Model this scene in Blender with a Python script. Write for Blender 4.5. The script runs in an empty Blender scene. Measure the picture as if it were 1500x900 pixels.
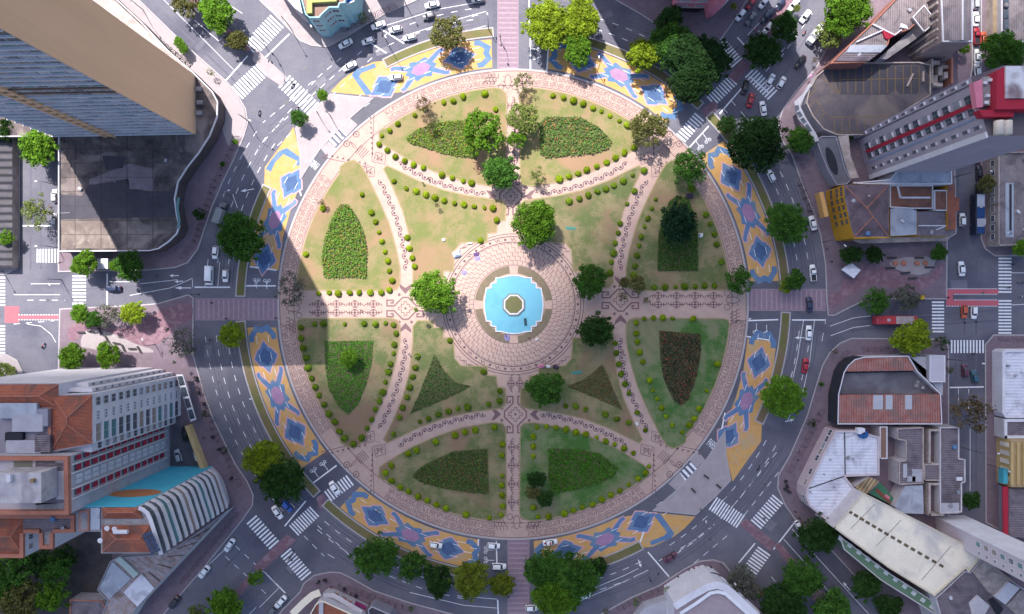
import bpy, bmesh, math, random
from mathutils import Vector, Matrix, noise
random.seed(7)
R = math.radians
# ------------------------------------------------------------------ scale: the ground plan, 0.2 m units per plan unit
S, H, CX, CY = 0.2, 200.0, 750.0, 450.0
scn = bpy.context.scene
col = scn.collection
# ------------------------------------------------------------------ camera
cam_d = bpy.data.cameras.new('camera'); cam = bpy.data.objects.new('camera', cam_d); col.objects.link(cam)
cam.location = (0, 0, H); cam.rotation_euler = (0, 0, 0)
cam_d.sensor_width = 36.0; cam_d.sensor_fit = 'HORIZONTAL'
cam_d.lens = 36.0*H/(1500*S); cam_d.clip_start = 1.0; cam_d.clip_end = 6000
scn.camera = cam
# ------------------------------------------------------------------ sun and sky
SUN_EL = R(53.0)
SHADOW = Vector((0.483, -0.876, 0)).normalized()          # direction in which shadows fall (plan, y up)
w = bpy.data.worlds.new('World'); scn.world = w; w.use_nodes = True
wn = w.node_tree.nodes; wl = w.node_tree.links
bg = wn['Background']; sky = wn.new('ShaderNodeTexSky'); sky.sky_type = 'NISHITA'; sky.sun_disc = False
sky.sun_elevation = SUN_EL; sky.sun_rotation = math.atan2(-SHADOW.x, -SHADOW.y)
sky.air_density = 1.0; sky.dust_density = 2.4; sky.ozone_density = 2.6
wl.new(sky.outputs[0], bg.inputs[0]); bg.inputs[1].default_value = 0.106
sd = bpy.data.lights.new('sun', 'SUN'); sun = bpy.data.objects.new('sun', sd); col.objects.link(sun)
sd.energy = 4.4; sd.angle = R(0.53); sd.color = (1.0, 0.95, 0.90)
ldir = Vector((SHADOW.x*math.cos(SUN_EL), SHADOW.y*math.cos(SUN_EL), -math.sin(SUN_EL)))
sun.rotation_euler = ldir.to_track_quat('-Z', 'Y').to_euler(); sun.location = (0, 0, 300)
scn.view_settings.view_transform = 'Standard'; scn.view_settings.look = 'None'
scn.view_settings.exposure = 1.22; scn.view_settings.gamma = 1.0
scn.render.engine = 'CYCLES'
try: scn.cycles.volume_bounces = 0
except Exception: pass
# ------------------------------------------------------------------ helpers
def W(x, y, h=0.0):
    k = (H-h)/H*S
    return Vector(((x-CX)*k, (CY-y)*k, h))
def lin(c): return c/12.92 if c <= .04045 else ((c+.055)/1.055)**2.4
def hexc(s):
    s = s.lstrip('#'); return tuple(lin(int(s[i:i+2], 16)/255) for i in (0, 2, 4))
MATS = {}
def mat(name, c, rough=.9, var=.18, scale=.35, c2=None, c3=None, fine=4.0, bump=0.0, metal=0.0, tint=False, spec=.3, stretch=None):
    """procedural surface: two octaves of noise move the colour between c and c2 (and patches of c3)"""
    if name in MATS: return MATS[name]
    m = bpy.data.materials.new(name); m.use_nodes = True; MATS[name] = m
    N = m.node_tree.nodes; L = m.node_tree.links; b = N['Principled BSDF']
    c = hexc(c) if isinstance(c, str) else c
    c2 = (hexc(c2) if isinstance(c2, str) else c2) if c2 else tuple(v*(1-var) for v in c)
    b.inputs['Roughness'].default_value = rough; b.inputs['Metallic'].default_value = metal
    b.inputs['Specular IOR Level'].default_value = spec
    tc = N.new('ShaderNodeTexCoord'); src = tc.outputs['Object']
    if stretch:
        mp = N.new('ShaderNodeMapping'); L.new(src, mp.inputs[0]); mp.inputs['Scale'].default_value = stretch; src = mp.outputs[0]
    n1 = N.new('ShaderNodeTexNoise'); L.new(src, n1.inputs['Vector']); n1.inputs['Scale'].default_value = scale
    n1.inputs['Detail'].default_value = 6; n1.inputs['Roughness'].default_value = .65
    n2 = N.new('ShaderNodeTexNoise'); L.new(src, n2.inputs['Vector']); n2.inputs['Scale'].default_value = fine
    n2.inputs['Detail'].default_value = 3
    ad = N.new('ShaderNodeMath'); ad.operation = 'MULTIPLY_ADD'; L.new(n2.outputs[0], ad.inputs[0]); ad.inputs[1].default_value = .5
    L.new(n1.outputs[0], ad.inputs[2])
    rp = N.new('ShaderNodeMapRange'); L.new(ad.outputs[0], rp.inputs[0]); rp.inputs[1].default_value = .55; rp.inputs[2].default_value = .95
    mx = N.new('ShaderNodeMix'); mx.data_type = 'RGBA'; L.new(rp.outputs[0], mx.inputs[0])
    mx.inputs[6].default_value = (*c, 1); mx.inputs[7].default_value = (*c2, 1); out = mx.outputs[2]
    if c3:
        c3 = hexc(c3) if isinstance(c3, str) else c3
        n3 = N.new('ShaderNodeTexNoise'); L.new(src, n3.inputs['Vector']); n3.inputs['Scale'].default_value = scale*.45
        n3.inputs['Detail'].default_value = 5; n3.inputs['Distortion'].default_value = .8
        r3 = N.new('ShaderNodeMapRange'); L.new(n3.outputs[0], r3.inputs[0]); r3.inputs[1].default_value = .5; r3.inputs[2].default_value = .66
        m3 = N.new('ShaderNodeMix'); m3.data_type = 'RGBA'; L.new(r3.outputs[0], m3.inputs[0]); L.new(out, m3.inputs[6]); m3.inputs[7].default_value = (*c3, 1)
        out = m3.outputs[2]
    if tint:
        oi = N.new('ShaderNodeObjectInfo'); mt = N.new('ShaderNodeMix'); mt.data_type = 'RGBA'; mt.blend_type = 'MULTIPLY'; mt.inputs[0].default_value = 1
        L.new(out, mt.inputs[6]); L.new(oi.outputs['Color'], mt.inputs[7]); out = mt.outputs[2]
    L.new(out, b.inputs['Base Color'])
    if bump:
        bp = N.new('ShaderNodeBump'); bp.inputs['Strength'].default_value = bump; bp.inputs['Distance'].default_value = .05
        L.new(n2.outputs[0], bp.inputs['Height']); L.new(bp.outputs[0], b.inputs['Normal'])
    return m
def corrug(name, c, c2, pitch=.35, axis=0, rough=.6, metal=0.0, var=.3, ang=0.0, c3=None):
    """ribbed sheet or tiled roofing: ribs as relief, stains as colour"""
    if name in MATS: return MATS[name]
    m = mat(name, c, rough=rough, c2=c2, scale=.5, fine=2.5, metal=metal, c3=c3 or tuple(v*.62+.01 for v in c2))
    N = m.node_tree.nodes; L = m.node_tree.links; b = N['Principled BSDF']
    tc = N.new('ShaderNodeTexCoord'); mp = N.new('ShaderNodeMapping'); L.new(tc.outputs['Object'], mp.inputs[0]); mp.inputs['Rotation'].default_value = (0, 0, ang)
    wv = N.new('ShaderNodeTexWave'); wv.wave_type = 'BANDS'; wv.bands_direction = 'X' if axis == 0 else 'Y'
    wv.inputs['Scale'].default_value = .314/pitch; wv.inputs['Distortion'].default_value = .4; wv.inputs['Detail'].default_value = 2
    L.new(mp.outputs[0], wv.inputs['Vector'])
    bp = N.new('ShaderNodeBump'); bp.inputs['Strength'].default_value = .8 if rough > .5 else .22; bp.inputs['Distance'].default_value = pitch*.4
    L.new(wv.outputs['Fac'], bp.inputs['Height']); L.new(bp.outputs[0], b.inputs['Normal'])
    return m
def newmesh(name, verts, faces, mats, mi=None, smooth=False):
    me = bpy.data.meshes.new(name); me.from_pydata([tuple(v) for v in verts], [], faces)
    for m in (mats if isinstance(mats, (list, tuple)) else [mats]): me.materials.append(m)
    if mi: me.polygons.foreach_set('material_index', mi)
    if smooth: me.polygons.foreach_set('use_smooth', [True]*len(me.polygons))
    me.update(); return me
def link(name, data, parent=None, loc=None, rz=None):
    o = bpy.data.objects.new(name, data); col.objects.link(o)
    if parent: o.parent = parent
    if loc is not None: o.location = loc
    if rz is not None: o.rotation_euler = (0, 0, rz)
    return o
def tag(o, label=None, cat=None, group=None, kind=None):
    if label: o['label'] = label
    if cat: o['category'] = cat
    if group: o['group'] = group
    if kind: o['kind'] = kind
    return o
def empty(name, loc=(0, 0, 0), rz=0, label=None, cat=None, group=None):
    o = link(name, None, None, loc, rz); o.empty_display_size = .3
    return tag(o, label, cat, group)
def ccw(p):
    a = sum(p[i][0]*p[(i+1) % len(p)][1]-p[(i+1) % len(p)][0]*p[i][1] for i in range(len(p)))
    return p if a > 0 else p[::-1]
class MB:
    """collects faces for ONE mesh object"""
    def __init__(s): s.v, s.f, s.mi = [], [], []
    def face(s, pts, mi=0):
        n = len(s.v); s.v += [tuple(p) for p in pts]; s.f.append(list(range(n, n+len(pts)))); s.mi.append(mi)
    def prism(s, pts, z0, z1, mi=0, mtop=None, bottom=False):
        p = ccw([(q[0], q[1]) for q in pts]); n = len(s.v); k = len(p)
        s.v += [(x, y, z0) for x, y in p]+[(x, y, z1) for x, y in p]
        s.f.append(list(range(n+k, n+2*k))); s.mi.append(mi if mtop is None else mtop)
        for i in range(k):
            j = (i+1) % k; s.f.append([n+i, n+j, n+k+j, n+k+i]); s.mi.append(mi)
        if bottom: s.f.append(list(range(n+k-1, n-1, -1))); s.mi.append(mi)
    def box(s, c, d, rz=0, mi=0, mtop=None):
        cx, cy, cz = c; dx, dy, dz = d[0]/2, d[1]/2, d[2]/2; ca, sa = math.cos(rz), math.sin(rz)
        pts = [(cx+x*ca-y*sa, cy+x*sa+y*ca) for x, y in ((-dx, -dy), (dx, -dy), (dx, dy), (-dx, dy))]
        s.prism(pts, cz-dz, cz+dz, mi, mtop, True)
    def tube(s, path, r, n=8, mi=0, caps=True):
        P = [Vector(p) for p in path]; rs = r if isinstance(r, (list, tuple)) else [r]*len(P); base = len(s.v)
        for i, p in enumerate(P):
            d = (P[min(i+1, len(P)-1)]-P[max(i-1, 0)]).normalized()
            a = d.orthogonal().normalized() if abs(d.z) < .95 else Vector((1, 0, 0)); bb = d.cross(a).normalized(); a = bb.cross(d)
            for j in range(n):
                t = 2*math.pi*j/n; s.v.append(tuple(p+(a*math.cos(t)+bb*math.sin(t))*rs[i]))
        for i in range(len(P)-1):
            for j in range(n):
                k = (j+1) % n; s.f.append([base+i*n+j, base+i*n+k, base+(i+1)*n+k, base+(i+1)*n+j]); s.mi.append(mi)
        if caps:
            s.f.append([base+j for j in range(n)][::-1]); s.mi.append(mi)
            s.f.append([base+(len(P)-1)*n+j for j in range(n)]); s.mi.append(mi)
    def loft(s, rings, mi=0, cap=True):
        base = len(s.v); n = len(rings[0])
        for r in rings: s.v += [tuple(p) for p in r]
        for i in range(len(rings)-1):
            for j in range(n):
                k = (j+1) % n; s.f.append([base+i*n+j, base+i*n+k, base+(i+1)*n+k, base+(i+1)*n+j]); s.mi.append(mi)
        if cap:
            s.f.append([base+(len(rings)-1)*n+j for j in range(n)]); s.mi.append(mi)
            s.f.append([base+j for j in range(n)][::-1]); s.mi.append(mi)
    def ribbon(s, pts, w_, z, closed=False, mi=0):
        """flat strip of width w_ along a plan polyline, at height z"""
        P = [Vector((p[0], p[1])) for p in pts]; n = len(P)
        if n < 2: return
        L, Rr = [], []
        for i in range(n):
            a = P[i-1] if (i > 0 or closed) else None; b = P[(i+1) % n] if (i < n-1 or closed) else None
            d1 = (P[i]-a).normalized() if a is not None and (P[i]-a).length > 1e-6 else None
            d2 = (b-P[i]).normalized() if b is not None and (b-P[i]).length > 1e-6 else None
            if d1 is None: d1 = d2
            if d2 is None: d2 = d1
            t = d1+d2
            t = t.normalized() if t.length > .3 else d1
            nn = Vector((-t.y, t.x)); k = min(1/max(.35, abs(nn.dot(Vector((-d1.y, d1.x))))), 1.6)
            L.append(P[i]+nn*w_/2*k); Rr.append(P[i]-nn*w_/2*k)
        base = len(s.v)
        for l, r in zip(L, Rr): s.v += [(l.x, l.y, z), (r.x, r.y, z)]
        for i in range(n if closed else n-1):
            j = (i+1) % n; s.f.append([base+2*i, base+2*i+1, base+2*j+1, base+2*j]); s.mi.append(mi)
    def disc(s, x, y, r, z, n=10, mi=0):
        s.face([(x+r*math.cos(2*math.pi*i/n), y+r*math.sin(2*math.pi*i/n), z) for i in range(n)], mi)
    def circ(s, x, y, r, w_, z, n=24, mi=0):
        s.ribbon([(x+r*math.cos(2*math.pi*i/n), y+r*math.sin(2*math.pi*i/n)) for i in range(n)], w_, z, True, mi)
    def build(s, name, mats, parent=None, smooth=False):
        return link(name, newmesh(name, s.v, s.f, mats, s.mi, smooth), parent)
def PW(pts, h=0.0): return [W(x, y, h) for x, y in pts]
def sheet(name, pts, z, m, parent=None, kind=None):
    b = MB(); p = ccw([(q.x, q.y) for q in PW(pts)]); b.face([(x, y, z) for x, y in p]); o = b.build(name, m, parent)
    if kind: o['kind'] = kind
    return o
def slab(name, pts, z0, z1, m, parent=None, kind=None, side=None):
    b = MB(); b.prism(PW(pts), z0, z1, 1 if side else 0, 0); o = b.build(name, [m, side] if side else m, parent)
    if kind: o['kind'] = kind
    return o
GX, GY = 751.5, 446.0                                # centre of the round garden (plan units)
def pol(r, deg): return (GX+r*math.cos(R(deg)), GY-r*math.sin(R(deg)))
def arc(r, a0, a1, n=None):
    n = n or max(3, int(abs(a1-a0)/2.5)); return [pol(r, a0+(a1-a0)*i/n) for i in range(n+1)]
def mir(pts, fx, fy): return [((2*GX-x) if fx else x, (2*GY-y) if fy else y) for x, y in pts]
def copy_tree(o, parent=None):
    c = o.copy(); col.objects.link(c); c.parent = parent
    for ch in o.children: copy_tree(ch, c)
    return c
def smooth_poly(pts, it=2):
    for _ in range(it):
        q = []
        for i in range(len(pts)):
            a, b = pts[i], pts[(i+1) % len(pts)]
            q += [(a[0]*.75+b[0]*.25, a[1]*.75+b[1]*.25), (a[0]*.25+b[0]*.75, a[1]*.25+b[1]*.75)]
        pts = q
    return pts
# ------------------------------------------------------------------ materials
ASPH = mat('asphalt', (.104, .102, .134), rough=.92, c2=(.15, .145, .172), scale=.10, fine=1.8, c3=(.08, .079, .108), bump=.2)
ASPHD = mat('asphalt_dark', (.085, .085, .105), rough=.9, c2=(.12, .115, .135), scale=.2, fine=2)
EARTH = mat('city_ground', (.16, .145, .14), c2=(.1, .09, .09), scale=.1)
WHITE = mat('road_paint', (.80, .80, .82), rough=.7, c2=(.58, .58, .62), scale=1.2, fine=6)
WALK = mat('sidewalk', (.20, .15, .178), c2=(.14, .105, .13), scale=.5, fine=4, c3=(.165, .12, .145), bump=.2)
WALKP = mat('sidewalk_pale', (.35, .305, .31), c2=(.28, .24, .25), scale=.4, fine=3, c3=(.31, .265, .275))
KERB = mat('kerb_stone', (.40, .37, .38), c2=(.3, .28, .29), scale=2)
STONE = mat('plaza_stone', (.45, .325, .27), c2=(.355, .25, .215), scale=.5, fine=5, c3=(.40, .27, .23), bump=.15)
INLAY = mat('dark_mosaic', (.09, .055, .075), c2=(.14, .09, .105), scale=2, fine=6)
INLAY2 = mat('brown_mosaic', (.13, .075, .085), c2=(.19, .115, .12), scale=2, fine=6)
PURP = mat('purple_paving', (.215, .125, .155), c2=(.155, .085, .11), scale=1.2, fine=5, c3=(.25, .16, .185))
PINKC = mat('crossing_paving', (.27, .185, .225), c2=(.2, .145, .185), scale=.8, fine=4)
PINKL = mat('crossing_stripe', (.34, .255, .29), c2=(.27, .2, .24), scale=1)
YEL = mat('mural_yellow', (.55, .315, .115), c2=(.45, .25, .085), scale=.5, fine=3, c3=(.42, .29, .16))
BLU = mat('mural_blue', (.075, .145, .28), c2=(.11, .19, .31), scale=.6, fine=3, c3=(.145, .20, .27))
PNK = mat('mural_pink', (.46, .27, .33), c2=(.52, .29, .28), scale=.6, fine=3)
NAV = mat('mural_navy', (.05, .085, .19), c2=(.07, .12, .23), scale=.6, fine=3)
MAG = mat('mural_magenta', (.26, .15, .27), c2=(.34, .20, .30), scale=.6, fine=3)
SALM = mat('bike_box_red', (.50, .10, .13), c2=(.42, .12, .14), scale=.5)
def grass(name, dry, green, soil):
    m = mat(name, dry, rough=1, c2=green, c3=soil, scale=.16, fine=3.6, bump=.5, spec=.1)
    for n in m.node_tree.nodes:
        if n.type == 'MAP_RANGE' and abs(n.inputs[1].default_value-.55) < .01: n.inputs[1].default_value = .66; n.inputs[2].default_value = .82
    return m
GR_DRY = grass('grass_dry', (.24, .185, .10), (.145, .16, .055), (.265, .17, .105))
GR_MID = grass('grass_mid', (.225, .185, .105), (.105, .13, .05), (.22, .145, .095))
GR_GRN = grass('grass_green', (.145, .175, .085), (.05, .12, .028), (.19, .175, .105))
GR_STRIP = grass('grass_median', (.165, .135, .07), (.12, .125, .045), (.17, .12, .08))
# ------------------------------------------------------------------ a broken cloud bank high above, its shade lies over part of the square
def cloud_bank():
    """cumulus bank ~1.4 km up, outside the picture: it shades the square where the photograph is in shade"""
    alt = 2600.0; off = -ldir/ldir.z*alt*-1.0        # from ground point to the cloud along the sun ray
    up = Vector((-ldir.x/-ldir.z*alt*1.0, -ldir.y/-ldir.z*alt*1.0, alt))
    edge = [(-900, 560), (-300, 548), (60, 542), (280, 522), (450, 505), (560, 515), (630, 510), (695, 480), (745, 430), (790, 365), (840, 305), (900, 252), (985, 200),
            (1110, 145), (1190, 100), (1270, 50), (1420, 10), (1700, -80), (2400, -200), (3400, 300), (3600, 1500), (2600, 2600), (700, 2700), (-900, 2200)]
    base = [W(x, y)+up for x, y in edge]
    m = bpy.data.materials.new('cloud'); m.use_nodes = True; N = m.node_tree.nodes; L = m.node_tree.links
    N.remove(N['Principled BSDF'])
    d = N.new('ShaderNodeBsdfDiffuse'); d.inputs[0].default_value = (.9, .9, .92, 1)
    t = N.new('ShaderNodeBsdfTranslucent'); t.inputs[0].default_value = (.85, .86, .9, 1)
    mx = N.new('ShaderNodeMixShader'); mx.inputs[0].default_value = .25; L.new(d.outputs[0], mx.inputs[1]); L.new(t.outputs[0], mx.inputs[2])
    L.new(mx.outputs[0], N['Material Output'].inputs[0])
    bm = bmesh.new(); rnd = random.Random(3)
    pts = ccw([(p.x, p.y) for p in base]); c = Vector((sum(p[0] for p in pts)/len(pts), sum(p[1] for p in pts)/len(pts)))
    def ring(inset, z, amp):
        out = []
        for i in range(len(pts)):
            a, b = Vector(pts[i]), Vector(pts[(i+1) % len(pts)])
            n = max(2, int((b-a).length/30))
            for j in range(n):
                p = a.lerp(b, j/n); q = p+(c-p)*inset
                k = noise.noise(Vector((q.x*.012, q.y*.012, z*.02)))*amp
                q += (q-c).normalized()*k; out.append((q.x, q.y, z+noise.noise(Vector((q.x*.02, q.y*.02, 5)))*amp*.4))
        return out
    b = MB(); b.loft([ring(.10, alt+0, 6), ring(.02, alt+8, 6), ring(.0, alt+26, 9), ring(.05, alt+70, 22), ring(.25, alt+150, 40), ring(.6, alt+210, 40)])
    o = b.build('cloud_bank', m); tag(o, kind='stuff'); o['label'] = 'broad white cumulus bank high above the square'
cloud_bank()
# ------------------------------------------------------------------ ground and carriageways
sheet('ground', [(-9000, -9000), (10500, -9000), (10500, 9900), (-9000, 9900)], -.06, EARTH, kind='structure')
sheet('road', [(-220, -220), (1720, -220), (1720, 1120), (-220, 1120)], 0, ASPH, kind='structure')
rot = lambda pts: mir(pts, 1, 1)
BLOCKS = {
 'tower': [(86, 200), (86, 398), (215, 396), (257, 392), (275, 385), (290, 365), (300, 335), (310, 305), (325, 270), (342, 235), (357, 200), (363, 180), (360, 160), (345, 135), (330, 118), (270, 65), (203, 0), (150, -55), (-100, -55), (-100, -20), (86, -20)],
 'west': [(-120, 120), (29, 120), (29, 380), (24, 394), (8, 402), (-120, 402)],
 'southwest': [(88, 453), (210, 447), (232, 445), (277, 432), (283, 437), (283, 520), (290, 545), (300, 580), (313, 615), (330, 650), (345, 680), (362, 705), (371, 725), (370, 740), (355, 762), (300, 830), (235, 905), (200, 960), (-120, 960), (-120, 560), (33, 560), (86, 542)],
 'corner': [(-120, 520), (10, 520), (25, 528), (33, 545), (33, 559), (-120, 559)],
 'north': [(360, -20), (387, 7), (400, 19), (440, 60), (457, 67), (480, 69), (505, 56), (535, 37), (565, 20), (607, 2), (650, -20)],
 'northeast': [(862, -20), (905, 2), (940, 22), (975, 45), (1010, 68), (1035, 77), (1048, 68), (1070, 38), (1098, -5), (1110, -20)],
 'east': [(1275, -20), (1225, 45), (1195, 100), (1165, 135), (1147, 160), (1140, 180), (1145, 205), (1160, 228), (1177, 275), (1192, 312), (1202, 345), (1209, 387), (1211, 440), (1213, 462), (1222, 462), (1245, 450), (1273, 437), (1300, 438), (1386, 438), (1387, 350), (1400, 342), (1398, 225), (1424, 100), (1424, -20)],
 'southeast': [(1247, 496), (1385, 497), (1389, 510), (1389, 755), (1412, 757), (1520, 830), (1520, 960), (1340, 960), (1300, 897), (1260, 852), (1215, 803), (1170, 768), (1150, 740), (1139, 715), (1140, 697), (1158, 665), (1182, 610), (1197, 560), (1205, 535), (1215, 517), (1230, 503)],
 'far_southeast': [(1455, 491), (1620, 491), (1620, 860), (1444, 765), (1443, 505)],
 'far_east': [(1437, -20), (1437, 350), (1443, 365), (1457, 375), (1620, 375), (1620, -20)],
 'south': [(862, 912), (880, 900), (925, 875), (965, 858), (1000, 835), (1025, 822), (1045, 820), (1060, 825), (1070, 838), (1100, 870), (1135, 910), (1160, 960), (850, 960)],
 'south_corner': [(380, 940), (415, 892), (440, 867), (445, 855), (460, 843), (483, 838), (499, 839), (515, 847), (547, 865), (600, 883), (660, 899), (720, 915), (720, 960)],
}
for k, pts in BLOCKS.items():
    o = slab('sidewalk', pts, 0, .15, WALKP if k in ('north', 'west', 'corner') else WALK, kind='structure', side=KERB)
    b = MB(); b.ribbon([(p.x, p.y) for p in PW(pts)], .35, .154, True); b.build('kerb', KERB, o)
slab('sunlit_sidewalk_strip', [(203, 2), (150, -50), (120, -50), (250, 80), (300, 122), (322, 150), (322, 180), (335, 215), (356, 200), (361, 180), (358, 160), (344, 136), (329, 119), (269, 66)], .15, .156, WALKP, kind='structure')  # paler overlay on the sunlit pavement, sun brightness put into its colour
ISL = [(484, 138), (547, 144), (513, 173), (470, 217), (453, 242), (441, 262), (440, 228), (433, 188), (455, 165)]
for f in (lambda p: p, rot):
    o = slab('traffic_island', f(ISL), 0, .13, WALKP, kind='structure', side=KERB)
    b = MB(); b.ribbon([(p.x, p.y) for p in PW(f(ISL))], .3, .134, True); b.build('kerb', KERB, o)
for pts in ([(374, 72), (380, 76), (420, 113), (414, 128), (390, 112), (370, 88)], [(255, -20), (268, -20), (368, 72), (362, 78)],
            [(1088, 88), (1099, 99), (1078, 122), (1066, 112)], [(1089, 84), (1150, -5), (1162, 0), (1101, 95)],
            [(420, 783), (434, 792), (380, 840), (371, 831)], [(367, 838), (374, 845), (330, 905), (318, 900)],
            [(1083, 768), (1093, 760), (1135, 795), (1128, 808)], [(1134, 800), (1141, 794), (1240, 905), (1215, 910)],
            [(1027, 160), (1046, 147), (1052, 157), (1034, 176)], [(463, 729), (474, 723), (479, 738), (469, 747)]):
    slab('median_island', pts, 0, .13, PURP if pts[0][0] not in (374,) else WALKP, kind='structure', side=KERB)
for a0, a1 in ((154.4, 178.3), (183.6, 224), (226.6, 263), (94.2, 118)):
    for d in (0, 180):
        pts = arc(406, a0+d, a1+d)+arc(393, a1+d, a0+d)
        o = slab('median_strip', pts, 0, .14, GR_STRIP, kind='structure', side=KERB)
        b = MB(); b.ribbon([(p.x, p.y) for p in PW(pts)], .4, .144, True); b.build('kerb', KERB, o)
# paved crossings on the four axes
for k, (x0, y0, x1, y1) in enumerate(((285, 438, 408, 469), (1095, 424, 1210, 455), (729, -60, 759, 104), (744, 790, 775, 960))):
    o = sheet('paved_crossing', [(x0, y0), (x1, y0), (x1, y1), (x0, y1)], .004, PINKC, kind='structure')
    lo, hi = ((x0, x1) if k < 2 else (y0, y1)); t = lo+5
    st = MB()
    while t < hi-3:
        q = [(t, y0+1.5), (t+2.2, y0+1.5), (t+2.2, y1-1.5), (t, y1-1.5)] if k < 2 else [(x0+1.5, t), (x1-1.5, t), (x1-1.5, t+2.2), (x0+1.5, t+2.2)]
        c = sheet('paving_stripe', q, .008, PINKL, o); t += 7.3
    b = MB()
    for q in (([(x0, y0), (x1, y0)], [(x0, y1), (x1, y1)]) if k < 2 else ([(x0, y0), (x0, y1)], [(x1, y0), (x1, y1)])):
        b.ribbon([(p.x, p.y) for p in PW(q)], .18, .009)
    b.build('edge_line', PINKL, o)
# ------------------------------------------------------------------ painted markings
def mark(segs, w_=.2, z=.012, name='lane_marking', m=None):
    b = MB()
    for s in segs: b.ribbon([(p.x, p.y) for p in PW(s)], w_, z)
    return tag(b.build(name, m or WHITE), kind='structure')
def crosswalk(x1, y1, x2, y2, width, n, w_=.5, m=None):
    o = empty('crosswalk', W(0, 0)*0); tag(o, kind='structure'); A, B = W(x1, y1), W(x2, y2); d = (B-A).normalized(); nn = Vector((-d.y, d.x, 0))
    hw = width*S/2; bw = w_*(B-A).length/max(1, n-1)
    me = newmesh('stripe', [(-bw/2, -hw, 0), (bw/2, -hw, 0), (bw/2, hw, 0), (-bw/2, hw, 0)], [[0, 1, 2, 3]], m or WHITE)
    for i in range(n):
        p = A.lerp(B, i/(n-1)); link('stripe', me, o, (p.x, p.y, .014), math.atan2(d.y, d.x))
for a in ((405, 32, 367, 72, 27, 12), (383, 103, 348, 136, 24, 11), (417, 120, 458, 159, 24, 11), (1052, 61, 1079, 92, 20, 10), (1042, 148, 1073, 118, 18, 10),
          (1099, 107, 1131, 139, 20, 10), (998, 202, 1024, 172, 18, 9), (481, 727, 512, 704, 18, 9), (431, 777, 460, 750, 20, 10), (369, 762, 401, 798, 19, 10),
          (419, 810, 448, 844, 19, 10), (1045, 738, 1084, 764, 22, 12), (1108, 768, 1139, 732, 20, 11), (1119, 808, 1097, 839, 22, 9), (1472, 379, 1472, 428, 19, 11),
          (1472, 441, 1472, 488, 19, 11), (1374, 443, 1374, 486, 18, 10), (1394, 508, 1440, 508, 19, 11), (55, 375, 85, 375, 20, 8), (116, 405, 116, 445, 20, 9),
          (-2, 407, -2, 447, 19, 9), (-2, 478, -2, 517, 19, 9), (487, 208, 503, 193, 15, 4), (1000, 699, 1016, 684, 15, 4)):
    crosswalk(*a)
def dashes(r, a0, a1, on=1.25, off=1.5, w_=.16):
    a = a0; b = MB()
    while a < a1:
        b.ribbon([(p.x, p.y) for p in PW(arc(r, a, min(a1, a+on), 3))], w_, .012); a += on+off
    tag(b.build('lane_marking', WHITE), kind='structure')
for r in (421, 437):
    for a0, a1 in ((146, 172), (186, 223), (229, 262), (276, 297), (303, 333), (337, 356), (6, 44), (50, 85), (98, 120)): dashes(r, a0, a1)
for a0, a1 in ((186, 222), (146, 166)): dashes(453, a0, a1, 1.1, 1.4, .14)
mark([[(285, 421), (337, 421)], [(360, 419), (404, 419)], [(1160, 469), (1210, 469)], [(1095, 470), (1140, 468.5)], [(775, 0), (775, 36)], [(777, 56), (777, 103)],
      [(729, 879), (731, 930)], [(727, 793), (728, 830)], [(701, 790), (699, 824)], [(803, 73), (801, 104)], [(949, 809), (980, 845)], [(953, 751), (936, 799)], [(416, 135), (392, 160)] and [(389, 84), (424, 50)],
      [(331, 118), (363, 82)], [(1010, 216), (1038, 185)], [(457, 709), (493, 682)], [(417, 771), (448, 734)], [(1080, 55), (1103, 80)], [(1054, 167), (1086, 130)], [(387, 838), (418, 869)],
      [(1133, 805), (1165, 764)], [(1082, 825), (1106, 796)], [(33, 331), (83, 331)], [(157, 401), (157, 447)], [(1391, 568), (1441, 567)], [(557, 42), (592, 64)], [(541, 62), (566, 78)], [(1098, 112), (1127, 137)],
      [(405, 396), (366, 391)], [(1136, 500), (1093, 493)], [(482, 193), (520, 200)] and [(437, 270), (441, 287)], [(1062, 605), (1056, 636)]], .38)
mark([[(240, 0), (342, 102)], [(325, 0), (355, 20)], [(285, 30), (320, 60)], [(564, 38), (640, 14), (710, 2)], [(596, 52), (650, 34), (712, 17)], [(600, 70), (660, 52), (712, 38)], [(1152, 0), (1108, 55)], [(1133, 12), (1095, 52)],
      [(1160, 469), (1177, 468)] and [(1177, 470), (1168, 525), (1160, 560)], [(1193, 470), (1186, 530), (1176, 575)], [(1209, 468), (1209, 475)], [(1204, 500), (1206, 488)], [(1216, 478), (1250, 466), (1275, 463)], [(1217, 492), (1250, 480), (1275, 477)],
      [(1404, 570), (1404, 590)], [(1421, 628), (1421, 720)], [(1419, 570), (1419, 600)], [(282, 421), (282, 410)], [(305, 380), (300, 421)], [(322, 385), (319, 421)], [(330, 300), (325, 320)], [(341, 285), (348, 305)],
      [(205, 416), (260, 410)], [(190, 433), (250, 422), (282, 408)], [(160, 413), (190, 413)], [(845, 883), (915, 852), (950, 835)], [(870, 862), (915, 843), (935, 833)], [(600, 868), (680, 887), (728, 891)], [(670, 873), (728, 878)],
      [(410, 860), (380, 890)], [(375, 890), (340, 925)], [(345, 790), (270, 862)], [(480, 812), (490, 818)], [(1160, 775), (1200, 820), (1300, 930)], [(1148, 790), (1175, 820), (1245, 905)], [(700, 800), (670, 793)], [(700, 812), (668, 806)],
      [(1395, 20), (1395, 60)] and [(1480, 400), (1500, 400)], [(1482, 447), (1500, 446)], [(88, 416), (45, 416)], [(88, 432), (20, 432)], [(40, 475), (60, 478), (75, 490), (82, 502)]], .15)
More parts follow.
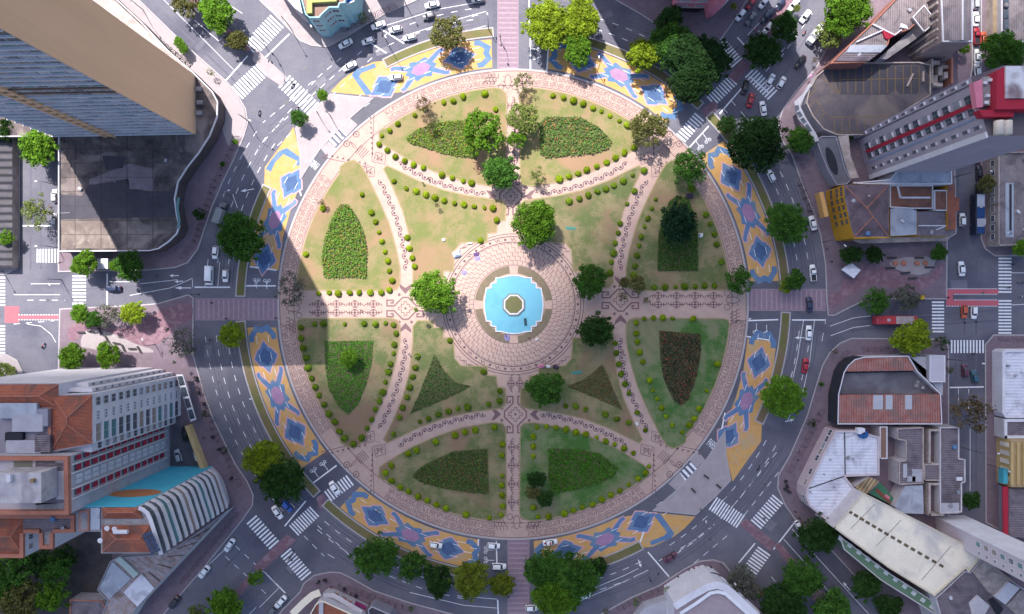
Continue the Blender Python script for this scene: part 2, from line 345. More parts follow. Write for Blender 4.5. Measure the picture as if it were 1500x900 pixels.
def dash_line(x0, y0, x1, y1, on=9, off=9, w_=.16):
    d = math.hypot(x1-x0, y1-y0); t = 0; segs = []
    while t < d:
        e = min(d, t+on); segs.append([(x0+(x1-x0)*t/d, y0+(y1-y0)*t/d), (x0+(x1-x0)*e/d, y0+(y1-y0)*e/d)]); t += on+off
    mark(segs, w_)
for a in ((530, 75, 395, 195), (545, 85, 405, 215), (500, 85, 385, 180), (462, 118, 380, 215), (1075, 740, 1140, 660), (1090, 755, 1150, 680), (1020, 790, 960, 825), (1045, 770, 985, 815), (1065, 785, 1005, 835), (465, 770, 530, 830),
          (445, 785, 475, 815), (330, 815, 395, 875), (345, 800, 410, 860), (1150, 70, 1110, 120), (1190, 20, 1140, 90), (1180, 700, 1150, 740) and (1190, 660, 1150, 720), (1130, 845, 1150, 870), (20, 475, 80, 470), (40, 440, 95, 440)): dash_line(*a)
# turn arrows, cycle marks, words on the road
def arrow(x, y, ang, L=12):
    b = MB(); c, s = math.cos(R(ang)), math.sin(R(ang)); T = lambda u, v: W(x+u*c-v*s, y-(u*s+v*c))
    b.face([T(u, v)+Vector((0, 0, .013)) for u, v in ((0, -.6), (L*.65, -.6), (L*.65, .6), (0, .6))]); b.face([T(u, v)+Vector((0, 0, .013)) for u, v in ((L*.6, -2.4), (L, 0), (L*.6, 2.4))])
    tag(b.build('road_arrow', WHITE), kind='structure')
for a in ((262, 404, 180, 14), (280, 422, 180, 24), (268, 412, 185, 12), (1245, 865, 130, 16), (372, 277, 190, 20), (1180, 495, 180, 16), (365, 585, 10, 20), (700, 22, 190, 10), (935, 820, 290, 12), (1150, 618, 15, 14)): arrow(*a)
def cyclemark(x, y, ang):
    b = MB(); c, s = math.cos(R(ang)), math.sin(R(ang)); T = lambda u, v: W(x+u*c-v*s, y-(u*s+v*c))
    for u, v in ((-1.8, -3), (-1.8, 3)):
        p = T(u, v); b.circ(p.x, p.y, .42, .14, .013, 12)
    for q in ([(-1.8, -3), (3, 0), (-1.8, 3)], [(3, 0), (11, 0)], [(1, -1.6), (1, 1.6)]): b.ribbon([(p.x, p.y) for p in [T(*k) for k in q]], .16, .0135)
    tag(b.build('cycle_marking', WHITE), kind='structure')
for a in ((376, 412, 270), (391, 413, 270), (1108, 485, 90), (1123, 487, 90), (713, 806, 0), (713, 821, 0), (788, 72, 180), (788, 87, 180), (460, 690, 305), (474, 680, 305), (1036, 205, 125), (1025, 215, 125)): cyclemark(*a)
def word(txt, x, y, ang, size, m=WHITE, z=.013, name='road_lettering', sx=1.0):
    cu = bpy.data.curves.new(name, 'FONT'); cu.body = txt; cu.size = size; cu.align_x = 'CENTER'; cu.align_y = 'CENTER'
    o = bpy.data.objects.new(name, cu); col.objects.link(o); dg = bpy.context.evaluated_depsgraph_get()
    me = bpy.data.meshes.new_from_object(o.evaluated_get(dg)); bpy.data.objects.remove(o); me.materials.clear(); me.materials.append(m)
    p = W(x, y); o = link(name, me, None, (p.x, p.y, z), R(ang)); o.scale = (sx, 1, 1); return o
tag(word('PARE', 461, 241, 143, 2.6), kind='structure').scale = (.42, 1.25, 1)
tag(word('PARE', 1042, 651, -37, 2.6), kind='structure').scale = (.42, 1.25, 1)
# cycle boxes
for pts in ([(1386, 424), (1463, 424), (1463, 431), (1396, 431), (1396, 440), (1463, 440), (1463, 448), (1386, 448)], [(7, 449), (28, 449), (28, 462), (88, 462), (88, 468), (28, 468), (28, 473), (7, 473)]):
    o = sheet('cycle_box', pts, .006, SALM, kind='structure')
    xs = [p[0] for p in pts]; x = min(xs)+1
    me = newmesh('square_dot', [(-.2, -.13, 0), (.2, -.13, 0), (.2, .13, 0), (-.2, .13, 0)], [[0, 1, 2, 3]], WHITE)
    while x < max(xs):
        for y in ((423.2, 431.5, 439.5, 448.8) if pts[0][0] > 1000 else (461.4, 468.7)):
            if (y in (431.5, 439.5) and x < 1397) or (y in (461.4, 468.7) and x < 28): continue
            p = W(x, y); link('square_dot', me, o, (p.x, p.y, .012))
        x += 4.0
for f in (lambda p: p, rot):
    for q in ([(525, 184), (513, 174), (548, 145), (575, 138), (603, 132), (612, 137), (570, 152)], [(483, 234), (471, 219), (454, 243), (444, 262), (436, 290), (444, 292), (462, 262)]):
        sheet('lane_surface', f(q), .008, ASPHD, kind='structure')
for f in (lambda p: p, rot):                                   # raised plates where the cycle lane meets the corner plaza
    for q in ([(497, 184), (512, 173), (524, 183), (508, 200)], [(470, 218), (482, 207), (496, 221), (483, 234)]):
        slab('lane_plate', f(q), 0, .1, WALKP, kind='structure')
# ------------------------------------------------------------------ street murals
def mural(c, outline, label, ends=(-1, 1), extra=None):
    o = sheet('street_mural', outline, .006, YEL); o['kind'] = 'structure'; o['label'] = label
    def T(u, v):
        r = 370+v; return W(*pol(r, c+math.degrees(u/370)))
    def poly(name, pts, m, z):
        # subdivide so that edges follow the ring
        b = MB(); p = ccw([(q.x, q.y) for q in [T(*k) for k in pts]]); b.face([(x, y, z) for x, y in p]); b.build(name, m, o)
    for s in (-1, 1):
        D = lambda k_: [(q[0], q[1]*1.12) for q in D0(k_*1.1)]
        D0 = lambda k: [(s*59-22*k, 0), (s*59-11*k, 6*k), (s*59-11*k, 8*k), (s*59, 14*k), (s*59+11*k, 8*k), (s*59+11*k, 6*k), (s*59+22*k, 0), (s*59+11*k, -6*k), (s*59+11*k, -8*k), (s*59, -14*k), (s*59-11*k, -8*k), (s*59-11*k, -6*k)]
        poly('diamond_border', D(1.12), PNK, .010); poly('diamond', D(.98), BLU, .014); poly('diamond_core', D(.62), NAV, .018)
        A = [(s*86, 19), (s*95, 17), (s*97, 8), (s*93, 0), (s*97, -8), (s*95, -17), (s*86, -19)]
        O = [(s*84, -11), (s*93, -13), (s*88, 0), (s*93, 13), (s*84, 11)]
        out = [(s*84, 20), (s*92, 20), (s*107, 9), (s*103, 0), (s*107, -9), (s*92, -20), (s*84, -20), (s*83, -13), (s*90, -12), (s*97, -6), (s*94, 0), (s*97, 6), (s*90, 12), (s*83, 13)]
        if s in ends: poly('bracket', out, BLU, .014)
        for t in (-1, 1):
            poly('arm_border', [(s*12, t*3), (s*10, t*9), (s*33, t*21), (s*40, t*21), (s*42, t*14), (s*36, t*12), (s*20, t*3)], PNK, .009)
            poly('arm', [(s*12, t*4), (s*12, t*8), (s*33, t*19.5), (s*39, t*19.5), (s*40, t*15), (s*34, t*14), (s*19, t*4)], BLU, .013)
    poly('star', [(-25, 0), (-16, 7), (-12, 15), (0, 12), (12, 15), (16, 7), (25, 0), (16, -7), (12, -15), (0, -12), (-12, -15), (-16, -7)], BLU, .015)
    poly('star_core', [(-15, 0), (-9, 7), (0, 8.5), (9, 7), (15, 0), (9, -7), (0, -8.5), (-9, -7)], MAG, .019)
    if extra: sheet('bracket', extra, .014, BLU, o)
    b = MB()
    for rr in (362, 379):
        for a in range(-14, 15, 4): b.ribbon([(p.x, p.y) for p in PW(arc(rr, c+a, c+a+1.6, 3))], .14, .0225)
    b.build('lane_dash', WHITE, o)
A1 = [(720, 58), (670, 62), (625, 75), (582, 87), (547, 91), (517, 105), (500, 118), (484, 135), (547, 141), (575, 137)]+arc(348, 116, 95)
A2 = [(430, 186), (440, 228), (440, 255), (436, 280), (425, 310), (414, 350), (408, 396), (366, 391), (368, 370), (373, 330), (380, 295), (387, 270), (388, 245), (405, 222)]
A3 = arc(348.5, 185.6, 218.2)+arc(391, 217.8, 185)
A4 = arc(348.5, 230, 261.8)+arc(391, 262.6, 229.6)
X1 = [(549, 93), (551, 99), (530, 107), (526, 112), (546, 138), (536, 140), (515, 110), (520, 103)]
X2 = [(389, 248), (397, 252), (403, 238), (415, 226), (435, 236), (434, 243), (439, 243), (439, 230), (420, 217), (408, 222), (395, 238)]
mural(111.4, A1, 'sun-bleached yellow and blue street mural with a car parked across it', (-1,), X1)
mural(160.5, A2, 'yellow and blue street mural cut by the shadow of the tower', (), X2)
mural(201.2, A3, 'yellow and blue street mural beside the palm-lined hotel front')
mural(246.0, A4, 'yellow and blue street mural with a white car driving over its diamond')
mural(291.4, rot(A1), 'yellow and blue street mural with a patrol car at its end', (-1,), rot(X1))
mural(337.5, rot(A2), 'yellow and blue street mural opposite the black curved wall', (1,))
mural(21.2, rot(A3), 'yellow and blue street mural facing the yellow shop house')
mural(65.2, rot(A4), 'yellow and blue street mural half under the large dark tree')
# ------------------------------------------------------------------ round plaza
plaza = slab('plaza_pavement', arc(345, 0, 357.5, 143), 0, .15, STONE, kind='structure', side=KERB)
b = MB(); b.ribbon([(p.x, p.y) for p in PW(arc(344, 0, 357.5, 143))], .5, .154, True); b.build('kerb', KERB, plaza)
Z1 = .156
def inlay(name='mosaic_inlay', m=INLAY): return MB(), name, m
LA = [(556, 685), (555, 697), (563, 706)]+arc(318, 233.5, 265, 14)+[(734, 761), (741, 755), (742, 748), (741, 627), (736, 620), (720, 619), (675, 627), (637, 640), (600, 657), (575, 672), (562, 680)]
LB = [(605, 478), (612, 470), (635, 470), (635, 480), (649, 480), (650, 495), (664, 495), (666, 525), (675, 536), (714, 537), (714, 550), (727, 551), (729, 567), (740, 569), (741, 592), (735, 598), (720, 600), (685, 605), (650, 613), (612, 627), (580, 643), (567, 649), (562, 644), (575, 618), (590, 583), (600, 545), (605, 500)]
LC = [(434, 476), (437, 469), (443, 467), (573, 466), (582, 469), (586, 476), (586, 500), (580, 530), (570, 565), (555, 600), (535, 640), (527, 652), (518, 657), (508, 654), (499, 648)]+arc(318, 217, 186, 14)
LAWN = {}
for nm, pts in (('a', LA), ('b', LB), ('c', LC)):
    for q, fx, fy in (('sw', 0, 0), ('se', 1, 0), ('nw', 0, 1), ('ne', 1, 1)):
        key = q+nm; g = GR_DRY if q == 'nw' or key == 'nea' else GR_GRN if key in ('sea', 'sec') else GR_MID
        pp = mir(pts, fx, fy); LAWN[key] = pp
        o = slab('lawn', pp, .15, .23, g, kind='structure', side=INLAY2)
        b = MB(); b.ribbon([(p.x, p.y) for p in PW(pp)], .35, .234, True); b.build('lawn_edging', mat('edging', (.33, .22, .15), c2=(.22, .2, .09), scale=2), o)
# ring labyrinth
def ring_T(u, v): return W(*pol(320+v, math.degrees(u/332)))
b = MB()
CW = 11.4; cells = int(2*math.pi*332/CW)
pat = [[(1, 3), (1, 18), (8, 18), (8, 8), (4.5, 8), (4.5, 14)], [(11, 18.5), (11, 4), (17, 4), (17, 14), (14, 14), (14, 9)], [(4.5, 3), (8.5, 3)], [(14, 18.5), (17.5, 18.5)]]
pat2 = [[(0, 19), (6, 4), (9, 4), (5, 14), (9, 19)], [(11, 3), (17, 3), (13, 13), (17, 18)], [(9.5, 8), (13, 8)], [(2, 4), (3.5, 9)]]
pat3 = [[(1, 4), (9.5, 4), (9.5, 18), (17.5, 18)], [(3, 18), (3, 8), (6.5, 8), (6.5, 15)], [(12.5, 3.5), (12.5, 14), (15.5, 14), (15.5, 7)], [(17.8, 3), (17.8, 10)]]
pat4 = [[(0, 3), (5, 3), (5, 9), (1, 14), (1, 19)], [(8, 3), (8, 12), (4, 17), (8, 19)], [(11, 19), (11, 8), (18, 3)], [(14, 19), (14, 11), (18, 8)], [(18, 13), (18, 19)]]
pat5 = [[(0, 18), (9, 18), (9, 11), (3, 11), (3, 15)], [(0, 4), (12, 4), (12, 18), (18, 18)], [(15, 3), (15, 12), (18, 14)], [(5, 7.5), (9.5, 7.5)]]
rr = random.Random(5)
for i in range(cells):
    a = math.degrees((i+.5)*CW/332) % 360
    if min(abs((a-k+180) % 360-180) for k in (0, 90, 180, 270)) < 4.2: continue
    if min(abs((a-k+180) % 360-180) for k in (45, 135, 225, 315)) < 10.5: continue
    for row in (0, 1):
        p = rr.choice((pat, pat2, pat3, pat4, pat5)); fl = rr.random() < .5; fm = rr.random() < .5
        for l in p:
            l = [((19-u if fm else u)*.6, 1+row*10+((21-v) if fl else v)*.5) for u, v in l]
            b.ribbon([(q.x, q.y) for q in [ring_T(i*CW+u, v) for u, v in l]], .165, Z1)
b.build('labyrinth_inlay', INLAY2, plaza)
b = MB()
for r in (320.5, 341.5): b.ribbon([(p.x, p.y) for p in PW(arc(r, 0, 358, 160))], .2, Z1, True)
b.build('ring_border', INLAY2, plaza)
# scrolled wave paths
def bez(p0, p1, p2, t): return (p0[0]*(1-t)**2+2*p1[0]*t*(1-t)+p2[0]*t*t, p0[1]*(1-t)**2+2*p1[1]*t*(1-t)+p2[1]*t*t)
for P in (((595, 496), (592, 560), (556, 628)), ((584, 653), (635, 618), (711, 607))):
    for fx in (0, 1):
        for fy in (0, 1):
            b = MB(); N_ = 260; cl = [bez(*P, i/N_) for i in range(N_+1)]; cum = [0]
            for i in range(N_): cum.append(cum[-1]+math.dist(cl[i], cl[i+1]))
            wv = []
            nh = int(cum[-1]/7.8)
            for i in range(N_+1):
                j = min(i, N_-1); t = (cl[j+1][0]-cl[j][0], cl[j+1][1]-cl[j][1]); L = math.hypot(*t); n = (-t[1]/L, t[0]/L); ph = cum[i]/cum[-1]*nh*math.pi
                a = 3.4*math.sin(ph); s2 = 1.0*math.sin(2*ph)
                wv.append((cl[i][0]+n[0]*a-t[0]/L*s2, cl[i][1]+n[1]*a-t[1]/L*s2))
            b.ribbon([(p.x, p.y) for p in PW(mir(wv, fx, fy))], .26, Z1)
            for k in range(nh):
                d = (k+.5)/nh*cum[-1]; i = min(range(N_), key=lambda q: abs(cum[q]-d)); x, y = cl[i]
                p = W(*mir([(x, y)], fx, fy)[0]); b.disc(p.x, p.y, .38, Z1+.001, 10)
            b.build('wave_inlay', INLAY, plaza)
# hubs with square scrolls
def at_plan(x, y, rotq, fx=1):
    c, s = (1, 0) if rotq == 0 else (0, 1)
    return lambda u, v: W(x+(u*c-v*s), y+(u*s+v*c))
for hx, hy, q in ((755, 607, 0), (748, 288, 0), (594, 452, 1), (909, 440, 1)):
    T = at_plan(hx, hy, q); b = MB(); rb = lambda l, w_: b.ribbon([(p.x, p.y) for p in [T(*k) for k in l]], w_, Z1)
    for sx in (-1, 1):
        rb([(sx*8, -21), (sx*8, -17), (sx*12.3, -17), (sx*12.3, -26), (sx*3.7, -26), (sx*3.7, -16), (sx*16, -4), (sx*16, 4), (sx*3.5, 16.5), (sx*3.5, 27), (sx*12, 27), (sx*12, 18), (sx*8, 18), (sx*8, 22)], .42)
        for sy in (-1, 1):
            p = T(sx*20, sy*9); b.disc(p.x, p.y, .45, Z1)
        b.face([(p.x, p.y, Z1) for p in [T(sx*u, v) for u, v in ((21, 0), (30, -8), (36, -9), (30, 0), (36, 9), (30, 8))]])
    rb([(-2, -10), (2, -10), (2, -6), (6, -6), (6, -2), (10, -2), (10, 2), (6, 2), (6, 6), (2, 6), (2, 10), (-2, 10), (-2, 6), (-6, 6), (-6, 2), (-10, 2), (-10, -2), (-6, -2), (-6, -6), (-2, -6), (-2, -10)], .2)
    p = T(0, 0); b.disc(p.x, p.y, .4, Z1)
    b.build('scroll_inlay', INLAY2, plaza)
def bug(T):
    b = MB(); rb = lambda l, w_=.24: b.ribbon([(p.x, p.y) for p in [T(*k) for k in l]], w_, Z1)
    for sy in (-6.4, 6.4):
        rb([(-12, sy), (12, sy)]); rb([(0, sy-5), (0, sy+5)], .4)
        for sx in (-1, 1):
            rb([(sx*8, sy-3), (sx*8, sy+3)]); rb([(sx*1.6, sy-3.4), (sx*5, sy-2.4), (sx*5, sy+2.4), (sx*1.6, sy+3.4)]); rb([(sx*11, sy), (sx*13, sy+(3 if sy > 0 else -3)*-1)])
        rb([(-3, sy-5), (3, sy-5)]); rb([(-3, sy+5), (3, sy+5)])
    b.build('cross_inlay', INLAY2, plaza)
for k in range(4):
    bug(at_plan(466+27*k, 452, 0)); bug(at_plan(938+27*k+26, 440, 0)); bug(at_plan(756, 655+27*k, 1)); bug(at_plan(747, 155+27*k, 1))
bug(at_plan(755, 562, 1)); bug(at_plan(640, 452, 0)) if False else None
for (x, y), q in (((430, 452), 0), ((1073, 440), 0), ((757, 765), 1), ((744, 120), 1)):                # seed-shaped motifs at the ends of the arms
    T = at_plan(x, y, q); b = MB()
    e = [(10*math.cos(t*math.pi/8), 4.6*math.sin(t*math.pi/8)) for t in range(16)]; b.ribbon([(p.x, p.y) for p in [T(*k) for k in e]], .22, Z1, True)
    for v in (-10, 10):
        p = T(-8 if x in (1073, 757) else 8, v); b.circ(p.x, p.y, .85, .2, Z1, 16)
    for u in (-7, 0, 7): b.ribbon([(p.x, p.y) for p in [T(u, -8), T(u, -4.5)]], .2, Z1); b.ribbon([(p.x, p.y) for p in [T(u, 8), T(u, 4.5)]], .2, Z1)
    b.build('seed_inlay', INLAY2, plaza)
    for s in (-1, 1):
        b = MB()
        for k in range(4):
            u0 = -14 if x in (430, 744) else 14
            st = [(u0*.8, s*(14+k*5)), (u0*.4, s*(14+k*5)), (u0*.4, s*(17+k*5)), (0, s*(17+k*5)), (0, s*(20+k*5)), (-u0*.3, s*(20+k*5))]
            b.ribbon([(p.x, p.y) for p in [T(*j) for j in st]], .22, Z1)
        b.build('step_inlay', INLAY2, plaza)
# corner faces of the plaza
for fx, fy in ((0, 1), (1, 0), (0, 0), (1, 1)):
    f = lambda l: [(p.x, p.y) for p in PW(mir(l, fx, fy))]; b = MB()
    for c in ((508, 681), (522, 695)):
        p = W(*mir([c], fx, fy)[0]); b.circ(p.x, p.y, .85, .25, Z1, 18); b.disc(p.x, p.y, .3, Z1, 8)
    for k in range(5): b.ribbon(f([(520+k*2.6, 668+k*.4-k*2.5), (530+k*2.6, 680+k*.2-k*2.5)]), .22, Z1)
    b.ribbon(f([(513, 684), (519, 680), (524, 672), (517, 677), (513, 684)]), .2, Z1)
    b.ribbon(f([(470, 662), (541, 646)]), .2, Z1); b.ribbon(f([(548, 724), (545, 655)]), .2, Z1)
    for k in range(8):
        x, y = 476+k*8, 664-k*1.8
        b.face([(q[0], q[1], Z1) for q in f([(x, y), (x+4.5, y-1), (x+4, y+3)])]); x, y = 546.5-k*.35, 664+k*7.5
        b.face([(q[0], q[1], Z1) for q in f([(x, y), (x+.4, y+4), (x-3.2, y+4)])])
    for cx, cy in ((540, 641), (556, 660)):
        for l in ([(-9, -6), (8, -9), (9, 5), (-5, 9), (-9, -6)], [(-6, -4), (5, 4)], [(-5, 5), (6, -6)], [(-2, -6), (-3, 6)], [(2, -6), (4, 5)], [(-7, 1), (0, -3), (7, -1)]): b.ribbon(f([(cx+u, cy+v) for u, v in l]), .18, Z1)
    b.build('face_inlay', INLAY2, plaza)
# paving round the fountain
b = MB()
for k in range(56):
    th = k*360/56; pts = []; r = 58
    while r < 91:
        pts += [pol(r, th), pol(min(91, r+6.2), th)]; r += 6.2; th += 3.3 if (int(r/6.2) % 2) else 3.8
    b.ribbon([(p.x, p.y) for p in PW(pts)], .13, Z1)
b.build('zigzag_inlay', INLAY, plaza)
b = MB()
for r, w_ in ((57.5, .15), (91, .25), (99, .25), (103, .2)): b.ribbon([(p.x, p.y) for p in PW(arc(r, 0, 356, 100))], w_, Z1, True)
for k in range(26):
    a = k*360/26; p = W(*pol(95, a)); b.disc(p.x, p.y, .4, Z1, 8); a += 6.9
    b.ribbon([(q.x, q.y) for q in PW([pol(93, a-2.2), pol(97, a-.6), pol(93.5, a+.6), pol(97, a+2.2)])], .22, Z1)
b.build('ring_inlay', INLAY, plaza)
for fx in (0, 1):
    for fy in (0, 1):
        b = MB()
        for k in range(4):
            x, y = 668+k*9, 505+k*6
            b.ribbon([(q.x, q.y) for q in PW(mir([(x+0, y+18), (x+6, y+18), (x+6, y+23), (x+12, y+23), (x+12, y+28)], fx, fy))], .2, Z1)
        b.build('corner_inlay', INLAY2, plaza)
# ------------------------------------------------------------------ fountain
FX, FY = 752.5, 446.5
POOLW = mat('pool_water', (.125, .345, .455), rough=.12, c2=(.14, .37, .48), scale=.35, fine=2.2, c3=(.115, .32, .43), bump=.2, spec=.5)
fo = empty('fountain', W(FX, FY), 0, 'round blue-water fountain with stepped rim and octagonal middle', 'fountain')
qd = [(-43, 0), (-42.5, -8), (-40, -24), (-33, -24.5), (-33, -31), (-26, -32), (-26, -39), (-17, -39.5), (-8, -42), (0, -42.5)]
qd2 = [(-x, y) for x, y in qd[::-1]][1:]; up = qd+qd2; dn = [(x, -y) for x, y in up[::-1]][1:-1]; poolp = up+dn
L = lambda l, z: [(x*S, -y*S) for x, y in l]
def inset(l, k): return [(x*k, y*k) for x, y in l]
b = MB(); b.prism(L(inset(poolp, .985), 0), .05, .42); b.build('water', POOLW, fo)
b = MB(); b.ribbon(L(poolp, 0), .34, .56, True)
P_ = L(poolp, 0)
for i in range(len(P_)):
    a, c = P_[i], P_[(i+1) % len(P_)]; d = Vector((c[0]-a[0], c[1]-a[1])); b.box(((a[0]+c[0])/2, (a[1]+c[1])/2, .352), (d.length+.28, .30, .40), math.atan2(d.y, d.x))
b.build('rim', mat('fountain_rim', (.60, .58, .60), c2=(.45, .42, .44), scale=2), fo)
oc = [(17.5*math.cos(R(22.5+45*i)), 17.5*math.sin(R(22.5+45*i))) for i in range(8)]
b = MB(); b.prism(L(oc, 0), .3, .75); b.build('octagon_wall', mat('fountain_dark', (.10, .13, .12), c2=(.16, .18, .17), scale=2), fo)
b = MB(); b.ribbon(L(inset(oc, .83), 0), .42, .79, True); b.build('octagon_rim', MATS['fountain_rim'], fo)
b = MB(); b.prism(L(inset(oc, .74), 0), .5, .78); b.build('planting_bed', mat('fountain_soil', (.12, .10, .055), c2=(.13, .14, .05), scale=1.5), fo)
b = MB(); b.box((17*S, -25*S, .62), (.7, 2.0, .35), .1); b.build('pump_box', mat('dark_box', (.03, .06, .08)), fo)
for q in range(4):
    a0 = 7+90*q; pts = [(57*math.cos(R(a0+i*4)), 57*math.sin(R(a0+i*4))) for i in range(20)]
    inn = [(46*math.cos(R(a0+76-i*4)), 46*math.sin(R(a0+76-i*4))) for i in range(20)]
    slab('planting_crescent', [(FX+x, FY-y) for x, y in pts+inn], .15, .24, mat('crescent_soil', (.185, .135, .10), c2=(.13, .115, .07), scale=.8, fine=4), kind='structure', side=INLAY2)
# ------------------------------------------------------------------ patterned pavements of the surrounding streets
def walk_pattern(pts, halfw, step=9, z=.156, m=INLAY):
    """runs of scrolls and bars along a pavement"""
    P = [(p.x, p.y) for p in PW(pts)]; b = MB(); rp = random.Random(len(pts)*7+int(pts[0][0])); k = 0
    for i in range(len(P)-1):
        a, c = Vector(P[i]), Vector(P[i+1]); d = (c-a); n = max(1, int(d.length/(step*S))); t = d.normalized(); nn = Vector((-t.y, t.x))
        for j in range(n):
            o = a+d*((j+.5)/n); h = halfw*S; k += 1
            T = lambda u, v: (o.x+t.x*u+nn.x*v, o.y+t.y*u+nn.y*v)
            side = 1 if k % 2 else -1; q0 = rp.random()
            for rr_ in (h*1.05, h*.68, h*.32):
                b.ribbon([T(rr_*math.sin(R(g)), side*(h*.8-rr_*math.cos(R(g))*1.45)) for g in range(-95, 96, 19)], .18, z)
            if q0 < .4: b.circ(*T(step*S*.45, -side*h*.35), h*.22, .16, z, 9)
            elif q0 < .75: b.ribbon([T(step*S*.4, -side*h), T(step*S*.55, -side*h*.1), T(step*S*.3, side*h*.2)], .18, z)
    tag(b.build('pavement_mosaic', m), kind='structure')
for pts, hw in (([(346, 200), (330, 240), (312, 275), (298, 320), (286, 355), (265, 378)], 6), ([(290, 560), (305, 610), (330, 665), (352, 712)], 6), ([(350, 750), (300, 812), (265, 855)], 4),
                ([(1205, 600), (1192, 625), (1172, 665), (1155, 692)], 6), ([(1215, 590), (1225, 545), (1240, 515)], 6), ([(1262, 512), (1330, 512)], 5), ([(1170, 262), (1185, 300), (1193, 340)], 6),
                ([(905, 893), (955, 868), (1000, 848)], 5), ([(510, 862), (560, 880), (600, 893)], 6), ([(500, 45), (540, 28), (580, 8)], 6), ([(170, 5), (220, 50), (280, 98)], 5), ([(1180, 250), (1165, 228)], 4), ([(1460, 498), (1500, 498)], 4)):
    walk_pattern(pts, hw)
for pts in ([(100, 500), (98, 485), (110, 472), (135, 470), (150, 480), (175, 482), (195, 478), (215, 465), (240, 452), (283, 440), (283, 470), (262, 475), (250, 490), (235, 503), (215, 508), (190, 500), (165, 488), (140, 482), (120, 485), (112, 500)],
            [(1213, 430), (1232, 428), (1235, 405), (1252, 392), (1275, 386), (1300, 392), (1325, 404), (1345, 409), (1365, 402), (1378, 385), (1384, 390), (1376, 408), (1360, 422), (1335, 428), (1312, 422), (1290, 418), (1268, 420), (1250, 432), (1230, 446), (1213, 455)]):
    slab('purple_paving', smooth_poly(pts, 2), .15, .158, PURP, kind='structure')
for pts in ([(118, 497), (128, 482), (150, 482), (175, 492), (200, 505), (225, 512), (225, 518), (120, 512)], [(1300, 390), (1340, 405), (1365, 398), (1372, 375), (1310, 378)]):
    slab('pale_paving', smooth_poly(pts, 1), .15, .157, WALKP, kind='structure')
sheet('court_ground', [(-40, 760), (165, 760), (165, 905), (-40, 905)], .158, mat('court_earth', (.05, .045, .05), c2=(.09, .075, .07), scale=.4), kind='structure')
pr = random.Random(9)
for x, y, a, l, wd in ((330, 540, 80, 30, 8), (305, 455 + 60, 85, 20, 10), (1185, 560, 78, 26, 8), (1175, 260, 60, 20, 9), (1000, 790, 30, 22, 12), (930, 835, 25, 18, 10), (560, 75, 18, 20, 9), (470, 120, 40, 16, 10), (300, 60, 45, 36, 8), (430, 830, 40, 20, 12), (520, 800, 35, 24, 10), (620, 860, 10, 26, 7), (1410, 650, 90, 40, 9), (1405, 420, 0, 24, 18), (60, 250, 90, 34, 12), (60, 430, 0, 40, 8), (1130, 770, 50, 16, 12), (1060, 100, 40, 22, 12), (880, 25, 20, 36, 10), (1090, 640, 70, 8, 5), (350, 850, 45, 24, 10), (1420, 170, 90, 40, 10), (1260, 476, 5, 50, 6), (240, 415, 175, 34, 9)):
    c_, s_ = math.cos(R(a)), math.sin(R(a)); q = [(x+u*c_-v*s_, y-(u*s_+v*c_)) for u, v in ((-l/2, -wd/2), (l/2, -wd/2+pr.uniform(-2, 2)), (l/2+pr.uniform(-2, 2), wd/2), (-l/2, wd/2))]
    sheet('road_patch', q, .003, mat('asphalt_patch%d' % pr.randrange(2), (.105, .10, .13) if pr.random() < .6 else (.19, .18, .205), c2=(.13, .125, .155), scale=.5), kind='structure')
for x, y in ((330, 395), (420, 150), (372, 165), (470, 95), (540, 80), (446, 100), (1150, 300), (1190, 610), (1120, 710), (1040, 790), (1075, 130), (900, 40), (480, 790), (545, 845), (400, 800), (320, 560), (300, 500), (70, 440), (1420, 300), (1415, 610), (1250, 485), (1330, 478), (1440, 430), (950, 835), (1020, 770), (700, 30), (640, 40), (230, 405)):
    b = MB(); p = W(x, y); b.disc(p.x, p.y, .38, .0105, 14); b.circ(p.x, p.y, .42, .1, .011, 14); tag(b.build('manhole_cover', mat('manhole', (.06, .055, .06), rough=.5, c2=(.1, .09, .1))), kind='structure')
TRK = mat('tyre_track', (.086, .084, .112), c2=(.115, .112, .142), scale=.25, fine=2.5, c3=(.104, .102, .134), stretch=(1, 1, 1))
for r_ in (412, 417, 427.5, 432, 443, 448):
    for a0, a1 in ((146, 176), (186, 223), (229, 262), (276, 297), (303, 333), (337, 356), (6, 44), (50, 85), (98, 118)):
        b = MB(); b.ribbon([(p.x, p.y) for p in PW(arc(r_, a0, a1))], .42, .0025); tag(b.build('tyre_track', TRK), kind='structure')
for x0, y0, x1, y1 in ((240, 20, 345, 120), (255, 18, 352, 110), (395, 185, 520, 80), (402, 196, 532, 88), (60, 210, 60, 395), (45, 220, 45, 395), (100, 425, 280, 415), (1403, 120, 1403, 340), (1413, 380, 1413, 490), (1430, 380, 1430, 490), (1400, 520, 1400, 740), (1413, 520, 1413, 740), (1430, 520, 1430, 740), (1230, 470, 1460, 455), (1230, 485, 1460, 470), (1070, 750, 1150, 650), (1080, 760, 1158, 664), (330, 830, 400, 760), (345, 860, 425, 780), (1120, 800, 1230, 920), (1150, 780, 1290, 920), (1060, 90, 1130, 20), (1130, 140, 1190, 40)):
    b = MB(); b.ribbon([(p.x, p.y) for p in PW([(x0, y0), (x1, y1)])], .5, .0022); tag(b.build('tyre_track', TRK), kind='structure')
